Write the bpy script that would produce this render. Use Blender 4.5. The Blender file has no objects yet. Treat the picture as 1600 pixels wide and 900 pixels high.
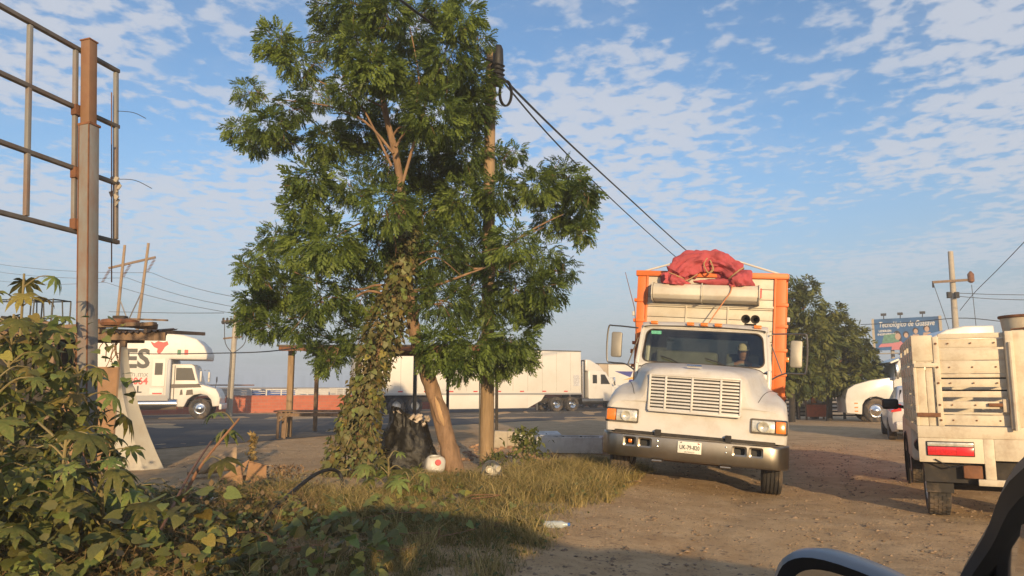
import bpy, bmesh, math, random
import numpy as np
from mathutils import Vector, Matrix, Euler, noise
R = math.radians
PI = math.pi
random.seed(7)
SC = bpy.context.scene
COL = SC.collection

# ------------------------------------------------------------------ camera
CAM_H, F, PITCH = 1.42, 1155.0, math.atan(155 / 1155.0)
cam_d = bpy.data.cameras.new('camera')
cam = bpy.data.objects.new('camera', cam_d)
COL.objects.link(cam)
cam.location = (0, 0, CAM_H)
cam.rotation_euler = (PI / 2 + PITCH, 0, 0)
cam_d.sensor_width = 36
cam_d.lens = 36 * F / 1600
cam_d.clip_start = 0.05
cam_d.clip_end = 6000
SC.camera = cam

# ------------------------------------------------------------------ sky, sun, exposure
SUN_EL, SUN_A = R(10.6), R(-9)          # light travels towards azimuth SUN_A (from +Y, to the right)
world = bpy.data.worlds.new('World')
SC.world = world
world.use_nodes = True
W = world.node_tree
W.nodes.clear()
def wn(t, **k):
    n = W.nodes.new(t)
    for a, b in k.items():
        setattr(n, a, b)
    return n
def wm(op, a, b=None, c=None):
    n = wn('ShaderNodeMath', operation=op)
    for i, x in enumerate((a, b, c)):
        if x is None: continue
        if isinstance(x, (int, float)): n.inputs[i].default_value = x
        else: W.links.new(x, n.inputs[i])
    return n.outputs[0]
sky = wn('ShaderNodeTexSky', sky_type='NISHITA')
sky.sun_disc = False
sky.sun_elevation = SUN_EL
sky.sun_rotation = PI + SUN_A
sky.altitude = 50
sky.air_density = 1.0
sky.dust_density = 1.0
sky.ozone_density = 3.0
tc = wn('ShaderNodeTexCoord')
sep = wn('ShaderNodeSeparateXYZ')
W.links.new(tc.outputs['Generated'], sep.inputs[0])
zc = wm('MAXIMUM', sep.outputs[2], 0.015)
zc = wm('ADD', zc, 0.06)
cx, cy = wm('DIVIDE', sep.outputs[0], zc), wm('DIVIDE', sep.outputs[1], zc)
comb = wn('ShaderNodeCombineXYZ')
W.links.new(cx, comb.inputs[0]); W.links.new(cy, comb.inputs[1])
def wnoise(scale, detail, rough, off, vec=comb.outputs[0], dist=0.0):
    m = wn('ShaderNodeMapping'); m.inputs['Location'].default_value = off
    m.inputs['Rotation'].default_value = (0, 0, 0.6)
    W.links.new(vec, m.inputs[0])
    n = wn('ShaderNodeTexNoise'); n.inputs['Scale'].default_value = scale
    n.inputs['Detail'].default_value = detail; n.inputs['Roughness'].default_value = rough
    n.inputs['Distortion'].default_value = dist
    W.links.new(m.outputs[0], n.inputs['Vector'])
    return n.outputs['Fac']
def wramp(x, a, b):
    n = wn('ShaderNodeMapRange', interpolation_type='SMOOTHSTEP')
    n.inputs['From Min'].default_value = a; n.inputs['From Max'].default_value = b
    W.links.new(x, n.inputs['Value'])
    return n.outputs[0]
big = wnoise(0.62, 2, 0.45, (1.75, 2.35, 0))
cell = wnoise(12.0, 4, 0.52, (3.1, 0.4, 0), dist=0.15)
fine = wnoise(2.2, 6, 0.62, (7.7, 2.2, 0))
cover = wramp(big, 0.30, 0.54)
puff = wramp(wm('ADD', wm('ADD', wm('MULTIPLY', cell, 0.76), wm('MULTIPLY', fine, 0.24)), wm('MULTIPLY', wm('SUBTRACT', cover, 0.6), 0.24)), 0.465, 0.62)
veil = wm('MULTIPLY', wramp(wm('ADD', fine, wm('MULTIPLY', cover, 0.16)), 0.52, 0.88), 0.18)
dens = wm('MAXIMUM', wm('MULTIPLY', puff, wm('ADD', wm('MULTIPLY', cover, 0.40), 0.42)), veil)
lo = wm('ADD', wm('MULTIPLY', wramp(sep.outputs[2], 0.02, 0.26), 0.78), 0.22)
dens = wm('MULTIPLY', dens, lo)
hazef = wm('MULTIPLY', wm('SUBTRACT', 1.0, wramp(sep.outputs[2], -0.02, 0.33)), 0.92)
skymix = wn('ShaderNodeMix', data_type='RGBA')
skymix.inputs['B'].default_value = (2.0, 2.18, 2.5, 1)
W.links.new(hazef, skymix.inputs['Factor'])
W.links.new(sky.outputs[0], skymix.inputs['A'])
cl = wn('ShaderNodeMix', data_type='RGBA')
cl.inputs['B'].default_value = (3.15, 3.3, 3.65, 1)
W.links.new(dens, cl.inputs['Factor'])
W.links.new(skymix.outputs['Result'], cl.inputs['A'])
bg = wn('ShaderNodeBackground')
bg.inputs['Strength'].default_value = 0.15
W.links.new(cl.outputs['Result'], bg.inputs['Color'])
wo = wn('ShaderNodeOutputWorld')
W.links.new(bg.outputs[0], wo.inputs['Surface'])

sun_d = bpy.data.lights.new('sun', 'SUN')
sun_d.energy = 4.3
sun_d.angle = R(0.6)
sun_d.color = (1.0, 0.71, 0.38)
sun = bpy.data.objects.new('sun', sun_d)
COL.objects.link(sun)
ld = Vector((math.sin(SUN_A) * math.cos(SUN_EL), math.cos(SUN_A) * math.cos(SUN_EL), -math.sin(SUN_EL)))
sun.rotation_euler = ld.to_track_quat('-Z', 'Y').to_euler()
sun.location = (4, -20, 12)

vs = SC.view_settings
vs.view_transform = 'Standard'; vs.look = 'None'; vs.gamma = 1; vs.use_curve_mapping = False
vs.exposure = 0.42
SC.cycles.use_denoising = True
SC.cycles.max_bounces = 7
SC.cycles.transparent_max_bounces = 12

# ------------------------------------------------------------------ helpers
def P(px, py, Y):
    """place seen at photo position (px, py), at distance Y along the ground"""
    u, v = (px - 800) / F, (450 - py) / F
    d = Vector((u, math.cos(PITCH) - v * math.sin(PITCH), math.sin(PITCH) + v * math.cos(PITCH)))
    return Vector((0, 0, CAM_H)) + d * (Y / d.y)

def sstep(a, b, x):
    t = min(1, max(0, (x - a) / (b - a)))
    return t * t * (3 - 2 * t)

def edge_x(y):
    """right-hand edge of the grass verge"""
    return 2.3 * (y - 5.3) / 6.8 if y < 12.4 else 2.4

def gz(x, y):
    z = -0.28 * sstep(26, 46, y)
    # grassy mound under the tree, falling to the gravel lot
    m = sstep(1.6, -0.9, x - edge_x(y)) * sstep(15.5, 11.5, y) * sstep(2.0, 6.0, y) * sstep(-7.5, -3.0, x)
    z += 0.13 * m
    z -= 0.05 * sstep(1.0, 4.0, x) * sstep(18, 12, y)
    if abs(x) < 60 and y < 60:
        z += 0.018 * (noise.noise((x * .55, y * .55, 3)) + .5 * noise.noise((x * 1.6, y * 1.6, 9)))
    return z

def gl(n, **k):
    """grouping helper: sets custom properties"""
    for a, b in k.items():
        if b is not None: n[a] = b
    return n

def mat(name, col, rough=0.6, metal=0.0, var=0.0, vscale=6.0, bump=0.0, bscale=40.0, dirt=None, dirt_amt=0.5, dscale=2.0,
        spec=0.5, alpha=1.0, trans=0.0, coat=0.0, obj_rand=0.0, attr=None, attr_col=None, sheen=0.0, stretch=None, emit=None, transl=0.0):
    m = bpy.data.materials.new(name)
    m.use_nodes = True
    nt = m.node_tree
    b = nt.nodes['Principled BSDF']
    L = nt.links.new
    b.inputs['Roughness'].default_value = rough
    b.inputs['Metallic'].default_value = metal
    b.inputs['Specular IOR Level'].default_value = spec
    b.inputs['Coat Weight'].default_value = coat
    b.inputs['Coat Roughness'].default_value = 0.15
    if alpha < 1: b.inputs['Alpha'].default_value = alpha
    if trans: b.inputs['Transmission Weight'].default_value = trans
    c4 = (*col, 1)
    b.inputs['Base Color'].default_value = c4
    if emit:
        b.inputs['Emission Color'].default_value = (*emit[0], 1); b.inputs['Emission Strength'].default_value = emit[1]
    t = nt.nodes.new('ShaderNodeTexCoord')
    src = t.outputs['Object']
    if stretch:
        mp = nt.nodes.new('ShaderNodeMapping'); mp.inputs['Scale'].default_value = stretch
        L(src, mp.inputs[0]); src = mp.outputs[0]
    def ns(scale, detail=5, rg=0.6, off=None):
        n = nt.nodes.new('ShaderNodeTexNoise'); n.inputs['Scale'].default_value = scale
        n.inputs['Detail'].default_value = detail; n.inputs['Roughness'].default_value = rg
        L(src, n.inputs['Vector']); return n.outputs['Fac']
    cur = None
    def mixc(fac, A, B):
        n = nt.nodes.new('ShaderNodeMix'); n.data_type = 'RGBA'
        for s, x in (('Factor', fac), ('A', A), ('B', B)):
            if isinstance(x, (tuple, float, int)): n.inputs[s].default_value = x
            else: L(x, n.inputs[s])
        return n.outputs['Result']
    if var:
        r = nt.nodes.new('ShaderNodeMapRange'); r.inputs['From Min'].default_value = .3; r.inputs['From Max'].default_value = .7
        L(ns(vscale), r.inputs['Value'])
        dk = tuple(max(0, x * (1 - var)) for x in col) + (1,)
        lt = tuple(min(1, x * (1 + var)) for x in col) + (1,)
        cur = mixc(r.outputs[0], dk, lt)
    if attr:
        a = nt.nodes.new('ShaderNodeAttribute'); a.attribute_name = attr
        cur = mixc(a.outputs['Fac'], cur if cur else c4, (*attr_col, 1))
    if obj_rand:
        oi = nt.nodes.new('ShaderNodeObjectInfo')
        h = nt.nodes.new('ShaderNodeHueSaturation')
        mr = nt.nodes.new('ShaderNodeMapRange'); mr.inputs['To Min'].default_value = 1 - obj_rand; mr.inputs['To Max'].default_value = 1 + obj_rand
        L(oi.outputs['Random'], mr.inputs['Value']); L(mr.outputs[0], h.inputs['Value'])
        mr2 = nt.nodes.new('ShaderNodeMapRange'); mr2.inputs['To Min'].default_value = .5 - obj_rand * .1; mr2.inputs['To Max'].default_value = .5 + obj_rand * .05
        L(oi.outputs['Random'], mr2.inputs['Value']); L(mr2.outputs[0], h.inputs['Hue'])
        if cur: L(cur, h.inputs['Color'])
        else: h.inputs['Color'].default_value = c4
        cur = h.outputs[0]
    if dirt:
        r = nt.nodes.new('ShaderNodeMapRange'); r.inputs['From Min'].default_value = .47; r.inputs['From Max'].default_value = .72
        r.inputs['To Max'].default_value = dirt_amt
        L(ns(dscale, 8, .68), r.inputs['Value'])
        cur = mixc(r.outputs[0], cur if cur else c4, (*dirt, 1))
    if cur: L(cur, b.inputs['Base Color'])
    if bump:
        bn = nt.nodes.new('ShaderNodeBump'); bn.inputs['Strength'].default_value = bump; bn.inputs['Distance'].default_value = .02
        L(ns(bscale, 6, .65), bn.inputs['Height']); L(bn.outputs[0], b.inputs['Normal'])
    if transl:
        tr = nt.nodes.new('ShaderNodeBsdfTranslucent'); mx = nt.nodes.new('ShaderNodeMixShader'); mx.inputs[0].default_value = transl
        if cur: L(cur, tr.inputs['Color'])
        else: tr.inputs['Color'].default_value = c4
        out = nt.nodes['Material Output']
        L(b.outputs[0], mx.inputs[1]); L(tr.outputs[0], mx.inputs[2]); L(mx.outputs[0], out.inputs['Surface'])
    return m

def glass_mat(name, tint, a=0.35, rough=0.02):
    """thin pane: mostly see-through, tinted, with a glossy surface"""
    m = bpy.data.materials.new(name); m.use_nodes = True
    nt = m.node_tree; nt.nodes.clear(); L = nt.links.new
    tr = nt.nodes.new('ShaderNodeBsdfTransparent'); tr.inputs[0].default_value = (*tint, 1)
    gs = nt.nodes.new('ShaderNodeBsdfGlossy'); gs.inputs['Roughness'].default_value = rough
    gs.inputs[0].default_value = (.9, .9, .9, 1)
    fr = nt.nodes.new('ShaderNodeFresnel'); fr.inputs[0].default_value = 1.5
    ad = nt.nodes.new('ShaderNodeMath'); ad.operation = 'ADD'; ad.inputs[1].default_value = a; ad.use_clamp = True
    L(fr.outputs[0], ad.inputs[0])
    mx = nt.nodes.new('ShaderNodeMixShader'); L(ad.outputs[0], mx.inputs[0]); L(tr.outputs[0], mx.inputs[1]); L(gs.outputs[0], mx.inputs[2])
    o = nt.nodes.new('ShaderNodeOutputMaterial'); L(mx.outputs[0], o.inputs[0])
    return m

def crom(pts, n):
    """smooth curve through points, n samples per span"""
    pts = [Vector(p) for p in pts]
    if len(pts) < 3: 
        return [pts[0].lerp(pts[-1], i / n) for i in range(n + 1)]
    out = []
    for i in range(len(pts) - 1):
        p0, p1, p2, p3 = pts[max(0, i - 1)], pts[i], pts[i + 1], pts[min(len(pts) - 1, i + 2)]
        for k in range(n):
            t = k / n
            out.append(.5 * ((2 * p1) + (p2 - p0) * t + (2 * p0 - 5 * p1 + 4 * p2 - p3) * t * t + (3 * p1 - p0 - 3 * p2 + p3) * t ** 3))
    out.append(pts[-1])
    return out

class MB:
    def __init__(s): s.v, s.f = [], []
    def add(s, v, f):
        o = len(s.v); s.v += [tuple(x) for x in v]; s.f += [tuple(i + o for i in q) for q in f]; return s
    def box(s, c, d, rot=None):
        c = Vector(c); hx, hy, hz = d[0] / 2, d[1] / 2, d[2] / 2
        vs = [Vector((sx * hx, sy * hy, sz * hz)) for sz in (-1, 1) for sy in (-1, 1) for sx in (-1, 1)]
        if rot is not None:
            if not isinstance(rot, Matrix): rot = Euler(rot).to_matrix()
            vs = [rot @ v for v in vs]
        return s.add([c + v for v in vs], [(0, 2, 3, 1), (4, 5, 7, 6), (0, 1, 5, 4), (1, 3, 7, 5), (3, 2, 6, 7), (2, 0, 4, 6)])
    def bb(s, x0, x1, y0, y1, z0, z1):
        return s.box(((x0 + x1) / 2, (y0 + y1) / 2, (z0 + z1) / 2), (x1 - x0, y1 - y0, z1 - z0))
    def bar(s, p, q, w, h, up=(0, 0, 1)):
        p, q = Vector(p), Vector(q); d = q - p; y = d.normalized(); x = y.cross(Vector(up))
        if x.length < 1e-4: x = y.cross(Vector((1, 0, 0)))
        x.normalize(); z = x.cross(y)
        return s.box((p + q) / 2, (w, d.length, h), Matrix((x, y, z)).transposed())
    def tube(s, pts, rad, n=8, cap=True, rnd=0.0):
        pts = [Vector(p) for p in pts]; k = len(pts)
        rad = [rad] * k if isinstance(rad, (int, float)) else list(rad)
        prev = None; vs, fs = [], []
        for i, p in enumerate(pts):
            d = (pts[min(k - 1, i + 1)] - pts[max(0, i - 1)])
            d = d.normalized() if d.length > 1e-9 else Vector((0, 0, 1))
            if prev is None:
                a = d.cross(Vector((0, 0, 1)) if abs(d.z) < .9 else Vector((1, 0, 0))).normalized()
            else:
                a = (prev - d * prev.dot(d)).normalized()
            prev = a; b = d.cross(a)
            for j in range(n):
                t = 2 * PI * j / n
                r = rad[i] * (1 + (random.uniform(-rnd, rnd) if rnd else 0))
                vs.append(p + (a * math.cos(t) + b * math.sin(t)) * r)
        for i in range(k - 1):
            for j in range(n):
                j2 = (j + 1) % n
                fs.append((i * n + j, i * n + j2, (i + 1) * n + j2, (i + 1) * n + j))
        if cap:
            fs.append(tuple(range(n))[::-1]); fs.append(tuple((k - 1) * n + j for j in range(n)))
        return s.add(vs, fs)
    def lathe(s, prof, c=(0, 0, 0), ax=(0, 0, 1), n=24, closed=False):
        """prof: (radius, along axis)"""
        ax = Vector(ax).normalized(); c = Vector(c)
        a = ax.cross(Vector((0, 0, 1)) if abs(ax.z) < .9 else Vector((1, 0, 0))).normalized(); b = ax.cross(a)
        vs, fs = [], []
        for r, h in prof:
            for j in range(n):
                t = 2 * PI * j / n
                vs.append(c + ax * h + (a * math.cos(t) + b * math.sin(t)) * r)
        m = len(prof)
        for i in range(m if closed else m - 1):
            i2 = (i + 1) % m
            for j in range(n):
                j2 = (j + 1) % n
                fs.append((i * n + j, i * n + j2, i2 * n + j2, i2 * n + j))
        return s.add(vs, fs)
    def loft(s, secs, closed=False, cap=False):
        n = len(secs[0]); vs = [p for q in secs for p in q]; fs = []
        for i in range(len(secs) - 1):
            for j in range(n if closed else n - 1):
                j2 = (j + 1) % n
                fs.append((i * n + j, i * n + j2, (i + 1) * n + j2, (i + 1) * n + j))
        if cap:
            fs.append(tuple(range(n))[::-1]); fs.append(tuple((len(secs) - 1) * n + j for j in range(n)))
        return s.add(vs, fs)
    def prism(s, poly, M, d0, d1):
        """poly of (a, b) in the plane of 4x4 M, pushed from d0 to d1 along its third axis"""
        n = len(poly)
        vs = [M @ Vector((a, b, d0)) for a, b in poly] + [M @ Vector((a, b, d1)) for a, b in poly]
        fs = [tuple(range(n))[::-1], tuple(range(n, 2 * n))] + [(i, (i + 1) % n, n + (i + 1) % n, n + i) for i in range(n)]
        return s.add(vs, fs)
    def ring(s, outer, inner):
        n = len(outer)
        return s.add(list(outer) + list(inner), [(i, (i + 1) % n, n + (i + 1) % n, n + i) for i in range(n)])
    def mesh(s, name, smooth=None, bevel=0, bseg=2):
        me = bpy.data.meshes.new(name)
        me.from_pydata([tuple(v) for v in s.v], [], s.f)
        bm = bmesh.new(); bm.from_mesh(me)
        bmesh.ops.recalc_face_normals(bm, faces=bm.faces)
        if bevel:
            ed = [e for e in bm.edges if len(e.link_faces) == 2 and e.calc_face_angle(0) > .5]
            bmesh.ops.bevel(bm, geom=ed, offset=bevel, segments=bseg, profile=.5, affect='EDGES', clamp_overlap=True)
        bm.to_mesh(me); bm.free()
        if smooth is None: smooth = bevel > 0
        if smooth:
            me.polygons.foreach_set('use_smooth', [True] * len(me.polygons))
            me.set_sharp_from_angle(angle=R(smooth if smooth not in (True, False) else 40))
        return me
    def build(s, name, m, parent=None, smooth=None, bevel=0, bseg=2, loc=None, rot=None):
        return ob(name, s.mesh(name, smooth, bevel, bseg), m, parent, loc, rot)

def ob(name, me, m, parent=None, loc=None, rot=None):
    o = bpy.data.objects.new(name, me); COL.objects.link(o)
    if m is not None and me is not None and not me.materials: me.materials.append(m)
    if parent: o.parent = parent
    if loc is not None: o.location = loc
    if rot is not None: o.rotation_euler = rot
    return o

def tag(o, label=None, cat=None, group=None, kind=None):
    return gl(o, label=label, category=cat, group=group, kind=kind)

def thing(name, label, cat, loc=(0, 0, 0), rot=(0, 0, 0), group=None):
    o = bpy.data.objects.new(name, None); COL.objects.link(o)
    o.empty_display_size = .2
    o.location = loc; o.rotation_euler = rot
    return tag(o, label, cat, group)

def copy_tree(o, parent=None):
    c = o.copy(); COL.objects.link(c); c.parent = parent
    for ch in list(o.children): copy_tree(ch, c)
    return c

_fonts = {}
def text(name, body, size, m, parent, M, align='CENTER', xs=1.0, bold=0.0, shear=0.0, depth=.0015):
    cu = bpy.data.curves.new(name, 'FONT'); cu.body = body; cu.size = size; cu.align_x = align; cu.align_y = 'CENTER'
    cu.extrude = depth; cu.offset = bold; cu.shear = shear; cu.resolution_u = 3
    t = bpy.data.objects.new(name, cu); COL.objects.link(t)
    dg = bpy.context.evaluated_depsgraph_get()
    me = bpy.data.meshes.new_from_object(t.evaluated_get(dg))
    bpy.data.objects.remove(t); bpy.data.curves.remove(cu)
    me.transform(Matrix.Diagonal((xs, 1, 1, 1))); me.transform(M)
    me.materials.clear()
    return ob(name, me, m, parent)

def np_mesh(name, V, faces, m, parent=None, att=None, smooth=False):
    """fast mesh from arrays: V (n,3), faces (k, 3 or 4)"""
    me = bpy.data.meshes.new(name)
    k, c = faces.shape
    me.vertices.add(len(V)); me.vertices.foreach_set('co', np.ascontiguousarray(V, dtype=np.float32).ravel())
    me.loops.add(k * c); me.loops.foreach_set('vertex_index', faces.astype(np.int32).ravel())
    me.polygons.add(k); me.polygons.foreach_set('loop_start', np.arange(0, k * c, c, dtype=np.int32))
    if att is not None:
        a = me.attributes.new('rnd', 'FLOAT', 'FACE'); a.data.foreach_set('value', np.asarray(att, dtype=np.float32))
    me.update(calc_edges=True); me.validate()
    if smooth: me.polygons.foreach_set('use_smooth', [True] * len(me.polygons))
    return ob(name, me, m, parent)

def rrect(w, h, r, n=5):
    """rounded rectangle, points anticlockwise"""
    out = []
    for cx_, cy_, a0 in ((w / 2 - r, h / 2 - r, 0), (-w / 2 + r, h / 2 - r, 90), (-w / 2 + r, -h / 2 + r, 180), (w / 2 - r, -h / 2 + r, 270)):
        for i in range(n + 1):
            a = R(a0 + 90 * i / n); out.append((cx_ + r * math.cos(a), cy_ + r * math.sin(a)))
    return out

# ------------------------------------------------------------------ materials
M = {}
M['dirt'] = None
M['truck_white'] = mat('truck_white_paint', (.56, .545, .52), .40, var=.06, vscale=2, coat=.15, dirt=(.34, .265, .185), dirt_amt=.42, dscale=3.6, bump=.03, bscale=3)
M['white'] = mat('white_paint', (.60, .59, .57), .45, var=.05, vscale=3, dirt=(.45, .37, .28), dirt_amt=.35, dscale=1.2)
M['cream'] = mat('cream_boards', (.58, .54, .46), .55, var=.06, vscale=5, dirt=(.42, .30, .18), dirt_amt=.4, dscale=3)
M['pick_white'] = mat('stake_bed_paint', (.60, .53, .41), .55, var=.07, vscale=4, dirt=(.30, .19, .11), dirt_amt=.5, dscale=6.5, bump=.05, bscale=20)
M['orange'] = mat('orange_paint', (.72, .17, .035), .5, var=.10, vscale=3, dirt=(.40, .12, .05), dirt_amt=.5, dscale=2)
M['steel'] = mat('dull_chrome', (.29, .265, .23), .36, 1.0, var=.15, vscale=3, dirt=(.24, .18, .13), dirt_amt=.5, dscale=2.5)
M['chrome'] = mat('chrome', (.78, .78, .78), .12, 1.0)
M['rubber'] = mat('tyre_rubber', (.035, .032, .03), .85, var=.2, vscale=8, dirt=(.22, .165, .115), dirt_amt=.95, dscale=3)
M['black'] = mat('black_plastic', (.018, .018, .019), .5, var=.2)
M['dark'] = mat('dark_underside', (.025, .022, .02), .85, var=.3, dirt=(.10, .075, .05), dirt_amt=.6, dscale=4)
M['amber'] = mat('amber_lens', (.75, .20, .02), .25, var=.1, vscale=60, coat=.5)
M['redlens'] = mat('red_lens', (.60, .025, .03), .2, var=.25, vscale=70, coat=.6)
M['clear'] = mat('clear_lens', (.62, .60, .52), .15, .3, var=.35, vscale=22, coat=.8)
M['windshield'] = glass_mat('windshield_glass', (.74, .80, .74), .04)
M['darkglass'] = glass_mat('tinted_glass', (.10, .11, .11), .06)
M['carglass'] = glass_mat('car_door_glass', (.045, .045, .045), .05, .04)
M['mirror'] = mat('mirror_glass', (.45, .47, .48), .06, 1.0)
M['wood'] = mat('weathered_wood', (.19, .125, .078), .85, var=.3, vscale=5, bump=.5, bscale=18, stretch=(3, 3, .5))
M['pole_wood'] = mat('pole_wood', (.29, .20, .115), .85, var=.28, vscale=6, bump=.5, bscale=14, stretch=(4, 4, .35), dirt=(.15, .10, .06), dirt_amt=.5, dscale=2.5)
M['bark'] = mat('tan_bark', (.25, .155, .09), .9, var=.35, vscale=7, bump=1.0, bscale=26, stretch=(1.6, 1.6, .45), dirt=(.14, .09, .055), dirt_amt=.5, dscale=3)
M['twig'] = mat('twig_bark', (.20, .12, .07), .9, var=.25, vscale=9)
M['rust'] = mat('rusty_steel', (.20, .09, .045), .8, .2, var=.35, vscale=7, bump=.3, bscale=30)
M['galv'] = mat('painted_steel_post', (.24, .235, .22), .55, .15, var=.12, vscale=4, dirt=(.24, .10, .04), dirt_amt=.75, dscale=2.2, stretch=(1.5, 1.5, .6))
M['frame_steel'] = mat('frame_steel', (.15, .135, .12), .6, .2, var=.25, vscale=5, dirt=(.16, .08, .04), dirt_amt=.7, dscale=4)
M['concrete'] = mat('concrete', (.40, .36, .30), .9, var=.15, vscale=8, bump=.3, bscale=30, dirt=(.24, .19, .14), dirt_amt=.5, dscale=2)
M['cable'] = mat('black_cable', (.014, .014, .015), .55)
M['wire'] = mat('power_wire', (.05, .05, .05), .6)
M['redtarp'] = mat('red_tarp', (.42, .070, .085), .85, var=.25, vscale=4, bump=.6, bscale=14, dirt=(.26, .05, .045), dirt_amt=.5, dscale=5)
M['rope'] = mat('rope', (.38, .26, .13), .9, var=.3, vscale=40)
# ------------------------------------------------------------------ ground, road
def ground_mat():
    m = bpy.data.materials.new('dirt_ground'); m.use_nodes = True
    nt = m.node_tree; L = nt.links.new; b = nt.nodes['Principled BSDF']
    b.inputs['Roughness'].default_value = .95; b.inputs['Specular IOR Level'].default_value = .15
    g = nt.nodes.new('ShaderNodeNewGeometry')
    def ns(s, d=6, r=.6, o=(0, 0, 0)):
        mp = nt.nodes.new('ShaderNodeMapping'); mp.inputs['Location'].default_value = o; L(g.outputs['Position'], mp.inputs[0])
        n = nt.nodes.new('ShaderNodeTexNoise'); n.inputs['Scale'].default_value = s; n.inputs['Detail'].default_value = d; n.inputs['Roughness'].default_value = r
        L(mp.outputs[0], n.inputs['Vector']); return n.outputs['Fac']
    def rmp(x, a, c):
        n = nt.nodes.new('ShaderNodeMapRange'); n.inputs['From Min'].default_value = a; n.inputs['From Max'].default_value = c; L(x, n.inputs['Value']); return n.outputs[0]
    def mix(f, A, B):
        n = nt.nodes.new('ShaderNodeMix'); n.data_type = 'RGBA'
        for s, x in (('Factor', f), ('A', A), ('B', B)):
            if isinstance(x, tuple): n.inputs[s].default_value = x
            else: L(x, n.inputs[s])
        return n.outputs['Result']
    c = mix(rmp(ns(.55), .35, .65), (.43, .285, .158, 1), (.55, .385, .218, 1))
    c = mix(rmp(ns(2.3, 8, .7, (4, 1, 0)), .42, .66), c, (.63, .455, .27, 1))
    c = mix(rmp(ns(9, 6, .7, (1, 7, 0)), .56, .70), c, (.22, .15, .10, 1))
    vo = nt.nodes.new('ShaderNodeTexVoronoi'); vo.inputs['Scale'].default_value = 26; L(g.outputs['Position'], vo.inputs['Vector'])
    pe = nt.nodes.new('ShaderNodeMapRange'); pe.inputs['From Min'].default_value = .10; pe.inputs['From Max'].default_value = .26
    pe.inputs['To Min'].default_value = 1; pe.inputs['To Max'].default_value = 0; L(vo.outputs['Distance'], pe.inputs['Value'])
    pm = nt.nodes.new('ShaderNodeMath'); pm.operation = 'MULTIPLY'; L(pe.outputs[0], pm.inputs[0]); L(rmp(ns(3.1, 3, .5, (9, 9, 0)), .45, .6), pm.inputs[1])
    c = mix(pm.outputs[0], c, (.21, .165, .13, 1))
    L(c, b.inputs['Base Color'])
    ad = nt.nodes.new('ShaderNodeMath'); ad.operation = 'ADD'; L(ns(34, 8, .7), ad.inputs[0]); L(pm.outputs[0], ad.inputs[1])
    bn = nt.nodes.new('ShaderNodeBump'); bn.inputs['Strength'].default_value = .75; bn.inputs['Distance'].default_value = .05
    L(ad.outputs[0], bn.inputs['Height']); L(bn.outputs[0], b.inputs['Normal'])
    return m
M['dirt'] = ground_mat()

def axis(lo, a, b, hi, step, grow=1.35):
    xs = list(np.arange(a, b + 1e-6, step)); s = step; x = b
    while x < hi: s *= grow; x += s; xs.append(min(x, hi))
    s = step; x = a; left = []
    while x > lo: s *= grow; x -= s; left.append(max(x, lo))
    return np.array(left[::-1] + xs)
gx, gy = axis(-2500, -9, 9, 2500, .13), axis(-300, 4.5, 20, 5000, .13)
nx, ny = len(gx), len(gy)
GV = np.zeros((nx * ny, 3)); k = 0
for j, y in enumerate(gy):
    for i, x in enumerate(gx):
        z = gz(x, y)
        if -9 < x < 9 and 4 < y < 20:
            z += .014 * noise.noise((x * 3.6, y * 3.6, 1))
            if x > edge_x(y):
                for off, dr in ((.9, .42), (2.4, .42), (3.9, .40), (5.4, .40), (1.7, .55)):
                    q = x - (off + dr * (y - 5) + .12 * noise.noise((y * .5, off, 2)))
                    z += -.013 * math.exp(-(q / .13) ** 2) + .005 * math.exp(-((abs(q) - .24) / .08) ** 2)
        GV[k] = (x, y, z); k += 1
ii, jj = np.meshgrid(np.arange(nx - 1), np.arange(ny - 1))
b0 = (jj * nx + ii).ravel()
GF = np.stack([b0, b0 + 1, b0 + nx + 1, b0 + nx], 1)
tag(np_mesh('ground', GV, GF, M['dirt'], smooth=True), kind='structure')

M['asphalt'] = mat('asphalt', (.060, .054, .049), .9, var=.22, vscale=.8, bump=.3, bscale=60, dirt=(.16, .115, .075), dirt_amt=.55, dscale=.35)
def road_edge(t):
    # near and far edge of the highway, from left (t=0) to right (t=1)
    near = crom([(-26, 12.5, 0), (-11, 15.5, 0), (-7.2, 19, 0), (-5.0, 23, 0), (-2, 29, 0), (4, 38, 0), (14, 48, 0), (40, 66, 0), (110, 100, 0)], 6)
    far = crom([(-70, 33, 0), (-42, 36, 0), (-26, 42.5, 0), (-18, 46.5, 0), (-10, 52.5, 0), (-1, 59, 0), (12, 66, 0), (36, 80, 0), (105, 116, 0)], 6)
    return near, far
near, far = road_edge(0)
rb = []
NS = 9
for a, b in zip(near, far):
    rb.append([Vector((p.x, p.y, gz(p.x, p.y) + .008)) for p in [a.lerp(b, i / (NS - 1)) for i in range(NS)]])
ro = MB().loft(rb).build('road', M['asphalt'], smooth=True); tag(ro, kind='structure')
# faded edge line
ml = mat('faded_road_paint', (.55, .50, .40), .8, var=.3, vscale=3)
lb = []
for a, b in zip(near, far):
    lb.append([Vector((p.x, p.y, gz(p.x, p.y) + .013)) for p in (a.lerp(b, .55), a.lerp(b, .558))])
tag(MB().loft(lb).build('road_line', ml), kind='structure')

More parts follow.
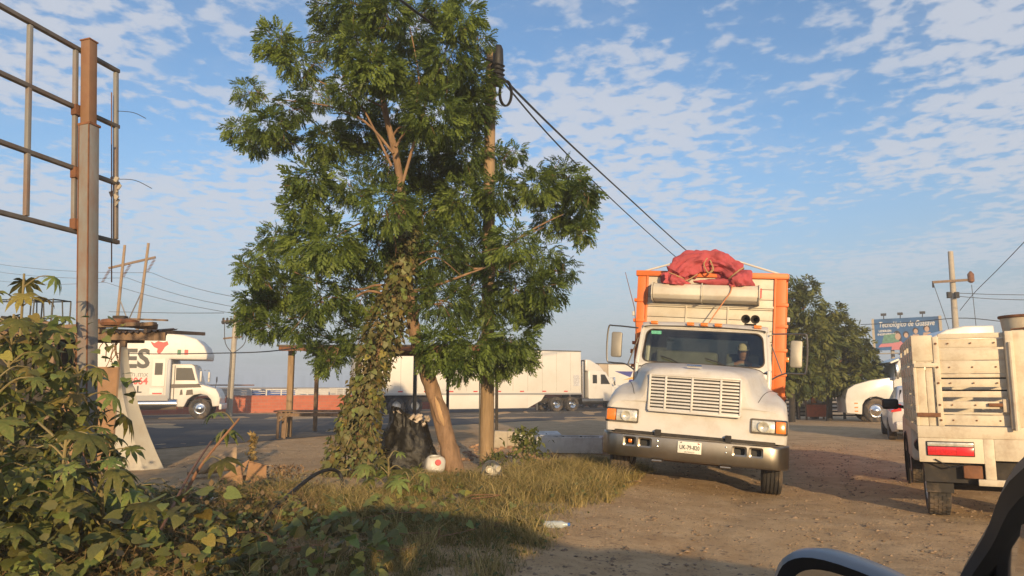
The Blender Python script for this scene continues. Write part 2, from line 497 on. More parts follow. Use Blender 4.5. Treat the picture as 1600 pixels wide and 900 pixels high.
# small stones on the lot: too many to count
rng = np.random.default_rng(5)
ico = np.array([(0, 0, 1), (1, 0, 0), (0, 1, 0), (-1, 0, 0), (0, -1, 0), (0, 0, -1)], float)
icf = np.array([(0, 1, 2), (0, 2, 3), (0, 3, 4), (0, 4, 1), (5, 2, 1), (5, 3, 2), (5, 4, 3), (5, 1, 4)])
SV, SF, SA = [], [], []
n = 0
while n < 13000:
    y = 5.2 + 14 * rng.random() ** 1.4; x = -6.5 + 16 * rng.random()
    if x < edge_x(y) - .1 and y < 13: continue
    if x < -2 and rng.random() < .5: continue
    s = .006 + .020 * rng.random() ** 3 + (.02 if rng.random() < .012 else 0)
    q = Matrix.Rotation(rng.random() * 6.3, 3, 'Z')
    sc = np.array([s * (.8 + .7 * rng.random()), s * (.8 + .5 * rng.random()), s * (.32 + .3 * rng.random())])
    v = (ico * (1 + .25 * (rng.random((6, 1)) - .5)) * sc) @ np.array(q).T + np.array([x, y, gz(x, y) + s * .04])
    SV.append(v); SF.append(icf + 6 * n); SA.append(np.full(8, rng.random())); n += 1
m_st = mat('stones', (.16, .115, .078), .95, attr='rnd', attr_col=(.31, .225, .15))
tag(np_mesh('gravel', np.concatenate(SV), np.concatenate(SF), m_st, att=np.concatenate(SA)), 'loose stones and grit strewn over the dirt lot', 'gravel', kind='stuff')
# ------------------------------------------------------------------ wheels shared by all vehicles
def wheel(parent, c, r, w, style='rib', rim_mat=None, ax=(1, 0, 0), out=1, rim_r=None, name='tyre'):
    """tyre with a real tread, rim as its sub-part; ax is the axle direction, out = side of the rim face"""
    hw = w / 2; rr = rim_r or r * .56
    prof = [(rr, -hw * .80), (rr * 1.10, -hw * .98), (r * .86, -hw * 1.0), (r * .955, -hw * .93), (r * .985, -hw * .84)]
    if style == 'rib':
        g = [-.56, -.19, .19, .56]
        for q in g:
            prof += [(r, hw * (q - .07)), (r * .972, hw * (q - .055)), (r * .972, hw * (q + .055)), (r, hw * (q + .07))]
    else:
        prof += [(r, -hw * .6), (r, 0), (r, hw * .6)]
    prof += [(r * .985, hw * .84), (r * .955, hw * .93), (r * .86, hw), (rr * 1.10, hw * .98), (rr, hw * .8)]
    t = MB().lathe(prof, c, ax, 40, closed=True).build(name, M['rubber'], parent, smooth=50)
    if style == 'block':
        b = MB(); A = Vector(ax).normalized(); c = Vector(c)
        u = A.cross(Vector((0, 0, 1))).normalized(); v = A.cross(u)
        for i in range(26):
            for j, q in enumerate((-.72, -.36, 0, .36, .72)):
                a = 2 * PI * (i + (.5 if j % 2 else 0)) / 26
                rad = u * math.cos(a) + v * math.sin(a); tan = A.cross(rad)
                b.box(c + A * hw * q + rad * r, (w * .155, r * .15, r * .035), Matrix((A, tan, rad)).transposed())
        b.build('tread', M['rubber'], t)
    o = out
    rp = [(rr * .98, hw * .86 * o), (rr * .93, hw * .92 * o), (rr * .86, hw * .70 * o), (rr * .80, hw * .25 * o), (rr * .55, hw * .38 * o), (rr * .42, hw * .48 * o),
          (rr * .40, hw * .85 * o), (rr * .30, hw * .98 * o), (0.001, hw * 1.0 * o)]
    rm = MB().lathe(rp, c, ax, 28)
    rm.lathe([(rr * .99, -hw * .8), (rr * .99, hw * .86)], c, ax, 28)
    rim = rm.build('rim', rim_mat or M['white'], t, smooth=40)
    h = MB(); A = Vector(ax).normalized(); u = A.cross(Vector((0, 0, 1))).normalized(); v = A.cross(u)
    for i in range(10):
        a = 2 * PI * i / 10
        h.lathe([(rr * .045, hw * .3 * o), (rr * .045, hw * .56 * o), (.001, hw * .58 * o)], Vector(c) + (u * math.cos(a) + v * math.sin(a)) * rr * .62, ax, 6)
    h.lathe([(rr * .2, hw * .3 * o), (rr * .2, hw * .5 * o)], c, ax, 8)
    return t

# ------------------------------------------------------------------ white lorry with orange stake body
TYAW, TROLL = R(-17.6), R(4.1)
tz = gz(2.46, 10.6) + .02
T = thing('cargo_truck', 'white cab lorry with tall orange and cream stake body facing the camera', 'truck', (2.32, 9.95, tz - .02), (0, TROLL, TYAW))

# hood and fenders: one smooth shell
def hood_half(xo, zb, zf, xn, zn):
    return [(xo - .015, zb), (xo, (zb + zf) / 2), (xo - .03, zf - .10), (xo - .13, zf - .005), (xn + .17, zf + .015), (xn + .055, zf + .07),
            (xn + .005, (zf + zn) / 2 + .02), (xn - .045, zn - .07), (xn - .17, zn - .008), (xn * .45, zn + .012), (0, zn + .02)]
HS = [(.150, .13, 1.165, .74, 1.15, .64, 1.565), (.165, .13, 1.190, .735, 1.185, .665, 1.60), (.215, .13, 1.205, .735, 1.23, .70, 1.635),
      (.50, .06, 1.210, .80, 1.325, .76, 1.675), (.78, 0, 1.21, .97, 1.375, .82, 1.695), (1.10, 0, 1.21, 1.10, 1.385, .885, 1.715), (1.45, 0, 1.20, .95, 1.37, .95, 1.73)]
secs = []
for (y0, lean, xo, zb, zf, xn, zn) in HS:
    h = crom([(x, 0, z) for x, z in hood_half(xo, zb, zf, xn, zn)], 3)
    full = [Vector((-p.x, 0, p.z)) for p in h] + [p for p in reversed(h[:-1])]
    secs.append([Vector((p.x, y0 + lean * (p.z - .75) + .05 * (abs(p.x) / 1.2) ** 4, p.z)) for p in full])
sm = [secs[0], secs[1], secs[2]]
for i in range(2, len(secs) - 1):
    for k in range(1, 5):
        t = k / 4
        p0, p1, p2, p3 = secs[max(0, i - 1)], secs[i], secs[i + 1], secs[min(len(secs) - 1, i + 2)]
        sm.append([.5 * ((2 * b) + (c - a) * t + (2 * a - 5 * b + 4 * c - d) * t * t + (3 * b - a - 3 * c + d) * t ** 3) for a, b, c, d in zip(p0, p1, p2, p3)])
hb = MB().loft(sm)
s0 = secs[0]; nn = len(s0)
hb.add(s0, [(i, i + 1, nn - 2 - i, nn - 1 - i) for i in range(nn // 2 - 1)] + [(nn // 2 - 1, nn // 2, nn // 2 + 1)])
hood = hb.build('hood', M['truck_white'], T, smooth=38)
seam = mat('panel_gap', (.05, .042, .035), .8)
for js in (13, len(sm[0]) - 14):
    MB().tube([q[js] + Vector((0, 0, .001)) for q in sm[2:]], .0045, 5).build('hood_seam', seam, hood)
MB().tube([p + Vector((0, -.004, .003)) for p in sm[-1][16:-16]], .008, 5).build('cowl_gap', seam, hood)
def ny(z, add=0): return .150 + .13 * (z - .75) - add       # front face of the nose
# grille: frame, slats, dividers
gw, g0, g1 = 1.20, 1.055, 1.545
gr = MB()
gr.add([(-gw / 2, ny(g0, .006), g0), (gw / 2, ny(g0, .006), g0), (gw / 2, ny(g1, .006), g1), (-gw / 2, ny(g1, .006), g1)], [(0, 1, 2, 3)])
grille = gr.build('grille', M['black'], T)
fr = MB()
for (xa, za, xb, zb_, w) in ((-gw / 2, g0, gw / 2, g0, .03), (-gw / 2, g1, gw / 2, g1, .03), (-gw / 2, g0, -gw / 2, g1, .03), (gw / 2, g0, gw / 2, g1, .03)):
    fr.bar((xa, ny(za, .03), za), (xb, ny(zb_, .03), zb_), w, .045, up=(0, 1, 0))
fr.build('grille_frame', M['truck_white'], grille, bevel=.006)
slm = MB().box((0, 0, 0), (gw - .03, .022, .026), (R(-18), 0, 0)).mesh('slat', bevel=.004)
for i in range(11):
    z = g0 + (g1 - g0) * (i + .5) / 11
    ob('slat', slm, M['truck_white'], grille, (0, ny(z, .022), z))
for x in (-.385, -.03, .345):
    MB().bar((x, ny(g0, .036), g0 + .01), (x, ny(g1, .036), g1 - .01), .030, .020, up=(0, 1, 0)).build('divider', M['truck_white'], grille, bevel=.004)
# raised surround panel of the nose and emblem bar on the hood
MB().box((-.02, .262, 1.685), (.20, .05, .024), (R(-38), 0, 0)).build('emblem', M['chrome'], T, bevel=.006)
# headlights with amber corner lamps
for sx in (-1, 1):
    y = .152 + .05 * (.95 ** 4)
    bz = MB().ring([Vector((sx * .965 + a, ny(.955 + b, -.02), .955 + b)) for a, b in rrect(.46, .195, .02)],
                   [Vector((sx * .965 + a, ny(.955 + b, .012), .955 + b)) for a, b in rrect(.425, .155, .015)])
    hl = bz.build('headlight_bezel', M['steel'], T, smooth=40)
    xi = sx * .895
    lens = MB(); lens.box((xi, ny(.955, .008), .955), (.285, .05, .15), (R(-7), 0, 0)); lens.build('headlight', M['clear'], hl, bevel=.012)
    MB().lathe([(.001, 0), (.045, -.004), (.068, -.022), (.072, -.03), (.06, -.03), (.04, -.012), (.001, -.008)], (xi, ny(.955, .040), .955), (0, 1, 0), 20).build('bulb_lens', M['clear'], hl, smooth=True)
    MB().box((sx * 1.108, ny(.955, -.004), .955), (.125, .055, .155), (R(-7), 0, sx * R(6))).build('turn_signal', M['amber'], hl, bevel=.012)
# bumper: curved steel sheet with four real openings
XC = [-1.22, -1.20, -1.13, -1.0, -.86, -.70, -.66, -.50, -.3, 0, .3, .50, .66, .70, .86, 1.0, 1.13, 1.20, 1.22]
xs = sorted(set([-1.225, -1.215, -1.19, -1.14, -1.07, -.98] + [-.89, -.735, -.69, -.525] + [-.35, -.17, 0, .17, .35] + [.525, .69, .735, .89] + [.98, 1.07, 1.14, 1.19, 1.215, 1.225]))
zsb = [(.415, .05), (.425, .012), (.45, 0), (.565, -.012), (.68, -.006), (.705, .0), (.72, .025), (.722, .09)]
def by(x): 
    a = abs(x)
    return .03 * (a / 1.1) ** 2 + (max(0, a - 1.02) / .205) ** 2.4 * .26
bv, bf = [], []
for (z, dy) in zsb:
    for x in xs: bv.append((x, by(x) + dy, z))
nxs = len(xs); holes = []
for zi in range(len(zsb) - 1):
    for xi in range(nxs - 1):
        mx = (xs[xi] + xs[xi + 1]) / 2
        if zi == 3 and any(a < abs(mx) < b for a, b in ((.525, .69), (.735, .89))): continue
        bf.append((zi * nxs + xi, zi * nxs + xi + 1, (zi + 1) * nxs + xi + 1, (zi + 1) * nxs + xi))
bumper = MB().add(bv, bf).build('bumper', M['steel'], T, smooth=45)
for sx in (-1, 1):
    for (a, b) in ((.525, .69), (.735, .89)):
        xm, w = sx * (a + b) / 2, b - a
        y = by(xm)
        MB().ring([Vector((xm + p, y - .018, .6225 + q)) for p, q in rrect(w + .02, .13, .025)], [Vector((xm + p, y - .008, .6225 + q)) for p, q in rrect(w - .03, .088, .02)]).build('bumper_opening_rim', M['steel'], bumper, smooth=50)
        bx = MB(); bx.box((xm, y + .10, .6225), (w + .05, .004, .16)); bx.box((xm, y + .05, .56), (w + .05, .1, .004)); bx.box((xm, y + .05, .685), (w + .05, .1, .004))
        bx.build('bumper_recess', M['black'], bumper)
    if sx < 0: MB().box((-.815, by(.8) + .05, .625), (.05, .04, .05)).build('fog_lamp', M['amber'], bumper, bevel=.01)
    for z in (.59, .66): MB().lathe([(.011, 0), (.011, -.012), (.001, -.015)], (sx * .44, by(.4) - .004, z), (0, 1, 0), 8).build('bolt', M['chrome'], bumper)
# licence plate
pm = mat('plate_white', (.72, .70, .64), .5, var=.08, vscale=20)
pt = mat('plate_ink', (.04, .05, .05), .6)
plate = MB().box((-.02, -.030, .612), (.305, .006, .152)).build('licence_plate', pm, T, bevel=.003)
MP = Matrix.Translation((-.02, -.0345, .610)) @ Matrix.Rotation(PI / 2, 4, 'X')
text('plate_number', 'UK-79-820', .078, pt, plate, MP, xs=.74, bold=.0015)
text('plate_caption', 'SIN MEXICO', .020, pt, plate, Matrix.Translation((-.02, -.0345, .553)) @ Matrix.Rotation(PI / 2, 4, 'X'), xs=1.2)
MB().box((.10, -.0345, .668), (.022, .003, .012)).build('plate_sticker', M['redlens'], plate)
for sx in (-.13, .09): MB().lathe([(.009, 0), (.001, -.004)], (sx - .0, -.0345, .672), (0, 1, 0), 8).build('plate_bolt', M['dark'], plate)
# radiator support strip between bumper and hood, tow hooks, axle, frame
ud = MB(); ud.bb(-1.05, 1.05, .16, .22, .60, .76); ud.bb(-.50, -.42, .1, 8.6, .55, .80); ud.bb(.42, .50, .1, 8.6, .55, .80); ud.bb(-.42, .42, .3, 1.2, .62, 1.35)
ud.build('chassis', M['dark'], T, bevel=.01)
ax = MB(); ax.tube([(-.95, 1.0, .50), (-.6, 1.0, .46), (-.45, 1.0, .36), (.45, 1.0, .36), (.6, 1.0, .46), (.95, 1.0, .50)], .055, 8)
ax.tube([(-.75, .72, .42), (.75, .72, .40)], .022, 6); ax.bb(-.52, -.40, .5, 1.6, .40, .45); ax.bb(.40, .52, .5, 1.6, .40, .45)
ax.build('front_axle', mat('rusty_axle', (.12, .075, .05), .85, var=.3, dirt=(.25, .16, .10), dirt_amt=.6), T)
for sx in (-1, 1):
    MB().tube([(sx * .44 - .07, .06, .41), (sx * .44 - .06, -.01, .40), (sx * .44 + .06, -.01, .40), (sx * .44 + .07, .06, .41)], .016, 6).build('tow_hook', M['steel'], T, smooth=True)
    wheel(T, (sx * 1.035, 1.0, .505), .505, .27, 'rib', out=sx)
    wheel(T, (sx * .98, 6.7, .505), .505, .50, 'rib', out=sx)
rx = MB(); rx.tube([(-1.0, 6.7, .52), (1.0, 6.7, .52)], .09, 10); rx.lathe([(.001, -.2), (.14, -.14), (.2, 0), (.14, .14), (.001, .2)], (0, 6.7, .52), (0, 1, 0), 14); rx.build('rear_axle', M['dark'], T, smooth=True)
for sx in (-1, 1):
    fl = MB(); fl.lathe([(.001, 0), (.27, 0), (.28, .03), (.28, .95), (.27, .98), (.001, .98)], (sx * .86, 2.0, .68), (0, 1, 0), 20); fl.build('fuel_tank', M['steel'], T, smooth=40)

# cab: lower body, pillars, roof, glass
cw = 1.00
cb = MB()
cb.bb(-cw, -cw + .05, 1.40, 2.72, .92, 1.72); cb.bb(cw - .05, cw, 1.40, 2.72, .92, 1.72)
cb.bb(-cw + .05, cw - .05, 2.66, 2.72, .92, 1.72)
cb.bb(-cw + .05, cw - .05, 1.40, 1.46, .92, 1.66)
cb.bb(-cw + .05, cw - .05, 1.46, 2.66, .92, .98)
cab = cb.build('cab_body', M['truck_white'], T, bevel=.02)
# windshield surround: outer outline and rounded opening on the raked plane
y0, z0, y1, z1 = 1.43, 1.69, 1.70, 2.345
def wsp(x, z, out=0.0):
    t = (z - z0) / (z1 - z0)
    return Vector((x, y0 + (y1 - y0) * t + .09 * (abs(x) / cw) ** 3 - out, z))
n5 = 8
inner = [wsp(a, 2.012 + b) for a, b in [(p * (1 - .05 * (q / .53)), q) for p, q in rrect(1.80, .53, .11, n5)]]
outer = [wsp(a, 2.012 + b) for a, b in [(p * (1 - .055 * (q / .66)), q) for p, q in rrect(1.99, .665, .06, n5)]]
MB().ring(outer, inner).build('windshield_surround', M['truck_white'], cab, smooth=60)
inn2 = [wsp(p.x * .985, 2.012 + (p.z - 2.012) * .95, .006) for p in inner]
out2 = [wsp(p.x * 1.004, 2.012 + (p.z - 2.012) * 1.012, .008) for p in inner]
MB().ring(out2, inn2).build('windshield_gasket', mat('brown_gasket', (.05, .035, .025), .7), cab, smooth=60)
gl_ = MB(); c_ = wsp(0, 2.012, -.012)
gp = [wsp(p.x, p.z, -.012) for p in inner]
rows = []
for i in range(9):
    z = 2.012 - .262 + .524 * i / 8
    hw_ = .90 * (1 - .05 * ((z - 2.012) / .53)) - max(0, abs(z - 2.012) - .16) * .35
    rows.append([wsp(hw_ * (-1 + 2 * j / 12), z, -.010) for j in range(13)])
gl_.loft(rows).build('windshield', M['windshield'], cab, smooth=60)
# roof: rounded loft, pillars, rear wall with window, doors
rs = []
for (y, hw_, zt, zs) in ((1.675, .93, 2.335, 2.30), (1.72, .955, 2.375, 2.31), (1.85, .965, 2.405, 2.31), (2.2, .97, 2.425, 2.31), (2.6, .965, 2.415, 2.31), (2.72, .95, 2.37, 2.30)):
    sec = crom([(-hw_, y, zs), (-hw_ + .015, y, zt - .045), (-hw_ + .10, y, zt - .008), (0, y, zt + .012), (hw_ - .10, y, zt - .008), (hw_ - .015, y, zt - .045), (hw_, y, zs)], 4)
    rs.append(sec)
MB().loft(rs).build('cab_roof', M['truck_white'], cab, smooth=50)
ur = MB(); ur.loft([[Vector((-.92, y, 2.30)), Vector((.92, y, 2.30))] for y in (1.72, 2.68)]); ur.build('headliner', mat('headliner', (.10, .10, .09), .9), cab)
for sx in (-1, 1):
    MB().bar((sx * .985, 1.56, 1.71), (sx * .945, 1.80, 2.32), .05, .09, up=(0, 1, 0)).build('front_pillar', M['truck_white'], cab, bevel=.01)
    MB().bar((sx * .975, 2.66, 1.71), (sx * .94, 2.66, 2.32), .06, .12, up=(0, 1, 0)).build('rear_pillar', M['truck_white'], cab, bevel=.01)
    MB().bar((sx * .94, 1.78, 2.305), (sx * .94, 2.68, 2.305), .05, .05).build('roof_rail', M['truck_white'], cab, bevel=.01)
rw = MB(); 
rw.bb(-.92, .92, 2.66, 2.70, 1.72, 1.80); rw.bb(-.92, .92, 2.66, 2.70, 2.22, 2.32); rw.bb(-.92, -.66, 2.66, 2.70, 1.80, 2.22); rw.bb(.66, .92, 2.66, 2.70, 1.80, 2.22)
rw.build('cab_back', mat('cab_trim', (.055, .06, .055), .9, var=.2), cab)
MB().bb(-.66, .66, 2.675, 2.685, 1.80, 2.22).build('rear_window', M['darkglass'], cab)
for sx in (-1, 1):
    sg = MB(); sg.add([(sx * .985, 1.60, 1.73), (sx * .975, 2.60, 1.73), (sx * .95, 2.60, 2.28), (sx * .955, 1.82, 2.28)], [(0, 1, 2, 3)]); sg.build('side_window', M['darkglass'], cab)
    d = MB(); d.bb(min(sx * 1.0, sx * 1.016), max(sx * 1.0, sx * 1.016), 1.52, 2.60, .98, 1.70); dd = d.build('door', M['truck_white'], cab, bevel=.008)
    MB().bb(min(sx * 1.016, sx * 1.045), max(sx * 1.016, sx * 1.045), 2.38, 2.54, 1.52, 1.56).build('door_handle', M['black'], dd, bevel=.006)
    st = MB(); st.bb(min(sx * .80, sx * 1.08), max(sx * .80, sx * 1.08), 1.62, 2.5, .50, .55); st.bb(min(sx * .80, sx * 1.08), max(sx * .80, sx * 1.08), 1.62, 2.5, .80, .84); st.build('step', M['steel'], T, bevel=.008)
# interior: dash, seats, wheel
ti = mat('seat_vinyl', (.10, .105, .085), .8, var=.2)
it = MB(); it.loft([[Vector((x, 1.50, 1.60)), Vector((x, 1.58, 1.72)), Vector((x, 1.80, 1.70)), Vector((x, 1.86, 1.50))] for x in (-.93, -.3, .3, .93)]); it.build('dashboard', M['dark'], cab, smooth=50)
se = MB(); se.bb(-.80, .20, 2.40, 2.56, 1.30, 1.98); se.bb(-.80, .20, 1.95, 2.45, 1.20, 1.34); sb = se.build('passenger_seat', ti, cab, bevel=.05, bseg=3)
se = MB(); se.bb(.32, .84, 2.42, 2.56, 1.30, 1.98); se.bb(.32, .84, 1.95, 2.47, 1.20, 1.34); se.build('driver_seat', ti, cab, bevel=.05, bseg=3)
sw = MB(); A = Vector((0, -.55, .83)).normalized(); c = Vector((.58, 1.90, 1.66)); u = Vector((1, 0, 0)); v = A.cross(u)
sw.tube([c + (u * math.cos(t) + v * math.sin(t)) * .22 for t in [2 * PI * i / 24 for i in range(25)]], .016, 6, cap=False)
for t in (.5, 2.6, 4.7): sw.tube([c - A * .04, c + (u * math.cos(t) + v * math.sin(t)) * .22], .012, 5)
sw.build('steering_wheel', M['black'], cab, smooth=True)
# windscreen sticker, inside strip, wipers
gs = mat('green_sticker', (.12, .42, .28), .6, var=.4, vscale=60)
stk = MB().add([wsp(-.80, 2.19, .004), wsp(-.64, 2.19, .004), wsp(-.645, 2.245, .004), wsp(-.805, 2.245, .004)], [(0, 1, 2, 3)]).build('windscreen_sticker', gs, cab)
for (xa, xb) in ((-.30, -.62), (.40, .05)):
    MB().tube([wsp(xa, 1.73, .03), wsp((xa + xb) / 2, 1.80, .035), wsp(xb, 1.845, .03)], .010, 5).build('wiper', M['black'], cab)
# roof marker lamps
for x in (-.76, -.20, 0.01, .22, .80):
    MB().box((x, 1.655 + .05 * abs(x) ** 3, 2.372), (.115, .05, .046), (R(-25), 0, 0)).build('marker_lamp', M['amber'], cab, bevel=.012)
# twin horns
hr = MB()
for x in (.62, .76): hr.lathe([(.07, -.17), (.062, -.165), (.035, -.10), (.02, 0), (.03, .05), (.001, .06)], (x, 1.98, 2.50), (0, 1, 0), 16)
hr.bb(.60, .78, 1.95, 2.0, 2.40, 2.44); hr.bb(.61, .63, 1.96, 1.99, 2.42, 2.50); hr.bb(.75, .77, 1.96, 1.99, 2.42, 2.50)
hr.build('air_horn', M['dark'], cab, smooth=40)
MGREY = mat('mirror_back_grey', (.23, .215, .19), .45, .3, var=.1)
# mirrors with tube brackets
for sx in (-1, 1):
    br = MB()
    yy = 1.62; xo = sx * 1.50; xi = sx * 1.0
    if sx < 0: xo = -1.48
    br.tube(crom([(xi, yy, 2.27), (xo - sx * .10, yy, 2.29), (xo, yy, 2.24), (xo, yy, 1.76), (xo - sx * .08, yy, 1.70), (xo - sx * .30, yy, 1.69), (xi, yy - .02, 1.58)], 4), .013, 6)
    br.tube([(xo - sx * .34, yy, 1.69), (xi, yy + .03, 2.12)], .010, 6)
    b = br.build('mirror_bracket', M['steel'], cab, smooth=True)
    mh = MB().prism(rrect(.165, .40, .03), Matrix.Translation((xo - sx * .145, yy + .0, 1.99)) @ Matrix.Rotation(PI / 2, 4, 'X') , -.035, .035).build('mirror_housing', MGREY, b, bevel=.008)
    MB().prism(rrect(.16, .39, .02), Matrix.Translation((xo - sx * .145, yy + .036, 1.99)) @ Matrix.Rotation(PI / 2, 4, 'X'), -.004, .004).build('mirror_glass', M['mirror'], b)
MB().tube([(-1.02, 1.75, 1.95), (-1.10, 1.76, 2.6), (-1.28, 1.77, 3.18)], [.009, .007, .005], 5).build('antenna', M['rust'], cab)

# stake body
bw, b0, b1, bz0, bz1 = 1.245, 2.95, 9.4, .98, 3.37
fl = MB(); fl.bb(-bw + .02, bw - .02, b0 + .02, b1, .90, .985); fl.build('body_floor', M['wood'], T)
crossm = MB()
for i in range(9): crossm.bb(-bw + .05, bw - .05, b0 + .2 + i * .75, b0 + .28 + i * .75, .80, .90)
crossm.build('cross_member', M['orange'], T)
pw = .155
for sx in (-1, 1):
    x0, x1 = sorted((sx * bw, sx * (bw - pw)))
    of = MB(); of.bb(x0, x1, b0, b0 + .09, bz0 - .05, bz1 - .075)
    x0, x1 = sorted((sx * (bw - pw), sx * (bw - pw - .035)))
    of.bb(x0, x1, b0 - .025, b0 + .06, bz0, bz1 - .075)
    of.build('front_post', M['orange'], T, bevel=.006)
MB().bb(-bw - .03, bw + .03, b0 - .035, b0 + .10, bz1 - .075, bz1 + .022).build('top_rail', M['orange'], T, bevel=.012)
bd = MB(); nb = 13
for i in range(nb):
    za, zb_ = bz0 + (bz1 - .08 - bz0) * i / nb, bz0 + (bz1 - .08 - bz0) * (i + 1) / nb
    MB().bb(-bw + pw + .035, bw - pw - .035, b0 + .012 + random.uniform(-.002, .002), b0 + .05, za + .004, zb_ - .004).build('board', M['cream'], T, bevel=.005)
MB().bb(-bw + .02, bw - .02, b0 + .052, b0 + .07, bz0, bz1 - .08).build('front_backing', M['dark'], T)
cr = MB()
cr.bb(-bw + pw + .03, bw - pw - .03, b0 - .02, b0 + .01, 2.79, 2.825); cr.bb(-bw + pw + .03, bw - pw - .03, b0 - .02, b0 + .01, 2.34, 2.375)
cr.build('cross_batten', M['cream'], T, bevel=.004)
for x in (-.38, .32): MB().bb(x - .012, x + .012, b0 - .012, b0 + .012, 2.36, 2.79).build('batten', M['cream'], T)
# projecting flange bands round the corners
for z in (2.86, 2.50, 2.10, 1.70, 1.32):
    for sx in (-1, 1):
        x0, x1 = sorted((sx * (bw + .045), sx * (bw - pw)))
        MB().bb(x0, x1, b0 - .02, b0 + .12, z - .028, z + .028).build('corner_band', M['orange'], T, bevel=.006)
# sides: posts and boards
for sx in (-1, 1):
    x0, x1 = sorted((sx * bw, sx * (bw - .04)))
    for i in range(11):
        za, zb_ = bz0 + 2.40 * i / 11, bz0 + 2.40 * (i + 1) / 11
        MB().bb(x0, x1, b0 + .1, b1, za + .006, zb_ - .006).build('side_board', M['orange'], T)
    x0, x1 = sorted((sx * bw, sx * (bw + .05)))
    for i in range(8):
        y = b0 + .55 + i * .83
        MB().bb(x0, x1, y, y + .08, bz0 - .1, bz1).build('side_post', M['orange'], T)
    MB().bb(x0, x1, b0 + .12, b1, bz1 - .04, bz1 + .03).build('side_rail', M['orange'], T)
    for z in (2.62, 1.95): MB().box((sx * (bw + .05), b0 + .05, z), (.05, .05, .08)).build('side_marker', M['amber'] if z < 2 else M['white'], T, bevel=.01)
# tarpaulin bows: gable pipes
for y in (b0 + .02, b0 + 3.2, b1 - .05):
    MB().tube([(-bw + .12, y, bz1 + .02), (0, y, bz1 + .36), (bw - .12, y, bz1 + .02)], .018, 8).build('roof_bow', M['white'], T, smooth=True)
MB().tube([(0, b0 + .02, bz1 + .36), (0, b1 - .05, bz1 + .36)], .018, 8).build('ridge_pipe', M['white'], T, smooth=True)
# two-piece white sun visor box on the body front
for (xa, xb) in ((-.93, -.115), (-.105, .80)):
    sec = [(b0 - .02, 2.84), (b0 - .30, 2.87), (b0 - .36, 2.94), (b0 - .34, 3.06), (b0 - .28, 3.13), (b0 - .02, 3.17)]
    MB().loft([[Vector((x, y, z)) for y, z in sec] for x in (xa, xb)], closed=True, cap=True).build('air_deflector', M['cream'], T, bevel=.014)
for x in (-.945, -.11, .815):
    MB().prism([(b0 - .01, 2.825), (b0 - .31, 2.845), (b0 - .385, 2.93), (b0 - .36, 3.08), (b0 - .29, 3.155), (b0 - .01, 3.19)], Matrix(((0, 0, 1, 0), (1, 0, 0, 0), (0, 1, 0, 0), (0, 0, 0, 1))), x - .008, x + .008).build('deflector_rib', M['cream'], T)
MB().box((.845, b0 - .10, 3.03), (.02, .12, .16)).build('reflector', M['redlens'], T)

# ------------------------------------------------------------------ red tarpaulin rolled over the top rail
TB = thing('tarpaulin_bundle', 'crumpled red tarpaulin tied in an arch over the lorry top rail', 'tarpaulin', T.location, T.rotation_euler)
arch = crom([(-.60, b0 - .16, 3.12), (-.585, b0 - .18, 3.22), (-.52, b0 - .12, 3.36), (-.38, b0 - .04, 3.48), (-.14, b0 + .02, 3.565), (.06, b0 + .02, 3.55), (.26, b0 - .03, 3.47), (.42, b0 - .12, 3.36), (.49, b0 - .18, 3.24), (.51, b0 - .18, 3.12)], 9)
sec = []
for i, p in enumerate(arch):
    t = i / (len(arch) - 1)
    w = .118 + .055 * math.sin(PI * t) + .05 * (abs(t - .5) > .3)
    ring = []
    for j in range(64):
        a = 2 * PI * j / 64
        f = 1 + .20 * math.sin(7 * a + 3 * noise.noise((t * 5, 1, 2))) * (.5 + .5 * abs(noise.noise((t * 4, a, 0)))) + .34 * noise.noise((math.cos(a) * 1.7, math.sin(a) * 1.7, t * 7)) + .22 * noise.noise((math.cos(a) * 4.5, math.sin(a) * 4.5, t * 16)) - .30 * abs(noise.noise((math.cos(a) * 2.6, math.sin(a) * 2.6 + t * 3, t * 11))) ** .7 + .12
        pinch = 1 - .38 * math.exp(-((t - .17) / .022) ** 2) - .38 * math.exp(-((t - .80) / .022) ** 2)
        ring.append((w * f * pinch, a))
    d = (arch[min(len(arch) - 1, i + 1)] - arch[max(0, i - 1)]).normalized()
    a1 = d.cross(Vector((0, 1, 0))).normalized(); a2 = Vector((0, 1, 0))
    sec.append([p + a1 * (r * 1.15 * math.cos(a)) + a2 * (r * 1.05 * math.sin(a)) for r, a in ring])
MB().loft(sec, closed=True, cap=True).build('cloth', M['redtarp'], TB, smooth=35)
# lower fold lying over the deflector
sec = []
for i in range(25):
    t = i / 24; x = -.26 + .72 * t
    sec.append([Vector((x, b0 - .18 + .12 * math.cos(a) * (1 + .3 * noise.noise((t * 6, a, 4))), 3.19 + (.012 + .05 * min(1, t * 2.2)) * math.sin(a) * (1 + .5 * noise.noise((t * 8, a * 1.3, 8))))) for a in [2 * PI * j / 18 for j in range(18)]])
MB().loft(sec, closed=True, cap=True).build('cloth_fold', M['redtarp'], TB, smooth=55)
def ropering(t, k=1.0):
    i = int(t * (len(arch) - 1)); p = arch[i]; d = (arch[min(len(arch) - 1, i + 1)] - arch[i - 1]).normalized(); a1 = d.cross(Vector((0, 1, 0))).normalized()
    return [p + a1 * (.175 * k * math.cos(a)) + Vector((0, 1, 0)) * (.165 * k * math.sin(a)) for a in [2 * PI * j / 20 for j in range(21)]]
for t in (.17, .80): MB().tube(ropering(t, .95), .012, 5, cap=False).build('rope', M['rope'], TB, smooth=True)
MB().tube(crom([(-.05, b0 - .16, 3.61), (-.10, b0 - .2, 3.49), (-.02, b0 - .2, 3.35), (.06, b0 - .2, 3.41), (.0, b0 - .19, 3.57), (.05, b0 - .2, 3.43), (.0, b0 - .2, 3.35)], 5), .011, 5).build('rope', M['rope'], TB, smooth=True)
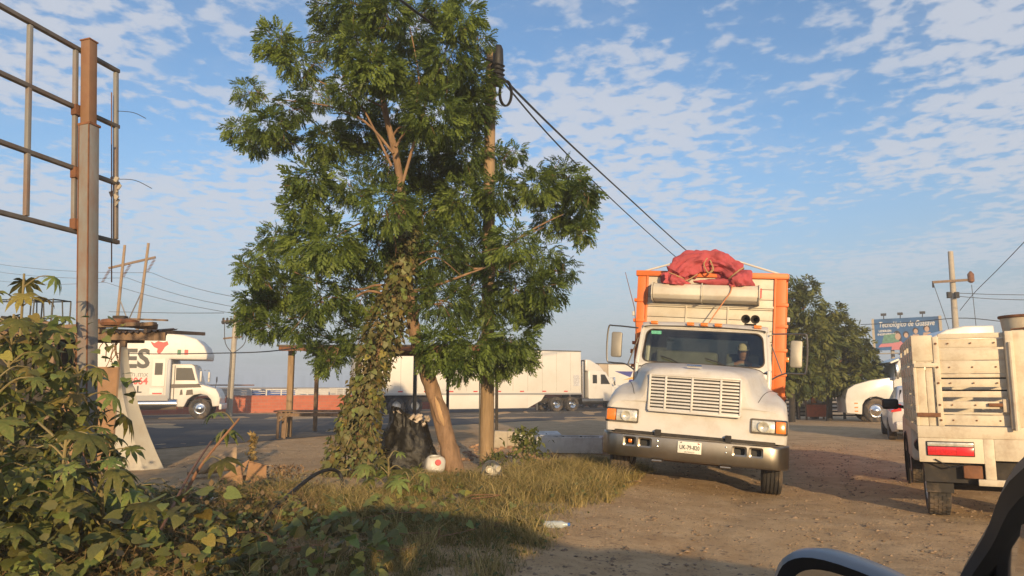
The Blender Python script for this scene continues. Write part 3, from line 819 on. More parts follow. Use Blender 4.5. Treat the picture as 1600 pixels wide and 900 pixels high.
MB().tube(crom([(-.70, b0 - .30, 3.23), (-.4, b0 - .28, 3.19), (-.2, b0 - .16, 3.33)], 5), .009, 5).build('rope', M['rope'], TB, smooth=True)
MB().tube([(.42, b0 - .22, 3.17), (.38, b0 - .385, 3.09), (.36, b0 - .40, 3.0), (.12, b0 - .42, 2.62), (.02, b0 - .45, 2.44)], .010, 5).build('rope', mat('orange_strap', (.55, .22, .09), .8), TB, smooth=True)

# ------------------------------------------------------------------ people (upper bodies seated at the wheel)
skin = mat('skin', (.30, .155, .09), .55, var=.08, vscale=20)
def person(label, shirt, cap_col, loc, rot):
    p = thing('person', label, 'person', loc, rot)
    # skeleton: seat at origin, faces -Y
    me = bpy.data.meshes.new('body')
    V = [(0, .02, .08), (0, .03, .25), (0, .03, .42), (0, .0, .55), (0, -.015, .63), (-.10, .0, .53), (-.19, -.0, .51), (-.25, -.14, .30), (-.21, -.36, .34),
         (.10, 0, .53), (.19, 0, .51), (.25, -.14, .30), (.21, -.36, .34), (-.10, -.18, .09), (-.14, -.46, .10), (-.14, -.50, -.30), (.10, -.18, .09), (.14, -.46, .10), (.14, -.50, -.30),
         (-.19, -.43, .36), (.19, -.43, .36)]
    E = [(0, 1), (1, 2), (2, 3), (3, 4), (3, 5), (5, 6), (6, 7), (7, 8), (3, 9), (9, 10), (10, 11), (11, 12), (0, 13), (13, 14), (14, 15), (0, 16), (16, 17), (17, 18), (8, 19), (12, 20)]
    rad = [(.17, .13), (.16, .115), (.17, .115), (.09, .08), (.055, .055), (.075, .07), (.065, .065), (.045, .045), (.032, .032), (.075, .07), (.065, .065), (.045, .045), (.032, .032),
           (.09, .085), (.068, .07), (.045, .05), (.09, .085), (.068, .07), (.045, .05), (.04, .02), (.04, .02)]
    me.from_pydata(V, E, [])
    o = bpy.data.objects.new('tmp', me); COL.objects.link(o)
    sk = o.modifiers.new('s', 'SKIN'); o.modifiers.new('u', 'SUBSURF').levels = 2
    for i, r in enumerate(rad): me.skin_vertices[0].data[i].radius = r
    me.skin_vertices[0].data[0].use_root = True
    dg = bpy.context.evaluated_depsgraph_get()
    bm_ = bpy.data.meshes.new_from_object(o.evaluated_get(dg)); bpy.data.objects.remove(o)
    # head grown onto the same mesh
    bm = bmesh.new(); bm.from_mesh(bm_)
    hv = []
    for i in range(13):
        t = i / 12; z = .62 + .25 * t
        wr = .078 * math.sin(PI * (.14 + .80 * t)) ** .55; dr = .098 * math.sin(PI * (.14 + .80 * t)) ** .5
        row = []
        for j in range(20):
            a = 2 * PI * j / 20; x = wr * math.sin(a); y = -.012 - dr * math.cos(a)
            fr_ = max(0, math.cos(a)) ** 6
            y -= fr_ * (.024 * math.exp(-((t - .40) / .10) ** 2) - .012 * math.exp(-((t - .54) / .05) ** 2) + .006 * math.exp(-((t - .20) / .05) ** 2))
            row.append(bm.verts.new((x, y, z)))
        hv.append(row)
    for i in range(12):
        for j in range(20): bm.faces.new((hv[i][j], hv[i][(j + 1) % 20], hv[i + 1][(j + 1) % 20], hv[i + 1][j]))
    bm.faces.new(hv[-1]); bm.faces.new(hv[0][::-1])
    for sx in (-1, 1):                                   # ears and five fingers per hand
        r = bmesh.ops.create_uvsphere(bm, u_segments=8, v_segments=6, radius=.03)
        for v in r['verts']: v.co = Vector((v.co.x * .35, v.co.y * .7, v.co.z)) + Vector((sx * .080, 0, .745))
    bmesh.ops.recalc_face_normals(bm, faces=bm.faces); bm.to_mesh(bm_); bm.free()
    fg = MB(); fg.v = [tuple(v.co) for v in bm_.vertices]; fg.f = [tuple(q.vertices) for q in bm_.polygons]
    for sx in (-1, 1):
        for k, ln in enumerate((.06, .07, .075, .068)):
            x = sx * (.158 + .021 * k); q = Vector((x, -.455, .365))
            fg.tube([q, q + Vector((0, -.03, .012)), q + Vector((0, -.045, -.012)), q + Vector((0, -.03, -.012 - ln * .4))], [.0095, .0095, .009, .007], 6)
        fg.tube([(sx * .16, -.42, .36), (sx * .14, -.45, .385), (sx * .142, -.485, .39)], [.011, .010, .008], 6)
    fg.build('body', skin, p, smooth=60)
    # shirt: slightly larger shell of torso and upper arms
    sh = MB()
    prof = [(.185, .145, .06), (.18, .135, .25), (.20, .135, .40), (.20, .12, .50), (.12, .10, .565), (.065, .07, .59)]
    rows = [[Vector((a * math.sin(2 * PI * j / 24), .02 + b * math.cos(2 * PI * j / 24), z)) for j in range(24)] for a, b, z in prof]
    sh.loft(rows, closed=True)
    for sx in (-1, 1): sh.tube([(sx * .13, 0, .515), (sx * .20, 0, .505), (sx * .25, -.12, .33), (sx * .235, -.22, .33)], [.085, .082, .064, .052], 12)
    sh.build('shirt', shirt, p, smooth=60)
    cm = mat('cap_cloth', cap_col, .8, var=.15, vscale=20)
    rows = [[Vector((r * .088 * math.sin(2 * PI * j / 20), -.012 - r * .108 * math.cos(2 * PI * j / 20), z)) for j in range(20)] for r, z in ((1.0, .785), (1.03, .815), (.98, .85), (.80, .88), (.45, .898), (.05, .902))]
    cp = MB().loft(rows, closed=True).build('cap', cm, p, smooth=60)
    br = [[Vector((x, -.10 - k * .032, .792 - .010 * k - .25 * x * x / .07 * .1)) for x in [-.075 * (1 - .06 * k * k) + .15 * (1 - .06 * k * k) * j / 8 for j in range(9)]] for k in range(4)]
    MB().loft(br).build('cap_peak', cm, cp, smooth=60)
    fe = MB()
    for sx in (-1, 1): fe.box((sx * .030, -.101, .752), (.022, .008, .008)); fe.box((sx * .031, -.104, .770), (.032, .008, .006))
    fe.box((0, -.103, .672), (.042, .008, .008))
    fe.build('face_features', M['dark'], p)
    return p
drv = person('man in a beige cap at the wheel of the orange bodied lorry', mat('shirt_grey', (.20, .21, .22), .85, var=.15), (.46, .40, .27), (0, 0, 0), (0, 0, 0))
drv.location = Matrix.LocRotScale(T.location, T.rotation_euler, None) @ Vector((.60, 2.24, 1.25))
drv.rotation_euler = (0, TROLL, TYAW)
# ------------------------------------------------------------------ stake-bed pickup, rear view
PY = R(-25)
pc = P(1428, 600, 8.45)
PK = thing('pickup_truck', 'cream white stake bed pickup parked with its tail to the camera', 'pickup', (pc.x, pc.y, gz(pc.x, pc.y)), (0, 0, PY))
# local frame: origin on the ground under the rear left bed corner, +x along the tailgate, +y towards the cab
pwid, plen = 1.56, 2.35
zb, zt = 1.04, 2.05
fb = MB(); fb.bb(0, pwid, 0, plen, zb - .09, zb); fb.build('bed_floor', M['pick_white'], PK, bevel=.008)
def post(x0, x1, y0, y1, z0, z1, nm='stake_post'): return MB().bb(x0, x1, y0, y1, z0, z1).build(nm, M['pick_white'], PK, bevel=.006)
# rear gate: left panel of upright boards, tall stiles, slats between
post(0, .035, -.02, .05, zb, zt - .06, 'corner_post')
post(.035, .12, -.005, .03, zb, zt - .30, 'gate_board'); post(.124, .205, -.002, .03, zb, zt - .30, 'gate_board'); 
post(.0, .21, -.022, .03, zt - .29, zt, 'gate_head'); 
post(.21, .27, -.035, .04, zb + .0, zt - .02, 'gate_stile')
post(.89, .965, -.10, .04, zb - .02, zt + .02, 'gate_stile')
post(.965, 1.13, -.03, .03, zb, zt + .03, 'gate_board'); post(1.134, 1.33, -.03, .03, zb, zt + .03, 'gate_board'); post(1.334, 1.525, -.03, .03, zb, zt + .03, 'gate_board')
post(1.525, pwid, -.02, .05, zb, zt, 'corner_post')
zz = zt - .05; gsl = []
for hgt, gap in ((.12, .03), (.145, .008), (.175, .006), (.05, .02), (.11, .055), (.085, .055), (.10, .05), (.03, .008), (.14, 0)):
    gsl.append((zz - hgt * .80, zz)); zz -= (hgt + gap) * .80
for (za, zc) in gsl:
    MB().bb(.27, .89, -.005 + random.uniform(-.006, .006), .025, za, zc).build('gate_slat', M['pick_white'], PK, bevel=.004)
MB().bb(.265, .895, -.03, .03, zt - .045, zt + .01).build('gate_top_rail', M['pick_white'], PK, bevel=.006)
MB().bb(.70, .885, -.045, -.006, zb + .22, zb + .255).build('latch_bar', M['rust'], PK, bevel=.004)
MB().bb(.83, .886, -.05, -.008, zb + .16, zb + .30).build('latch_plate', M['pick_white'], PK, bevel=.004)
for x in (.24, .36, .58, .80):
    for za, zc in gsl[::2]:
        if x == .24: MB().lathe([(.012, 0), (.012, -.012), (.001, -.016)], (x, -.035, (za + zc) / 2), (0, 1, 0), 8).build('bolt', M['rust'], PK)
        else: MB().lathe([(.009, 0), (.009, -.008), (.001, -.011)], (x, -.012, (za + zc) / 2), (0, 1, 0), 8).build('bolt', M['rust'], PK)
for z in (zb + .10, zt - .36): MB().bb(.01, .24, -.042, -.034, z, z + .045).build('hinge_strap', M['rust'] if z < 1.3 else M['pick_white'], PK, bevel=.003)
MB().tube([(.15, -.05, zb - .36), (.30, -.02, zb - .45), (.50, .0, zb - .40)], .008, 5).build('lamp_wiring', M['cable'], PK)
hg = MB(); hg.tube([(.93, -.115, zb - .03), (.93, -.115, zt - .1)], .022, 8); hg.build('gate_pipe', M['pick_white'], PK, smooth=True)
# side racks: stakes and slats
for sx, x in ((0, .0), (1, pwid - .03)):
    for i in range(5):
        y = .30 + i * .50
        MB().bb(x - .012, x + .045, y, y + .07, zb, zt - .02).build('side_stake', M['pick_white'], PK, bevel=.004)
    for i in range(6):
        za = zb + .05 + i * .172
        MB().bb(x, x + .028, .05, plen, za, za + .105).build('side_slat', M['pick_white'], PK, bevel=.004)
for i in range(6):
    za = zb + .05 + i * .172
    MB().bb(.03, pwid - .03, plen - .03, plen, za, za + .105).build('front_slat', M['pick_white'], PK)
# sill, tail lamps, lower frame
MB().bb(0, pwid, -.035, .02, zb - .13, zb + .0).build('rear_sill', M['pick_white'], PK, bevel=.008)
MB().bb(0, .62, -.03, .0, zb - .395, zb - .13).build('lamp_panel', M['pick_white'], PK, bevel=.006)
lampb = MB().bb(.075, .535, -.045, -.03, zb - .325, zb - .165).build('tail_lamp', M['black'], PK, bevel=.008)
MB().bb(.085, .525, -.062, -.044, zb - .315, zb - .222).build('red_lens', M['redlens'], lampb, bevel=.006)
MB().bb(.085, .525, -.061, -.044, zb - .217, zb - .175).build('clear_lens', M['clear'], lampb, bevel=.006)
MB().bb(.36, .515, -.066, -.06, zb - .308, zb - .229).build('stop_lens', mat('stop_lens', (.72, .03, .04), .25, var=.3, vscale=90), lampb, bevel=.004)
lf = MB(); lf.bb(.62, .72, -.03, .01, zb - .56, zb - .13); lf.bb(.72, pwid, -.03, .01, zb - .36, zb - .13); lf.bb(.55, pwid, -.03, .01, zb - .63, zb - .56)
lf.build('rear_frame', M['pick_white'], PK, bevel=.006)
MB().bb(.05, pwid - .05, .10, .14, zb - .62, zb - .12).build('rear_crossmember', M['dark'], PK)
MB().bb(.42, .60, -.0, .04, zb - .56, zb - .42).build('rear_bracket', M['rust'], PK, bevel=.01)
ch = MB(); ch.bb(.45, .55, .12, 4.6, zb - .42, zb - .18); ch.bb(1.05, 1.15, .12, 4.6, zb - .42, zb - .18); ch.bb(.55, 1.05, .8, .9, zb - .42, zb - .2)
ch.build('chassis', M['dark'], PK)
for x in (.20, pwid - .20): 
    wheel(PK, (x, .62, .345), .345, .235, 'block', out=-1 if x < 1 else 1)
    wheel(PK, (x, 3.75, .345), .345, .215, 'block', out=-1 if x < 1 else 1)
MB().tube([(.2, .62, .345), (pwid - .2, .62, .345)], .06, 8).build('rear_axle', M['dark'], PK)
MB().box((.20, .20, .50), (.27, .012, .42), (R(6), 0, 0)).build('mud_flap', M['rubber'], PK, bevel=.004)
MB().box((.20, .192, .42), (.27, .008, .035), (R(6), 0, 0)).build('flap_strip', M['black'], PK)
# cab
pcab = mat('pickup_cab_paint', (.62, .61, .58), .35, var=.05, dirt=(.35, .26, .18), dirt_amt=.5, dscale=2.5, coat=.3)
prof = [(2.42, .45), (2.42, 1.12), (2.52, 1.64), (3.25, 1.66), (3.78, 1.12), (4.55, 1.02), (4.72, .85), (4.74, .42)]
Mx = Matrix(((0, 0, 1, 0), (1, 0, 0, 0), (0, 1, 0, 0), (0, 0, 0, 1)))
cabp = MB().prism(prof, Mx, .06, pwid - .06).build('cab', pcab, PK, bevel=.05, bseg=3)
for x in (.055, pwid - .055):
    MB().prism([(2.62, 1.14), (2.66, 1.56), (3.20, 1.58), (3.62, 1.14)], Mx, x - .006, x + .006).build('side_window', M['black'], cabp)
    MB().lathe([(.41, -.02), (.43, 0), (.41, .02)], (x, 3.75, .36), (1, 0, 0), 20).build('wheel_arch', M['dark'], cabp)
    MB().bb(x - .02, x + .02, 2.70, 2.86, .98, 1.02).build('door_handle', M['black'], cabp, bevel=.006)
    sx = -1 if x < 1 else 1
    MB().box((x + sx * .20, 3.42, 1.21), (.23, .09, .16)).build('wing_mirror', M['black'], cabp, bevel=.035, bseg=3)
    MB().bar((x, 3.46, 1.16), (x + sx * .12, 3.43, 1.18), .04, .05).build('mirror_arm', M['black'], cabp)
MB().add([(.14, 2.425, 1.18), (pwid - .14, 2.425, 1.18), (pwid - .16, 2.50, 1.60), (.16, 2.50, 1.60)], [(0, 1, 2, 3)]).build('rear_window', M['black'], cabp)
tk = MB(); tk.lathe([(.001, 0), (.085, 0), (.09, .02), (.09, .10), (.08, .12), (.06, .12)], (.10, .95, zb - .28), (0, 1, 0), 14); tk.build('fuel_filler', M['black'], PK, smooth=40)
# tub strapped above the gate
tub = thing('plastic_tub', 'round cream tub with rusty rim standing on the pickup gate', 'tub', PK.matrix_basis @ Vector((1.1, .16, zt)), (0, 0, PY))
tub.location = Matrix.LocRotScale(PK.location, PK.rotation_euler, None) @ Vector((1.17, .30, zt - .09))
MB().lathe([(.001, 0), (.20, 0), (.22, .02), (.25, .27), (.262, .275), (.262, .295), (.24, .295), (.21, .05), (.001, .04)], (0, 0, 0), (0, 0, 1), 28).build('tub_wall', M['pick_white'], tub, smooth=40)
MB().lathe([(.258, .27), (.27, .275), (.27, .30), (.25, .302)], (0, 0, 0), (0, 0, 1), 28).build('rim', M['rust'], tub, smooth=40)
MB().tube([(-.18, -.18, .0), (-.18, -.19, .14), (-.04, -.262, .15), (-.03, -.24, .0)], .010, 5).build('wire_handle', M['rust'], tub)

# ------------------------------------------------------------------ side-profile helper for far lorries (x = forward, z = up, width along y)
def sidebody(name, prof, w, m, parent, bevel=.06, y=0.0, seg=3):
    Ms = Matrix(((1, 0, 0, 0), (0, 0, 1, 0), (0, 1, 0, 0), (0, 0, 0, 1)))
    return MB().prism(prof, Ms, y - w / 2, y + w / 2).build(name, m, parent, bevel=bevel, bseg=seg)

# ------------------------------------------------------------------ white sedan behind the pickup
sx0 = P(1394, 690, 19.5)
SD = thing('sedan_car', 'white sedan with red tail lamp half hidden behind the pickup', 'car', (sx0.x + .92, 19.4, gz(sx0.x, 19.4)), (0, 0, R(90 - 23)))
# local +x forward
spaint = mat('sedan_paint', (.62, .61, .60), .3, var=.03, coat=.6)
secs = []
stations = [(.0, .72, .34, .80), (.05, .82, .28, .93), (.35, .88, .24, 1.00), (1.0, .89, .22, 1.02), (2.2, .89, .22, .98), (3.3, .88, .22, .95), (4.1, .82, .25, .80), (4.35, .68, .32, .62)]
for x, hw, z0, z1 in stations:
    secs.append(crom([(x, -hw + .06, z0), (x, -hw, z0 + .2), (x, -hw + .02, z1 - .18), (x, -hw + .14, z1), (x, 0, z1 + .02), (x, hw - .14, z1), (x, hw - .02, z1 - .18), (x, hw, z0 + .2), (x, hw - .06, z0)], 3))
sbody = MB().loft(secs, closed=True, cap=True).build('body', spaint, SD, smooth=45)
rf = []
for x, hw, z in ((.55, .70, 1.0), (.95, .62, 1.36), (1.5, .60, 1.45), (2.2, .60, 1.43), (3.1, .70, 1.0)):
    rf.append(crom([(x, -hw - .06, .96), (x, -hw, max(.97, z - .1)), (x, -hw + .1, z), (x, 0, z + .02), (x, hw - .1, z), (x, hw, max(.97, z - .1)), (x, hw + .06, .96)], 3))
MB().loft(rf).build('roof', spaint, SD, smooth=50)
MB().add([(.62, -.6, 1.06), (.62, .6, 1.06), (.93, .54, 1.345), (.93, -.54, 1.345)], [(0, 1, 2, 3)]).build('rear_window', M['black'], SD)
for s_ in (-1, 1):
    tl = MB(); tl.add([(-.03, s_ * .60, .80), (-.02, s_ * .60, .97), (.05, s_ * .80, 1.0), (.33, s_ * .895, .92), (.30, s_ * .90, .80), (.02, s_ * .84, .76)], [(0, 1, 2, 5), (2, 3, 4, 5)])
    tlm = tl.build('tail_lamp', M['redlens'], SD)
    MB().box((.02, s_ * .82, .87), (.04, .10, .09)).build('lamp_glint', mat('blue_glint_lens', (.30, .28, .75), .15, coat=.6), tlm, bevel=.02)  # blue glint on the lamp, painted as the colour of a small block
    for x in (.85, 3.5): wheel(SD, (x, s_ * .80, .31), .31, .2, 'plain', rim_mat=M['steel'], ax=(0, 1, 0), out=s_)
MB().box((-.03, 0, .42), (.10, 1.5, .22)).build('bumper', spaint, SD, bevel=.04)
MB().box((.0, 0, .30), (.08, 1.4, .10)).build('bumper_skirt', M['black'], SD, bevel=.02)

# ------------------------------------------------------------------ white highway tractor facing left, right of the picture
hc = P(1318, 660, 33.5)
HT = thing('semi_tractor', 'white highway tractor unit facing left behind the parked pickup', 'truck', (14.75, 33.5, gz(14.75, 33.5) - .03), (0, 0, R(166)))
# local +x forward (front bumper at x=0, body runs to negative x)
TP = mat('tractor_white', (.64, .63, .61), .3, coat=.4, dirt=(.4, .33, .25), dirt_amt=.25)
def arch_cut(prof): return prof
sidebody('hood', [(-1.95, .60), (-1.72, .60), (-1.66, .86), (-1.50, 1.05), (-1.24, 1.13), (-.98, 1.10), (-.78, .98), (-.66, .78), (-.62, .36), (0, .42), (.02, .95), (-.03, 1.25), (-.10, 1.45), (-.4, 1.64), (-1.0, 1.82), (-1.7, 1.93), (-1.95, 1.95)], 2.2, TP, HT, .035)
sidebody('cab', [(-1.93, .60), (-1.93, 1.96), (-2.16, 2.62), (-2.32, 2.80), (-3.0, 2.92), (-3.4, 2.92), (-3.4, .60)], 2.3, TP, HT, .035)
sidebody('sleeper', [(-3.38, .62), (-3.38, 2.90), (-2.7, 3.02), (-3.3, 3.50), (-4.1, 3.95), (-4.8, 4.10), (-5.9, 4.10), (-6.0, .62)], 2.44, TP, HT, .06)
for s_ in (-1, 1):
    y = s_ * 1.155
    wnd = sidebody('side_window', [(-2.12, 1.95), (-2.32, 2.58), (-3.05, 2.64), (-3.05, 1.88)], .012, M['black'], HT, 0, y, 1)
    sidebody('fairing', [(-2.6, .35), (-2.6, .62), (-5.9, .62), (-5.9, .35)], .06, TP, HT, .01, s_ * 1.1, 1)
    sidebody('wheel_well', [(-1.74, .62), (-1.24, 1.14), (-.66, .80), (-.62, .5)], .05, M['dark'], HT, 0, s_ * .8, 1)
    wheel(HT, (-1.2, s_ * 1.0, .52), .52, .28, 'rib', rim_mat=M['chrome'], ax=(0, 1, 0), out=s_)
    for x in (-5.4, -6.7): wheel(HT, (x, s_ * .95, .52), .52, .5, 'rib', rim_mat=M['chrome'], ax=(0, 1, 0), out=s_)
    MB().box((-.08, s_ * .90, 1.12), (.14, .30, .26), (0, R(-20), 0)).build('headlight', M['clear'], HT, bevel=.05)
    MB().box((-2.02, s_ * 1.42, 2.18), (.12, .22, .62)).build('mirror', M['chrome'], HT, bevel=.03)
    for z in (2.5, 1.92): MB().tube([(-2.15, s_ * 1.15, z), (-2.02, s_ * 1.40, z)], .02, 6).build('mirror_arm', M['chrome'], HT)
    MB().box((-2.85, s_ * 1.165, 1.62), (.20, .03, .04)).build('door_handle', M['black'], HT)
    sidebody('door_seam', [(-3.10, .7), (-3.10, 2.70), (-3.07, 2.70), (-3.07, .7)], .012, M['dark'], HT, 0, y, 1)
    sidebody('hood_seam', [(-1.94, .7), (-1.94, 1.93), (-1.91, 1.93), (-1.91, .7)], .012, M['dark'], HT, 0, s_ * 1.103, 1)
    for z in (.50, .66, .84): MB().box((-.40, s_ * 1.105, z), (.14, .012, .05)).build('side_marker', M['amber'], HT)
MB().add([(-1.96, -1.02, 1.98), (-1.96, 1.02, 1.98), (-2.17, .95, 2.60), (-2.17, -.95, 2.60)], [(0, 1, 2, 3)]).build('windshield', M['black'], HT)
sidebody('sun_visor', [(-1.85, 2.60), (-2.20, 2.76), (-2.24, 2.68), (-1.90, 2.54)], 2.2, TP, HT, .01, 0, 1)
chs = MB(); chs.bb(-8.2, -.6, -.45, -.35, .6, .85); chs.bb(-8.2, -.6, .35, .45, .6, .85); chs.bb(-1.4, -1.15, -1.0, 1.0, .4, .55); chs.build('chassis', M['dark'], HT)

# ------------------------------------------------------------------ moving van lorry on the road, left
mo = P(344, 646, 40)
MV = thing('moving_truck', 'white removal lorry with rounded overcab box and black lettering on the road', 'truck', (-15.5, 40, gz(-15.5, 40) + .01), (0, 0, R(14)))
VP = mat('van_body_white', (.62, .60, .57), .4, var=.03, dirt=(.42, .35, .27), dirt_amt=.3, dscale=.8)
box = sidebody('cargo_box', [(-11.2, 1.02), (-2.48, 1.02), (-2.48, 3.06), (-.70, 3.04), (-.68, 3.35), (-.86, 3.75), (-1.25, 4.12), (-1.9, 4.32), (-2.8, 4.42), (-11.2, 4.42)], 2.55, VP, MV, .07)
sidebody('lower_trim', [(-11.2, .93), (-2.45, .93), (-2.45, 1.22), (-11.2, 1.22)], 2.57, mat('grey_trim', (.30, .30, .31), .5), MV, .02, 0, 1)
sidebody('box_corner', [(-2.62, 1.02), (-2.40, 1.02), (-2.40, 3.05), (-2.62, 3.05)], 2.56, mat('grey_corner', (.38, .40, .44), .45), MV, .05, 0, 2)
cabv = sidebody('cab', [(-2.38, .62), (-1.72, .62), (-1.55, 1.0), (-1.28, 1.22), (-.95, 1.28), (-.62, 1.20), (-.42, .98), (-.34, .62), (0, .66), (.02, 1.05), (-.06, 1.30), (-.20, 1.55), (-.95, 1.78), (-1.05, 1.82), (-1.30, 2.72), (-1.45, 2.82), (-2.38, 2.82)], 2.15, VP, MV, .05)
dk = mat('dark_stripe', (.06, .045, .04), .5)
for s_ in (-1, 1):
    y = s_ * 1.08
    sidebody('side_window', [(-2.18, 1.98), (-2.18, 2.62), (-1.42, 2.62), (-1.22, 1.98)], .012, M['darkglass'] if False else M['black'], cabv, 0, y, 1)
    sidebody('door_frame', [(-2.26, .9), (-2.26, 2.74), (-2.22, 2.74), (-2.22, .9)], .014, dk, cabv, 0, y, 1)
    sidebody('stripe', [(-2.38, 1.58), (-2.38, 1.78), (-1.05, 1.80), (-.90, 1.62)], .013, dk, cabv, 0, y, 1)
    for (xa, xb) in ((-1.95, -1.80), (-1.65, -1.30)): sidebody('door_emblem', [(xa, 1.22), (xa + .03, 1.48), (xb - .04, 1.52), (xb, 1.25)], .015, dk, cabv, 0, y, 1)
    tf = MB().tube([(-3.9, s_ * .95, .78), (-2.05, s_ * .95, .78)], .30, 18).build('fuel_tank', M['chrome'], MV, smooth=50)
    wheel(MV, (-.95, s_ * .98, .53), .53, .28, 'rib', rim_mat=M['chrome'], ax=(0, 1, 0), out=s_)
    for x in (-8.0, -9.3): wheel(MV, (x, s_ * .95, .53), .53, .5, 'rib', ax=(0, 1, 0), out=s_)
    MB().box((-.92, s_ * 1.38, 2.18), (.10, .20, .55)).build('mirror', M['white'], MV, bevel=.03)
    for z in (2.55, 1.80): MB().tube([(-1.15, s_ * 1.05, z), (-.92, s_ * 1.38, z)], .02, 5).build('mirror_arm', M['chrome'], MV)
    MB().box((-.02, s_ * .82, 1.02), (.12, .32, .24)).build('headlight', M['clear'], MV, bevel=.05)
dr_ = sidebody('crew_door', [(-3.27, 1.66), (-3.27, 3.08), (-2.66, 3.08), (-2.66, 1.66)], .04, VP, box, .01, -1.285, 1)
sidebody('door_window', [(-3.15, 2.25), (-3.15, 2.86), (-2.78, 2.86), (-2.78, 2.25)], .02, M['black'], dr_, 0, -1.30, 1)
hc_ = sidebody('locker_door', [(-3.35, 1.24), (-3.35, 1.58), (-2.70, 1.58), (-2.70, 1.24)], .04, VP, box, .01, -1.285, 1)
MB().box((-2.98, -1.31, 1.31), (.45, .01, .07)).build('red_sticker', M['redlens'], hc_)
MB().box((.05, 0, .62), (.14, 2.2, .30)).build('bumper', VP, MV, bevel=.04)
sidebody('chassis', [(-11, .6), (-11, .95), (-.5, .95), (-.5, .6)], .9, M['dark'], MV, 0, 0, 1)
MB().tube([(-.28, -.95, 1.5), (-.20, -.98, 1.95)], .015, 5).build('fender_mirror_arm', M['black'], MV); MB().lathe([(.001, -.03), (.15, -.01), (.16, .02), (.001, .04)], (-.20, -1.0, 2.02), (1, 0, 0), 14).build('fender_mirror', M['black'], MV, smooth=True)
ink, redink = mat('black_lettering', (.025, .025, .03), .5), mat('red_lettering', (.55, .05, .05), .5)
MF = lambda x, z: Matrix.Translation((x, -1.2785, z)) @ Matrix.Rotation(PI / 2, 4, 'X')
text('lettering', 'ES', 1.32, ink, box, MF(-3.42, 3.03), align='RIGHT', xs=.98, bold=.045)
text('lettering', 'com.mx', .40, mat('grey_lettering', (.22, .22, .22), .5), box, MF(-3.45, 2.28), align='RIGHT', xs=1.0)
text('lettering', '72064', .48, redink, box, MF(-3.45, 1.92), align='RIGHT', xs=.95, bold=.014)
text('lettering', 'IAL', .48, ink, box, MF(-3.72, 1.50), align='RIGHT', xs=1.0, bold=.014)
# red emblem and small flag above
em = MB(); pts = [(-.52, .35), (-.3, .25), (-.1, .38), (.2, .30), (.42, .38), (.50, .18), (.30, .02), (.18, -.22), (.02, -.42), (-.14, -.30), (-.10, -.08), (-.30, 0), (-.42, .15)]
em.prism([(a * .85 - 3.0, b * .85 + 3.66) for a, b in pts], Matrix(((1, 0, 0, 0), (0, 0, 1, 0), (0, 1, 0, 0), (0, 0, 0, 1))), -1.282, -1.277); em.build('emblem', redink, box)
for i, c in enumerate(((.02, .16, .08), (.62, .60, .57), (.55, .05, .05))): MB().box((-2.05 + i * .17, -1.28, 3.42), (.18, .01, .26)).build('flag_stripe', mat('flag_colour', c, .5), box)
pm2 = person('man in a pale blue cap driving the white removal lorry', mat('shirt_blue', (.10, .22, .40), .85), (.30, .42, .55), (0, 0, 0), (0, 0, 0))
pm2.location = Matrix.LocRotScale(MV.location, MV.rotation_euler, None) @ Vector((-1.85, -.55, 1.45)); pm2.rotation_euler = (0, 0, R(104))

# ------------------------------------------------------------------ white box trailer with its tractor in mid distance
HD = math.atan2(7.0, 14.6)
TR = thing('box_trailer', 'long white box trailer crossing on the road behind the tree', 'trailer', (-9.55, 47.0, -.30), (0, 0, HD))
TW = mat('trailer_white', (.68, .66, .62), .42, var=.03, vscale=.8, dirt=(.45, .38, .30), dirt_amt=.25, dscale=.5)
tb = MB().bb(0, 16.15, 0, 2.6, 1.28, 4.30).build('box', TW, TR, bevel=.02)
for i in range(14):
    MB().bb(.3 + i * 1.15, .33 + i * 1.15, -.006, .0, 1.45, 4.18).build('panel_seam', mat('seam', (.44, .42, .39), .6) if i == 0 else bpy.data.materials['seam'], tb)
MB().bb(-.02, 16.17, -.025, 2.62, 4.27, 4.345).build('roof_rail', M['steel'], tb)
MB().bb(-.02, 16.17, -.025, 2.62, 1.20, 1.32).build('lower_rail', mat('alu_rail', (.45, .45, .44), .4, .6), tb)
for i in range(9):
    MB().bb(.7 + i * 1.75, 1.0 + i * 1.75, -.035, -.024, 1.40, 1.47).build('reflector', M['redlens'], tb)
MB().bb(15.5, 16.0, -.012, -.004, 1.8, 2.6).build('notice_panel', mat('grey_print', (.50, .50, .52), .6, var=.6, vscale=14), tb)
for i in range(2):
    d = MB().bb(-.05, 0, .06 + i * 1.26, 1.28 + i * 1.26, 1.40, 4.22).build('rear_door', TW, TR, bevel=.01)
    for k in (.35, .85): MB().tube([(-.07, k + i * 1.26, 1.45), (-.07, k + i * 1.26, 4.15)], .02, 6).build('lock_rod', M['steel'], d)
sk = MB().bb(5.4, 11.8, -.01, .03, .28, 1.22).build('side_skirt', TW, TR, bevel=.02)
MB().add([(11.8, .0, 1.2), (13.2, .05, 1.2), (12.9, .05, .8), (11.8, .0, .28)], [(0, 1, 2, 3)]).build('skirt_nose', TW, TR)
for y in (.3, 2.3):
    for x in (2.4, 3.65): wheel(TR, (x, y, .52), .52, .5, 'rib', rim_mat=M['white'], ax=(0, 1, 0), out=-1 if y < 1 else 1)
bg_ = MB(); bg_.bb(1.6, 5.3, .5, 2.1, .75, 1.2); bg_.bb(.0, .15, .1, 2.5, .45, .6); bg_.bb(0.02, .14, .4, .5, .5, 1.25); bg_.bb(.02, .14, 2.1, 2.2, .5, 1.25); bg_.build('undercarriage', M['dark'], TR)
for y in (.35, 2.25): MB().bb(12.6, 12.75, y - .07, y + .07, .12, 1.22).build('landing_leg', M['steel'], TR)

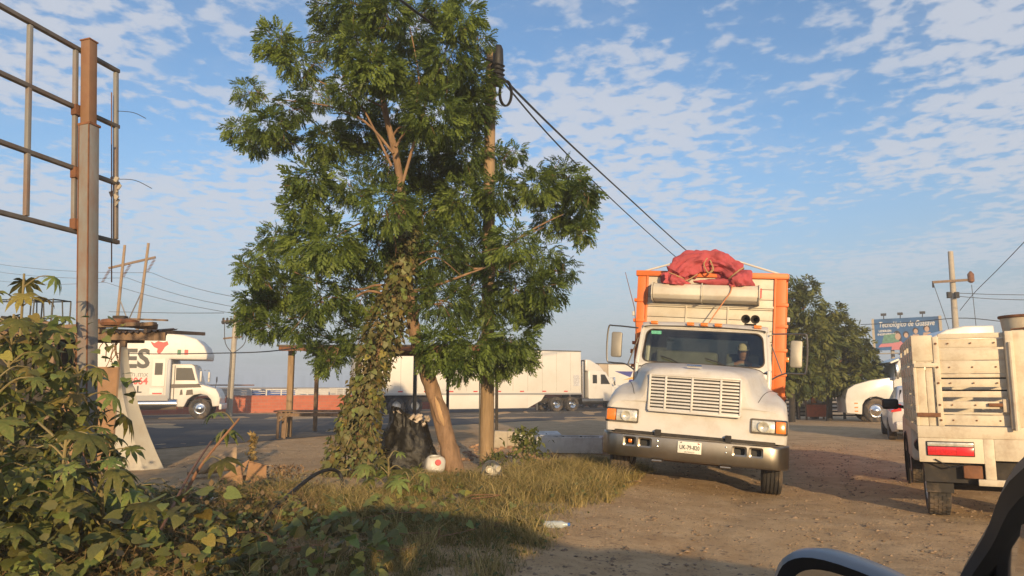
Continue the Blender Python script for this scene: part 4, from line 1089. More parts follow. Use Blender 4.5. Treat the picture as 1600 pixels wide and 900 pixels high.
# tractor pulling it
t0 = Matrix.Rotation(HD, 3, 'Z') @ Vector((14.2, 1.3, 0))
CT = thing('semi_tractor', 'white day cab tractor with tall chrome stacks pulling the white box trailer', 'truck', (TR.location.x + t0.x, TR.location.y + t0.y, -.30), (0, 0, HD))
sidebody('chassis', [(-1.2, .62), (-1.2, .95), (6.4, .95), (6.4, .62)], .9, M['dark'], CT, 0, 0, 1)
sidebody('cab', [(2.7, .7), (2.7, 2.95), (3.9, 2.95), (4.25, 2.80), (4.75, 1.95), (4.75, .7)], 2.2, TP, CT, .07)
sidebody('roof_fairing', [(2.5, 2.9), (2.5, 3.75), (2.9, 3.72), (3.7, 3.3), (4.1, 2.9)], 2.1, TP, CT, .08)
sidebody('hood', [(4.7, .9), (4.7, 1.98), (5.6, 1.85), (6.4, 1.62), (6.75, 1.35), (6.85, .5), (6.45, .5), (6.38, .8), (6.1, 1.06), (5.75, 1.1), (5.4, 1.02), (5.2, .8), (5.15, .6), (4.7, .6)], 2.1, TP, CT, .06)
for s_ in (-1, 1):
    y = s_ * 1.105
    sidebody('side_window', [(3.75, 1.95), (3.75, 2.65), (4.1, 2.65), (4.55, 1.95)], .012, M['black'], CT, 0, y, 1)
    sidebody('vent_window', [(3.05, 2.0), (3.05, 2.62), (3.42, 2.62), (3.42, 2.0)], .012, M['black'], CT, 0, y, 1)
    MB().tube([(2.30, s_ * .92, .9), (2.30, s_ * .92, 3.6)], .10, 12).build('exhaust_stack', M['chrome'], CT, smooth=True)
    MB().tube([(2.05, s_ * .92, 1.2), (2.05, s_ * .92, 3.3)], .14, 12).build('exhaust_stack', M['steel'], CT, smooth=True)
    MB().tube([(2.1, s_ * .9, .72), (3.9, s_ * .9, .72)], .27, 16).build('fuel_tank', M['steel'], CT, smooth=50)
    for x in (0, 1.3): wheel(CT, (x, s_ * .95, .52), .52, .5, 'rib', rim_mat=M['chrome'], ax=(0, 1, 0), out=s_)
    wheel(CT, (5.75, s_ * .98, .52), .52, .28, 'rib', rim_mat=M['chrome'], ax=(0, 1, 0), out=s_)
    MB().box((4.75, s_ * 1.35, 2.15), (.12, .2, .6)).build('mirror', M['chrome'], CT, bevel=.03)
    MB().tube([(4.6, s_ * 1.05, 2.4), (4.75, s_ * 1.35, 2.4)], .02, 5).build('mirror_arm', M['chrome'], CT)
sidebody('cab_back_panel', [(2.40, .8), (2.40, 3.7), (2.5, 3.7), (2.5, .8)], 1.9, M['black'], CT, .02, 0, 1)

# second trailer, beige, with blue and yellow mark
t2 = P(918, 650, 62)
BT = thing('box_trailer', 'beige corrugated trailer with a blue and yellow mark behind the tractor', 'trailer', (t2.x - 1.5, 62, -.32), (0, 0, HD))
bx = mat('beige_trailer', (.44, .36, .27), .55, var=.12, vscale=.7, dirt=(.30, .22, .15), dirt_amt=.5, dscale=.6)
b2 = MB().bb(0, 9.5, 0, 2.6, 1.2, 3.72).build('box', bx, BT, bevel=.02)
for i in range(5): MB().bb(.02 + i * .95, .07 + i * .95, -.03, .0, 1.25, 3.68).build('rib', mat('rib_brown', (.28, .21, .15), .6) if i == 0 else bpy.data.materials['rib_brown'], b2)
MB().bb(3.85, 9.5, -.02, 0, 1.25, 3.66).build('white_panel', TW, b2)
MB().bb(-.02, 9.52, -.04, 2.62, 3.70, 3.78).build('roof_rail', M['steel'], b2)
Mz = Matrix(((1, 0, 0, 0), (0, 0, 1, 0), (0, 1, 0, 0), (0, 0, 0, 1)))
MB().prism([(4.5, 3.10), (6.4, 3.10), (6.1, 2.6)], Mz, -.03, -.022).build('logo_blue', mat('logo_blue', (.06, .07, .28), .5), b2)
MB().prism([(5.3, 2.35), (6.9, 2.75), (6.8, 2.5)], Mz, -.031, -.023).build('logo_yellow', mat('logo_yellow', (.65, .36, .06), .5), b2)
MB().prism([(5.7, 1.7), (6.0, 2.4), (6.5, 2.4), (6.1, 1.9)], Mz, -.03, -.022).build('logo_blue', bpy.data.materials['logo_blue'], b2)
for x in (1.2, 2.5, 8): 
    for y in (.3, 2.3): wheel(BT, (x, y, .52), .52, .5, 'plain', ax=(0, 1, 0), out=-1 if y < 1 else 1)
MB().bb(.5, 9, .5, 2.1, .7, 1.2).build('undercarriage', M['dark'], BT)

# ------------------------------------------------------------------ own car: mirror, window frame and the body that shades the foreground
HDG = R(36)
OC = thing('parked_car', 'silver car with grey wing mirror and dark window at the lower right corner', 'car', (0, 0, gz(0, 0)), (0, 0, -HDG))
# local: +y forward, +x right; the camera stands at its open window
cp_ = mat('silver_paint', (.17, .19, .215), .45, .3, var=.05, coat=.15)
oz = -OC.location.z
secs = []
for y, hw, z0, z1 in ((3.2, .58, .40, .66), (3.08, .74, .32, .78), (2.6, .83, .28, .90), (1.75, .86, .25, 1.00), (1.2, .875, .24, 1.03), (-.6, .88, .24, 1.05), (-1.2, .87, .27, 1.06), (-1.6, .83, .36, 1.02), (-1.72, .75, .45, .90)):
    secs.append([Vector((p.x + .77, p.y, p.z)) for p in crom([(-hw + .05, y, z0), (-hw, y, z0 + .25), (-hw + .02, y, z1 - .16), (-hw + .09, y, z1), (0, y, z1 + .03), (hw - .09, y, z1), (hw - .02, y, z1 - .16), (hw, y, z0 + .25), (hw - .05, y, z0)], 3)])
MB().loft(secs, closed=True, cap=True).build('body', cp_, OC, smooth=45)
# roof plate and pillars
rf = []
for y, hw, z in ((.45, .64, 1.50), (.22, .68, 1.62), (-.4, .70, 1.76), (-1.0, .69, 1.77), (-1.5, .64, 1.68)):
    rf.append([Vector((p.x + .77, p.y, p.z)) for p in crom([(-hw, y, z - .06), (-hw + .08, y, z - .005), (0, y, z + .02), (hw - .08, y, z - .005), (hw, y, z - .06)], 4)])
MB().loft(rf).build('roof', cp_, OC, smooth=60)
for s_ in (-1, 1):
    X = lambda l: .77 + s_ * (.77 + l) if s_ > 0 else -l
    A_ = crom([(X(.150), 1.55, 1.03), (X(.128), 1.39, 1.115), (X(.062), 1.07, 1.245), (X(.016), .73, 1.345), (X(-.05), .40, 1.42)], 4)
    MB().tube(A_, [.019] * len(A_), 8).build('window_frame', M['black'], OC, smooth=True)
    MB().tube([p + Vector((s_ * -.012, 0, -.024)) for p in A_], .007, 6).build('window_seal', M['rubber'], OC, smooth=True)
    g = MB(); lo_ = [(X(.085), y, 1.03) for y in (1.50, 1.22, .85, .46, .12)]; hi_ = [(p.x + (-s_) * .0, p.y, p.z) for p in (A_[0], A_[7], A_[11], A_[15], A_[16])]
    hi_[0] = (X(.13), 1.50, 1.05)
    g.loft([[Vector(a) for a in lo_], [Vector(b) for b in hi_]])
    g.build('door_window', M['carglass'], OC)
    MB().add([(X(.09), -1.1, 1.05), (X(.09), -.25, 1.05), (X(-.07), -.25, 1.68), (X(-.07), -1.2, 1.68)], [(0, 1, 2, 3)]).build('rear_door_window', M['darkglass'], OC)
    MB().tube([(X(.09), -.20, 1.04), (X(-.06), -.22, 1.70)], .05, 8).build('centre_pillar', M['black'], OC)
    MB().tube([(X(.08), -1.4, 1.05), (X(-.07), -1.42, 1.68)], .06, 8).build('rear_pillar', cp_, OC)
    for y in (2.2, -.95): wheel(OC, (X(.02), y, .31), .31, .21, 'plain', rim_mat=M['steel'], ax=(1, 0, 0), out=s_)
MB().add([(.12, 1.50, 1.06), (1.42, 1.50, 1.06), (1.36, .42, 1.50), (.18, .42, 1.50)], [(0, 1, 2, 3)]).build('windshield', M['darkglass'], OC)
MB().add([(.12, -1.62, 1.05), (1.42, -1.62, 1.05), (1.36, -1.5, 1.62), (.18, -1.5, 1.62)], [(0, 1, 2, 3)]).build('rear_window', M['darkglass'], OC)
for x, y in ((.42, .2), (1.12, .2)):
    MB().box((x, y - .55, .95), (.48, .14, .62), (R(12), 0, 0)).build('seat', M['dark'], OC, bevel=.05, bseg=3)
# wing mirror
def mirror_unit(cx_, s_):
    m0 = Vector((cx_, 1.33, 1.035))
    sec = []
    out_ = [(-.135, -.055), (-.125, .035), (-.06, .085), (.05, .115), (.11, .105), (.135, .06), (.14, -.02), (.11, -.075), (0, -.085), (-.10, -.08)]
    o_ = crom([(a, 0, b) for a, b in out_ + [out_[0]]], 4)[:-1]
    for k, (sc, dy) in enumerate(((.94, -.030), (1.0, -.012), (1.0, .02), (.93, .07), (.74, .12), (.40, .15), (.1, .158))):
        sec.append([m0 + Vector((-s_ * -p.x * sc * -1 if s_ > 0 else -p.x * sc * 1.0, dy, p.z * sc)) for p in o_])
    h = MB().loft(sec, closed=True, cap=False)
    h.add(sec[-1], [tuple(range(len(o_)))])
    mh = h.build('wing_mirror', cp_, OC, smooth=50)
    lip = MB().ring([m0 + Vector((-p.x * .945 * (1 if s_ < 0 else -1), -.031, p.z * .945)) for p in o_], [m0 + Vector((-p.x * .80 * (1 if s_ < 0 else -1), -.022, p.z * .78)) for p in o_])
    lip.build('mirror_rim', M['black'], mh, smooth=60)
    g = MB().add([m0 + Vector((-p.x * .82 * (1 if s_ < 0 else -1), -.020, p.z * .80)) for p in o_], [tuple(range(len(o_)))]); g.build('mirror_glass', M['mirror'], mh)
    MB().bar(m0 + Vector((s_ * -.12, .05, -.05)), m0 + Vector((s_ * -.24, .06, -.05)), .09, .05).build('mirror_arm', M['black'], mh, bevel=.01)
mirror_unit(-.275, -1); mirror_unit(1.82, 1)
# ------------------------------------------------------------------ rusty billboard frame, left
FAZ = R(13)
bp = P(150, 600, 7.7)
SG = thing('billboard_frame', 'empty rusty steel billboard frame on a tall tan post at the left edge', 'billboard', (bp.x, bp.y, gz(bp.x, bp.y)), (R(0), R(-4.6), -FAZ))
# local: y along the frame (away from the camera), x to the right
def chan(name, x, y, w, z0, z1, m):
    c = MB(); c.bb(x - w / 2, x + w / 2, y - w / 2, y + w / 2, z0, z1)
    return c.build(name, m, SG, bevel=.006)
pA = chan('post', .0, 0, .138, -.1, 4.16, M['galv'])
MB().bb(-.062, .062, -.0735, -.0692, -.1, 4.15).build('post_flange', M['galv'], pA)
for sx in (-1, 1): MB().bb(sx * .063 - .006, sx * .063 + .006, -.080, -.070, 0, 4.15).build('post_lip', M['rust'], pA)
upm = mat('rusted_tan', (.24, .135, .075), .7, .1, var=.2, vscale=3, dirt=(.13, .05, .03), dirt_amt=.7, dscale=3)
pB = chan('post_extension', -.010, .0, .115, 4.165, 5.14, upm)
MB().bb(-.08, .08, -.08, .08, 4.15, 4.175).build('splice_plate', M['rust'], SG)
MB().bb(-.075, .055, -.065, .065, 5.14, 5.155).build('post_cap', M['rust'], pB)
fx = -.12
z0f, z1f = 2.98, 5.06
for i, y in enumerate((-3.6, -3.02, -2.43, -1.84, -1.25, -.66, -.07, .53)):
    MB().bb(fx - .022, fx + .022, y - .022, y + .022, z0f + .03, z1f - .03).build('upright', M['galv'], SG, bevel=.004)
for k in range(4):
    z = z0f + (z1f - z0f) * k / 3
    MB().bb(fx - .025, fx + .025, -3.65, .57, z - .022, z + .022).build('rail', M['frame_steel'], SG, bevel=.004)
for z in (4.33, 3.62, 3.05): MB().bb(fx - .02, -.07, -.11, -.02, z - .06, z + .06).build('bracket', M['rust'], SG, bevel=.006)
MB().tube([(fx + .01, .45, 4.75), (fx + .01, .46, 2.5)], .007, 5).build('hanging_rod', M['rust'], SG)
MB().tube(crom([(fx + .02, .53, 4.55), (fx + .18, .6, 4.53), (fx + .3, .66, 4.46)], 4), .004, 4).build('loose_wire', M['wire'], SG)
MB().tube(crom([(fx + .02, .53, 3.72), (fx + .2, .6, 3.70), (fx + .36, .68, 3.60)], 4), .004, 4).build('loose_wire', M['wire'], SG)
rg = MB()
for k in range(9): rg.box((fx + random.uniform(-.02, .05), .53 + random.uniform(-.06, .03), 3.42 + k * .04), (.05, .015, .06), (random.uniform(-1, 1), random.uniform(-1, 1), 0))
tag(rg.build('torn_scrap', M['concrete'], SG), kind='stuff')

# ------------------------------------------------------------------ shack with corrugated roof, left
SH = thing('market_shack', 'ramshackle wooden stall with corrugated tin roof behind the billboard post', 'stall', (-7.16, 13.3, 0), (0, 0, R(4)))
tin = mat('old_tin', (.115, .095, .08), .7, .35, var=.3, vscale=4, dirt=(.17, .08, .04), dirt_amt=.8, dscale=2)
ply = mat('plywood', (.28, .165, .09), .85, var=.2, vscale=3, bump=.2, bscale=20, dirt=(.14, .08, .05), dirt_amt=.5, dscale=2)
# local x: -4.5 .. 1.05 (right end), front at y=0
def sheet(x0, x1, y0, y1, z0, z1, n=26, amp=.022, nm='roof_sheet', m=tin, sag=.05):
    r0, r1 = [], []
    for i in range(n * 4 + 1):
        t = i / (n * 4); x = x0 + (x1 - x0) * t; w = amp * math.sin(2 * PI * n * t) - sag * math.sin(PI * t) + .012 * noise.noise((x * 3, 1, 1))
        r0.append(Vector((x, y0 + .03 * noise.noise((x * 4, 2, 3)), z0 + w))); r1.append(Vector((x, y1, z1 + w)))
    return MB().loft([r0, [a.lerp(b, .5) for a, b in zip(r0, r1)], r1]).build(nm, m, SH, smooth=True)
sheet(-4.6, -2.1, -.45, 2.6, 2.46, 2.62, 22); sheet(-2.25, -.35, -.40, 2.6, 2.44, 2.62, 18); sheet(-.45, .98, -.38, .35, 2.42, 2.50, 14)
MB().bar((-4.5, -.30, 2.36), (1.0, -.26, 2.31), .06, .15).build('front_beam', M['wood'], SH, bevel=.008)
MB().bar((-4.5, 2.5, 2.42), (-.5, 2.5, 2.42), .06, .14).build('rear_beam', M['wood'], SH, bevel=.008)
for x, y in ((-4.3, -.22), (-2.6, -.22), (-.92, -.22), (.26, -.20), (-4.3, 2.4), (-2.4, 2.4)): MB().bar((x, y, 0), (x, y, 2.30), .10, .10).build('post', M['wood'], SH, bevel=.01)
for x in (-4.0, -3.0, -2.0, -1.0, -.1, .7): MB().bar((x, -.4, 2.40), (x, 2.6, 2.56), .05, .07).build('rafter', M['wood'], SH)
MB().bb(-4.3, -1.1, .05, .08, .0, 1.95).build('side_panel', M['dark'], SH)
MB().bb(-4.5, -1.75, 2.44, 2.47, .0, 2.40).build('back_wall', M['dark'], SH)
for k in range(16):
    x = -1.0 + 1.2 * random.random(); z = 1.7 + .3 * random.random()
    MB().tube(crom([(x, .1, z), (x + random.uniform(-.15, .15), .05, z + .2), (x + random.uniform(-.3, .3), .1, 2.34)], 3), .009, 4).build('hanging_stick', M['twig'], SH)
for k, (x, w, z) in enumerate(((-3.9, .5, 2.62), (-3.4, .35, 2.68), (-1.9, .7, 2.64), (-.75, .35, 2.60), (.3, .3, 2.56))):
    MB().box((x, .6, z), (w, .4, .10 + .05 * (k % 2)), (0, R(4 * (-1) ** k), R(10 * k))).build('roof_junk', (M['rust'], M['wood'], M['dark'])[k % 3], SH, bevel=.012)
MB().bb(-1.02, .20, .0, .03, .0, 1.78).build('plywood_panel', ply, SH)
MB().bb(-.62, .16, -.03, -.003, .0, 1.30).build('plywood_panel', ply, SH)
# tilted white sheet metal at the open corner
ws = mat('white_sheet_metal', (.42, .40, .35), .5, var=.08, vscale=2, dirt=(.34, .28, .20), dirt_amt=.55, dscale=2.5)
rows = []
for i in range(9):
    t = i / 8; z = 2.12 * (1 - t)
    xa, xb = .27, .34 + 0.10 * t + .62 * t ** 1.6
    fold = .38 + .30 * t
    rows.append([Vector((xa, -.30, z)), Vector((xa + (xb - xa) * fold, -.36 - .05 * math.sin(t * 6), z)), Vector((xa + (xb - xa) * (fold + .06), -.28, z)), Vector((xb, -.22 + .10 * t, z))])
MB().loft(rows).build('metal_panel', ws, SH, smooth=35)
MB().tube([(.255, -.34, 0), (.255, -.34, .62)], .014, 6).build('iron_rod', M['black'], SH)
# clutter on the roof: planks, stove tin, bundle of sticks
for k, (x, y, z, w) in enumerate(((-2.6, .2, 2.56, 1.5), (-1.7, .4, 2.55, .9), (-.9, .1, 2.50, .6), (.05, .0, 2.53, .8), (.35, .3, 2.56, .5))):
    MB().box((x, y, z), (w, .14, .07), (0, R(random.uniform(-4, 4)), R(random.uniform(-14, 14)))).build('roof_plank', M['wood'], SH, bevel=.006)
MB().lathe([(.001, 0), (.30, 0), (.33, .05), (.31, .11), (.22, .13), (.001, .13)], (.02, .15, 2.52), (0, 0, 1), 18).build('rusty_pan', M['rust'], SH, smooth=40)
MB().box((.02, .15, 2.68), (.22, .16, .06)).build('iron_lump', M['dark'], SH, bevel=.01)
MB().bar((-.1, .1, 2.66), (.85, .2, 2.64), .025, .03).build('roof_stick', M['wood'], SH)
# pile of chairs frames stored on the roof
def chair_frame(x, y, z, rz, k):
    c = thing('chair_frame', ('black metal chair frame lying on the shack roof, left of the pile', 'black metal chair frame lying on the shack roof beside the tan post', 'black metal bench frame spanning the middle of the shack roof')[k], 'chair', (0, 0, 0), (0, 0, 0))
    c.matrix_world = Matrix.LocRotScale(SH.location, SH.rotation_euler, None) @ Matrix.Translation((x, y, z)) @ Matrix.Rotation(rz, 4, 'Z')
    L_ = 1.15 if k == 2 else .42
    for sx in (-1, 1):
        MB().tube(crom([(sx * L_ / 2, -.2, 0), (sx * L_ / 2, -.2, .40), (sx * L_ / 2, -.17, .43), (sx * L_ / 2, .15, .43), (sx * L_ / 2, .2, .40), (sx * L_ / 2, .2, 0)], 3), .013, 6).build('leg_frame', M['black'], c, smooth=True)
        MB().tube([(sx * L_ / 2, .0, .43), (sx * L_ / 2, .05, .05)], .012, 5).build('brace', M['black'], c)
    for y_, z_ in ((-.17, .43), (.15, .43), (-.2, .08), (.2, .08)): MB().tube([(-L_ / 2, y_, z_), (L_ / 2, y_, z_)], .012, 5).build('crossbar', M['black'], c)
    return c
chair_frame(-3.2, .5, 2.60, .1, 0); chair_frame(-1.35, .45, 2.58, -.3, 1); chair_frame(-2.25, .5, 2.58, .05, 2)

# ------------------------------------------------------------------ open shelter (ramada) with work bench behind the tree
RM = thing('open_shelter', 'flat dark roofed open shelter on thin posts behind the tree', 'shelter', (-5.4, 21.5, 0), (0, 0, 0))
rz_ = 2.56
MB().bb(-1.25, 5.2, -.6, 3.2, rz_, rz_ + .05).build('roof_sheet', tin, RM)
MB().bar((-1.2, -.52, rz_ - .06), (5.1, -.52, rz_ - .06), .08, .12).build('front_beam', M['rust'], RM)
MB().bar((-1.2, 3.0, rz_ - .06), (5.1, 3.0, rz_ - .06), .08, .12).build('rear_beam', M['rust'], RM)
for x, y, m, w in ((-1.02, .1, M['pole_wood'], .16), (2.66, -.45, M['black'], .10), (3.3, 2.9, M['dark'], .09), (-1.0, 2.9, M['wood'], .12), (4.9, 2.9, M['dark'], .1), (1.05, -.40, M['wood'], .14)):
    MB().bar((x, y, 0), (x, y, rz_ - .02), w, w).build('post', m, RM, bevel=.012)
tb_ = P(475, 680, 21)
WB = thing('work_bench', 'rough wooden bench leaning on the shelter post at the roadside', 'bench', (-6.55, 21.0, 0), (0, 0, 0))
for (x, y) in ((.06, -.2), (.06, .25), (1.75, -.2), (1.75, .25), (.26, -.2)): MB().bar((x, y, 0), (x + .02, y, .74), .07, .07).build('leg', M['wood'], WB, bevel=.006)
for k in range(4): MB().bb(-.05, 1.95, -.28 + k * .16, -.14 + k * .16, .74, .78).build('plank', M['wood'], WB, bevel=.006)
MB().bar((.05, -.24, .46), (.42, -.24, .72), .05, .05).build('brace', M['wood'], WB); MB().bar((.02, -.22, .66), (1.85, -.22, .66), .04, .09).build('apron', M['wood'], WB)

# ------------------------------------------------------------------ brick boundary wall along the road, stock trailers behind it
brick = bpy.data.materials.new('red_brick_wall'); brick.use_nodes = True
nt = brick.node_tree; bb_ = nt.nodes['Principled BSDF']; bb_.inputs['Roughness'].default_value = .9
tcn = nt.nodes.new('ShaderNodeTexCoord'); mpn = nt.nodes.new('ShaderNodeMapping'); mpn.inputs['Rotation'].default_value = (PI / 2, 0, 0); nt.links.new(tcn.outputs['Object'], mpn.inputs[0])
bt_ = nt.nodes.new('ShaderNodeTexBrick'); bt_.inputs['Scale'].default_value = 1.0; bt_.inputs['Color1'].default_value = (.52, .15, .08, 1); bt_.inputs['Color2'].default_value = (.43, .12, .065, 1); bt_.inputs['Mortar'].default_value = (.40, .20, .14, 1)
bt_.inputs['Brick Width'].default_value = .40; bt_.inputs['Row Height'].default_value = .20; bt_.inputs['Mortar Size'].default_value = .015
nt.links.new(mpn.outputs[0], bt_.inputs['Vector']); nt.links.new(bt_.outputs['Color'], bb_.inputs['Base Color'])
wp = [(-34, 41.0), (-23, 46.0), (-11.2, 55.0), (3.5, 66.0), (14, 72)]
BW = thing('boundary_wall', 'low red brick wall running along the far side of the road', 'wall', (wp[0][0], wp[0][1], 0), (0, 0, 0))
for i in range(4):
    a, b = Vector((*wp[i], 0)), Vector((*wp[i + 1], 0)); d = b - a; L_ = d.length; rz = math.atan2(d.y, d.x)
    o = MB().bb(0, L_, 0, .18, -.5, .80).build('wall_panel', brick, BW, loc=a - Vector((*wp[0], 0)), rot=(0, 0, rz))
    MB().bb(0, L_, -.03, .21, .80, .86).build('coping', brick, o)
    for k in range(int(L_ / 3)): MB().bb(k * 3, k * 3 + .25, -.04, 0, -.5, .795).build('pier', brick, o)
blu = mat('blue_paint', (.035, .09, .33), .5, var=.15); 
def stock_trailer(px0, px1, Y, label, m, zt, rails=True, dark_roof=False):
    a, b = P(px0, 620, Y), P(px1, 620, Y + 1.5); L_ = (b - a).length
    t = thing('livestock_trailer', label, 'trailer', (a.x, a.y, 0), (0, 0, math.atan2(b.y - a.y, b.x - a.x)), 'stock trailers behind the brick wall')
    MB().bb(0, L_, 0, 2.2, .35, .50).build('floor', M['dark'], t)
    n = max(3, int(L_ / 1.3))
    for k in range(n + 1): MB().bb(k * L_ / n - .05, k * L_ / n + .05, -.03, .05, .4, zt).build('upright', M['white'], t)
    for k in range(5):
        z = .55 + (zt - .62) * k / 4
        MB().bb(0, L_, 0, .04, z, z + (zt - .62) / 4 * .62).build('side_rail', m, t)
    MB().bb(0, L_, 2.1, 2.16, .5, zt).build('far_side', m if not rails else M['white'], t)
    MB().bb(0, L_, -.04, .08, zt - .02, zt + .06).build('top_rail', M['white'], t)
    if dark_roof: MB().bb(-.1, L_ + .1, -.3, 2.4, zt + .25, zt + .33).build('roof', M['rust'], t)
    for k in (.3, .7): wheel(t, (L_ * k, .2, -.05), .35, .22, 'plain', ax=(0, 1, 0), out=-1)
stock_trailer(342, 392, 53, 'white slatted stock trailer with rusty roof beyond the brick wall', M['white'], 1.28, dark_roof=True)
stock_trailer(392, 462, 55, 'blue and white slatted stock trailer beyond the brick wall', blu, 1.22)
stock_trailer(464, 512, 59, 'plain white stock trailer with dark gaps beyond the brick wall', M['white'], 1.25)
stock_trailer(514, 548, 62, 'smaller white stock trailer at the far right end of the brick wall', M['white'], 1.3)

# ------------------------------------------------------------------ utility poles and lines
def far_pole(name, label, px, Y, py_top, r, m, arms, lean=0, base_px=None):
    top = P(px, py_top, Y); bx_ = P(base_px if base_px else px, 640, Y).x
    t = thing(name, label, 'utility pole', (bx_, Y, gz(bx_, Y) - .1), (0, 0, 0))
    h = top.z - t.location.z
    MB().tube([(0, 0, 0), (top.x - bx_, 0, h)], [r, r * .68], 12).build('pole', m, t, smooth=True)
    return t, h, top
# H frame with raked legs far left
hf = thing('transmission_tower', 'raked two legged wooden transmission frame behind the shack roof', 'utility pole', P(200, 645, 62).xy.to_3d(), (0, 0, 0))
def hl(px, py): 
    p = P(px, py, 62); return p - hf.location
l1 = [hl(181, 520), hl(195, 383)]; l2 = [hl(214, 520), hl(232, 380)]
for l in (l1, l2):
    d = (l[1] - l[0]); base = l[0] - d * (l[0].z + .3) / d.z
    MB().tube([base, l[1]], [.16, .11], 10).build('leg', M['pole_wood'], hf, smooth=True)
MB().bar(hl(170, 419), hl(243, 402), .14, .18).build('crossarm', M['wood'], hf)
MB().tube([hl(188, 470), hl(204, 512)], .05, 6).build('brace', M['steel'], hf); MB().tube([hl(222, 455), hl(198, 506)], .05, 6).build('brace', M['steel'], hf)
for px, py in ((171, 419), (203, 411), (241, 403)):
    a = hl(px, py); st = MB()
    for k in range(9): st.lathe([(.03, 0), (.13, -.02), (.13, -.05), (.03, -.07)], a + Vector((-.06 * k, 0, -.15 - .12 * k)), (0, 0, 1), 10)
    tag(st.build('insulator_string', M['rust'], hf, smooth=40), kind='stuff')
insul = [P(px, py, 62) for px, py in ((165, 441), (199, 434), (237, 426))]
t, h, top = far_pole('utility_pole', 'pale concrete pole with two crossarms in front of the brick wall', 369, 44.5, 487, .20, M['concrete'], 2, base_px=358)
def rel(t, px, py, Y): return P(px, py, Y) - t.location
MB().bar(rel(t, 349, 502, 44.4), rel(t, 386, 501, 44.4), .10, .12).build('crossarm', M['wood'], t); MB().bar(rel(t, 349, 529, 44.4), rel(t, 379, 526, 44.4), .08, .10).build('crossarm', M['wood'], t)
for px in (349, 355, 361, 378, 384):
    a = rel(t, px, 502, 44.4); MB().lathe([(.04, -.18), (.11, -.12), (.11, .02), (.06, .05), (.07, .16), (.03, .22)], a, (0, 0, 1), 10).build('insulator', M['dark'], t, smooth=40)
for (a, b, c) in (((351, 505), (352, 535), (362, 551)), ((384, 504), (383, 535), (366, 551))):
    MB().tube(crom([rel(t, *a, 44.3), rel(t, *b, 44.3), rel(t, *c, 44.3)], 6), .025, 5).build('jumper_wire', M['wire'], t, smooth=True)
MB().tube([rel(t, 361, 552, 44.2), rel(t, 356, 640, 44.2)], .05, 6).build('conduit', M['steel'], t)
t2_, h, top = far_pole('utility_pole', 'concrete pole with one long crossarm above the parked pickup', 1485, 50, 393, .24, M['concrete'], 1, base_px=1502)
MB().bar(rel(t2_, 1457, 441, 49.7), rel(t2_, 1519, 437, 49.7), .12, .16).build('crossarm', M['wood'], t2_)
MB().lathe([(.08, -.35), (.20, -.25), (.20, .25), (.12, .35), (.05, .45)], rel(t2_, 1517, 434, 49.6), (0, 0, 1), 12).build('transformer_can', M['rust'], t2_, smooth=40)
for px in (1483, 1495): MB().box(rel(t2_, px, 461, 49.6), (.28, .2, .42)).build('junction_box', M['dark'], t2_, bevel=.03)
MB().box(rel(t2_, 1458, 446, 49.7), (.10, .1, .3)).build('insulator', M['dark'], t2_, bevel=.02)
# wires: each its own thing
def wire(label, pts, r, m=M['wire'], name='power_line', n=8, grp=None):
    o = MB().tube(crom(pts, n), r, 5).build(name, m, smooth=True); return tag(o, label, 'cable', grp)
def sag(a, b, d, n=6): return [a.lerp(b, k / n) - Vector((0, 0, d * 4 * (k / n) * (1 - k / n))) for k in range(n + 1)]
for k, (l0, r0) in enumerate((((0, 411), (395, 468)), ((0, 423), (395, 484)), ((0, 437), (395, 494)))):
    wire(('topmost', 'middle', 'lowest')[k] + ' of three thin wires sagging past the raked wooden frame', sag(P(-20, l0[1] - 1, 78), insul[2 - k], .35) + sag(insul[2 - k], P(*r0, 50), .3)[1:], .018, n=1)
wire('thin level wire running from the shack to the concrete pole top', [P(170, 487, 60), P(270, 489, 52), P(350, 489, 45)], .02)
wire('low slack wire sagging from the shack roof to the tree', [P(180, 552, 20), P(250, 553, 19), P(330, 552, 17), P(420, 549, 15), P(520, 535, 13), P(590, 525, 12)], .012)
wire('single wire climbing to the upper right corner from the concrete pole', [P(1500, 485, 50), P(1522, 458, 47), P(1560, 420, 42), P(1610, 368, 36)], .022)
wire('upper of two level wires leaving the right concrete pole', [P(1497, 458, 50), P(1550, 460, 50), P(1620, 461, 50)], .022)
wire('lower of two level wires leaving the right concrete pole', [P(1497, 463, 50), P(1550, 467, 50), P(1620, 469, 50)], .022)
wire('wire passing behind the far billboard to the right pole foot', [P(1345, 507, 60), P(1420, 504, 56), P(1500, 497, 50), P(1575, 503, 48), P(1630, 505, 47)], .028)
wire('left stay wire slanting down from the right pole crossarm', [P(1459, 445, 49.6), P(1482, 512, 49.6), P(1495, 560, 49.6)], .02)
wire('right stay wire hanging straight from the right pole crossarm', [P(1518, 445, 49.6), P(1522, 480, 49.6), P(1527, 530, 49.6)], .02)

# ------------------------------------------------------------------ far painted billboard
c0, c1 = P(1369, 555, 88), P(1470, 545, 84)
BB = thing('advertising_billboard', 'distant blue college billboard with white script and painted students', 'billboard', (c0.x, c0.y, 0), (0, 0, math.atan2(c1.y - c0.y, c1.x - c0.x)))
bw_ = (c1 - c0).length; zt_ = P(1369, 499, 88).z; zb_ = P(1369, 545, 88).z - .2
bh_ = zt_ - zb_
bl_ = mat('billboard_blue', (.025, .11, .28), .5, var=.35, vscale=.5)
pnl = MB().bb(0, bw_, 0, .2, zb_, zt_).build('panel', bl_, BB)
for x in (-.25, bw_): MB().bb(x, x + .25, -.1, .3, zb_ - .6, zt_ + .05).build('edge_post', mat('beige_post', (.45, .38, .28), .7) if x < 0 else bpy.data.materials['beige_post'], BB)
MB().bb(0, bw_, -.9, .1, zb_ - .45, zb_ - .35).build('catwalk', M['concrete'], BB)
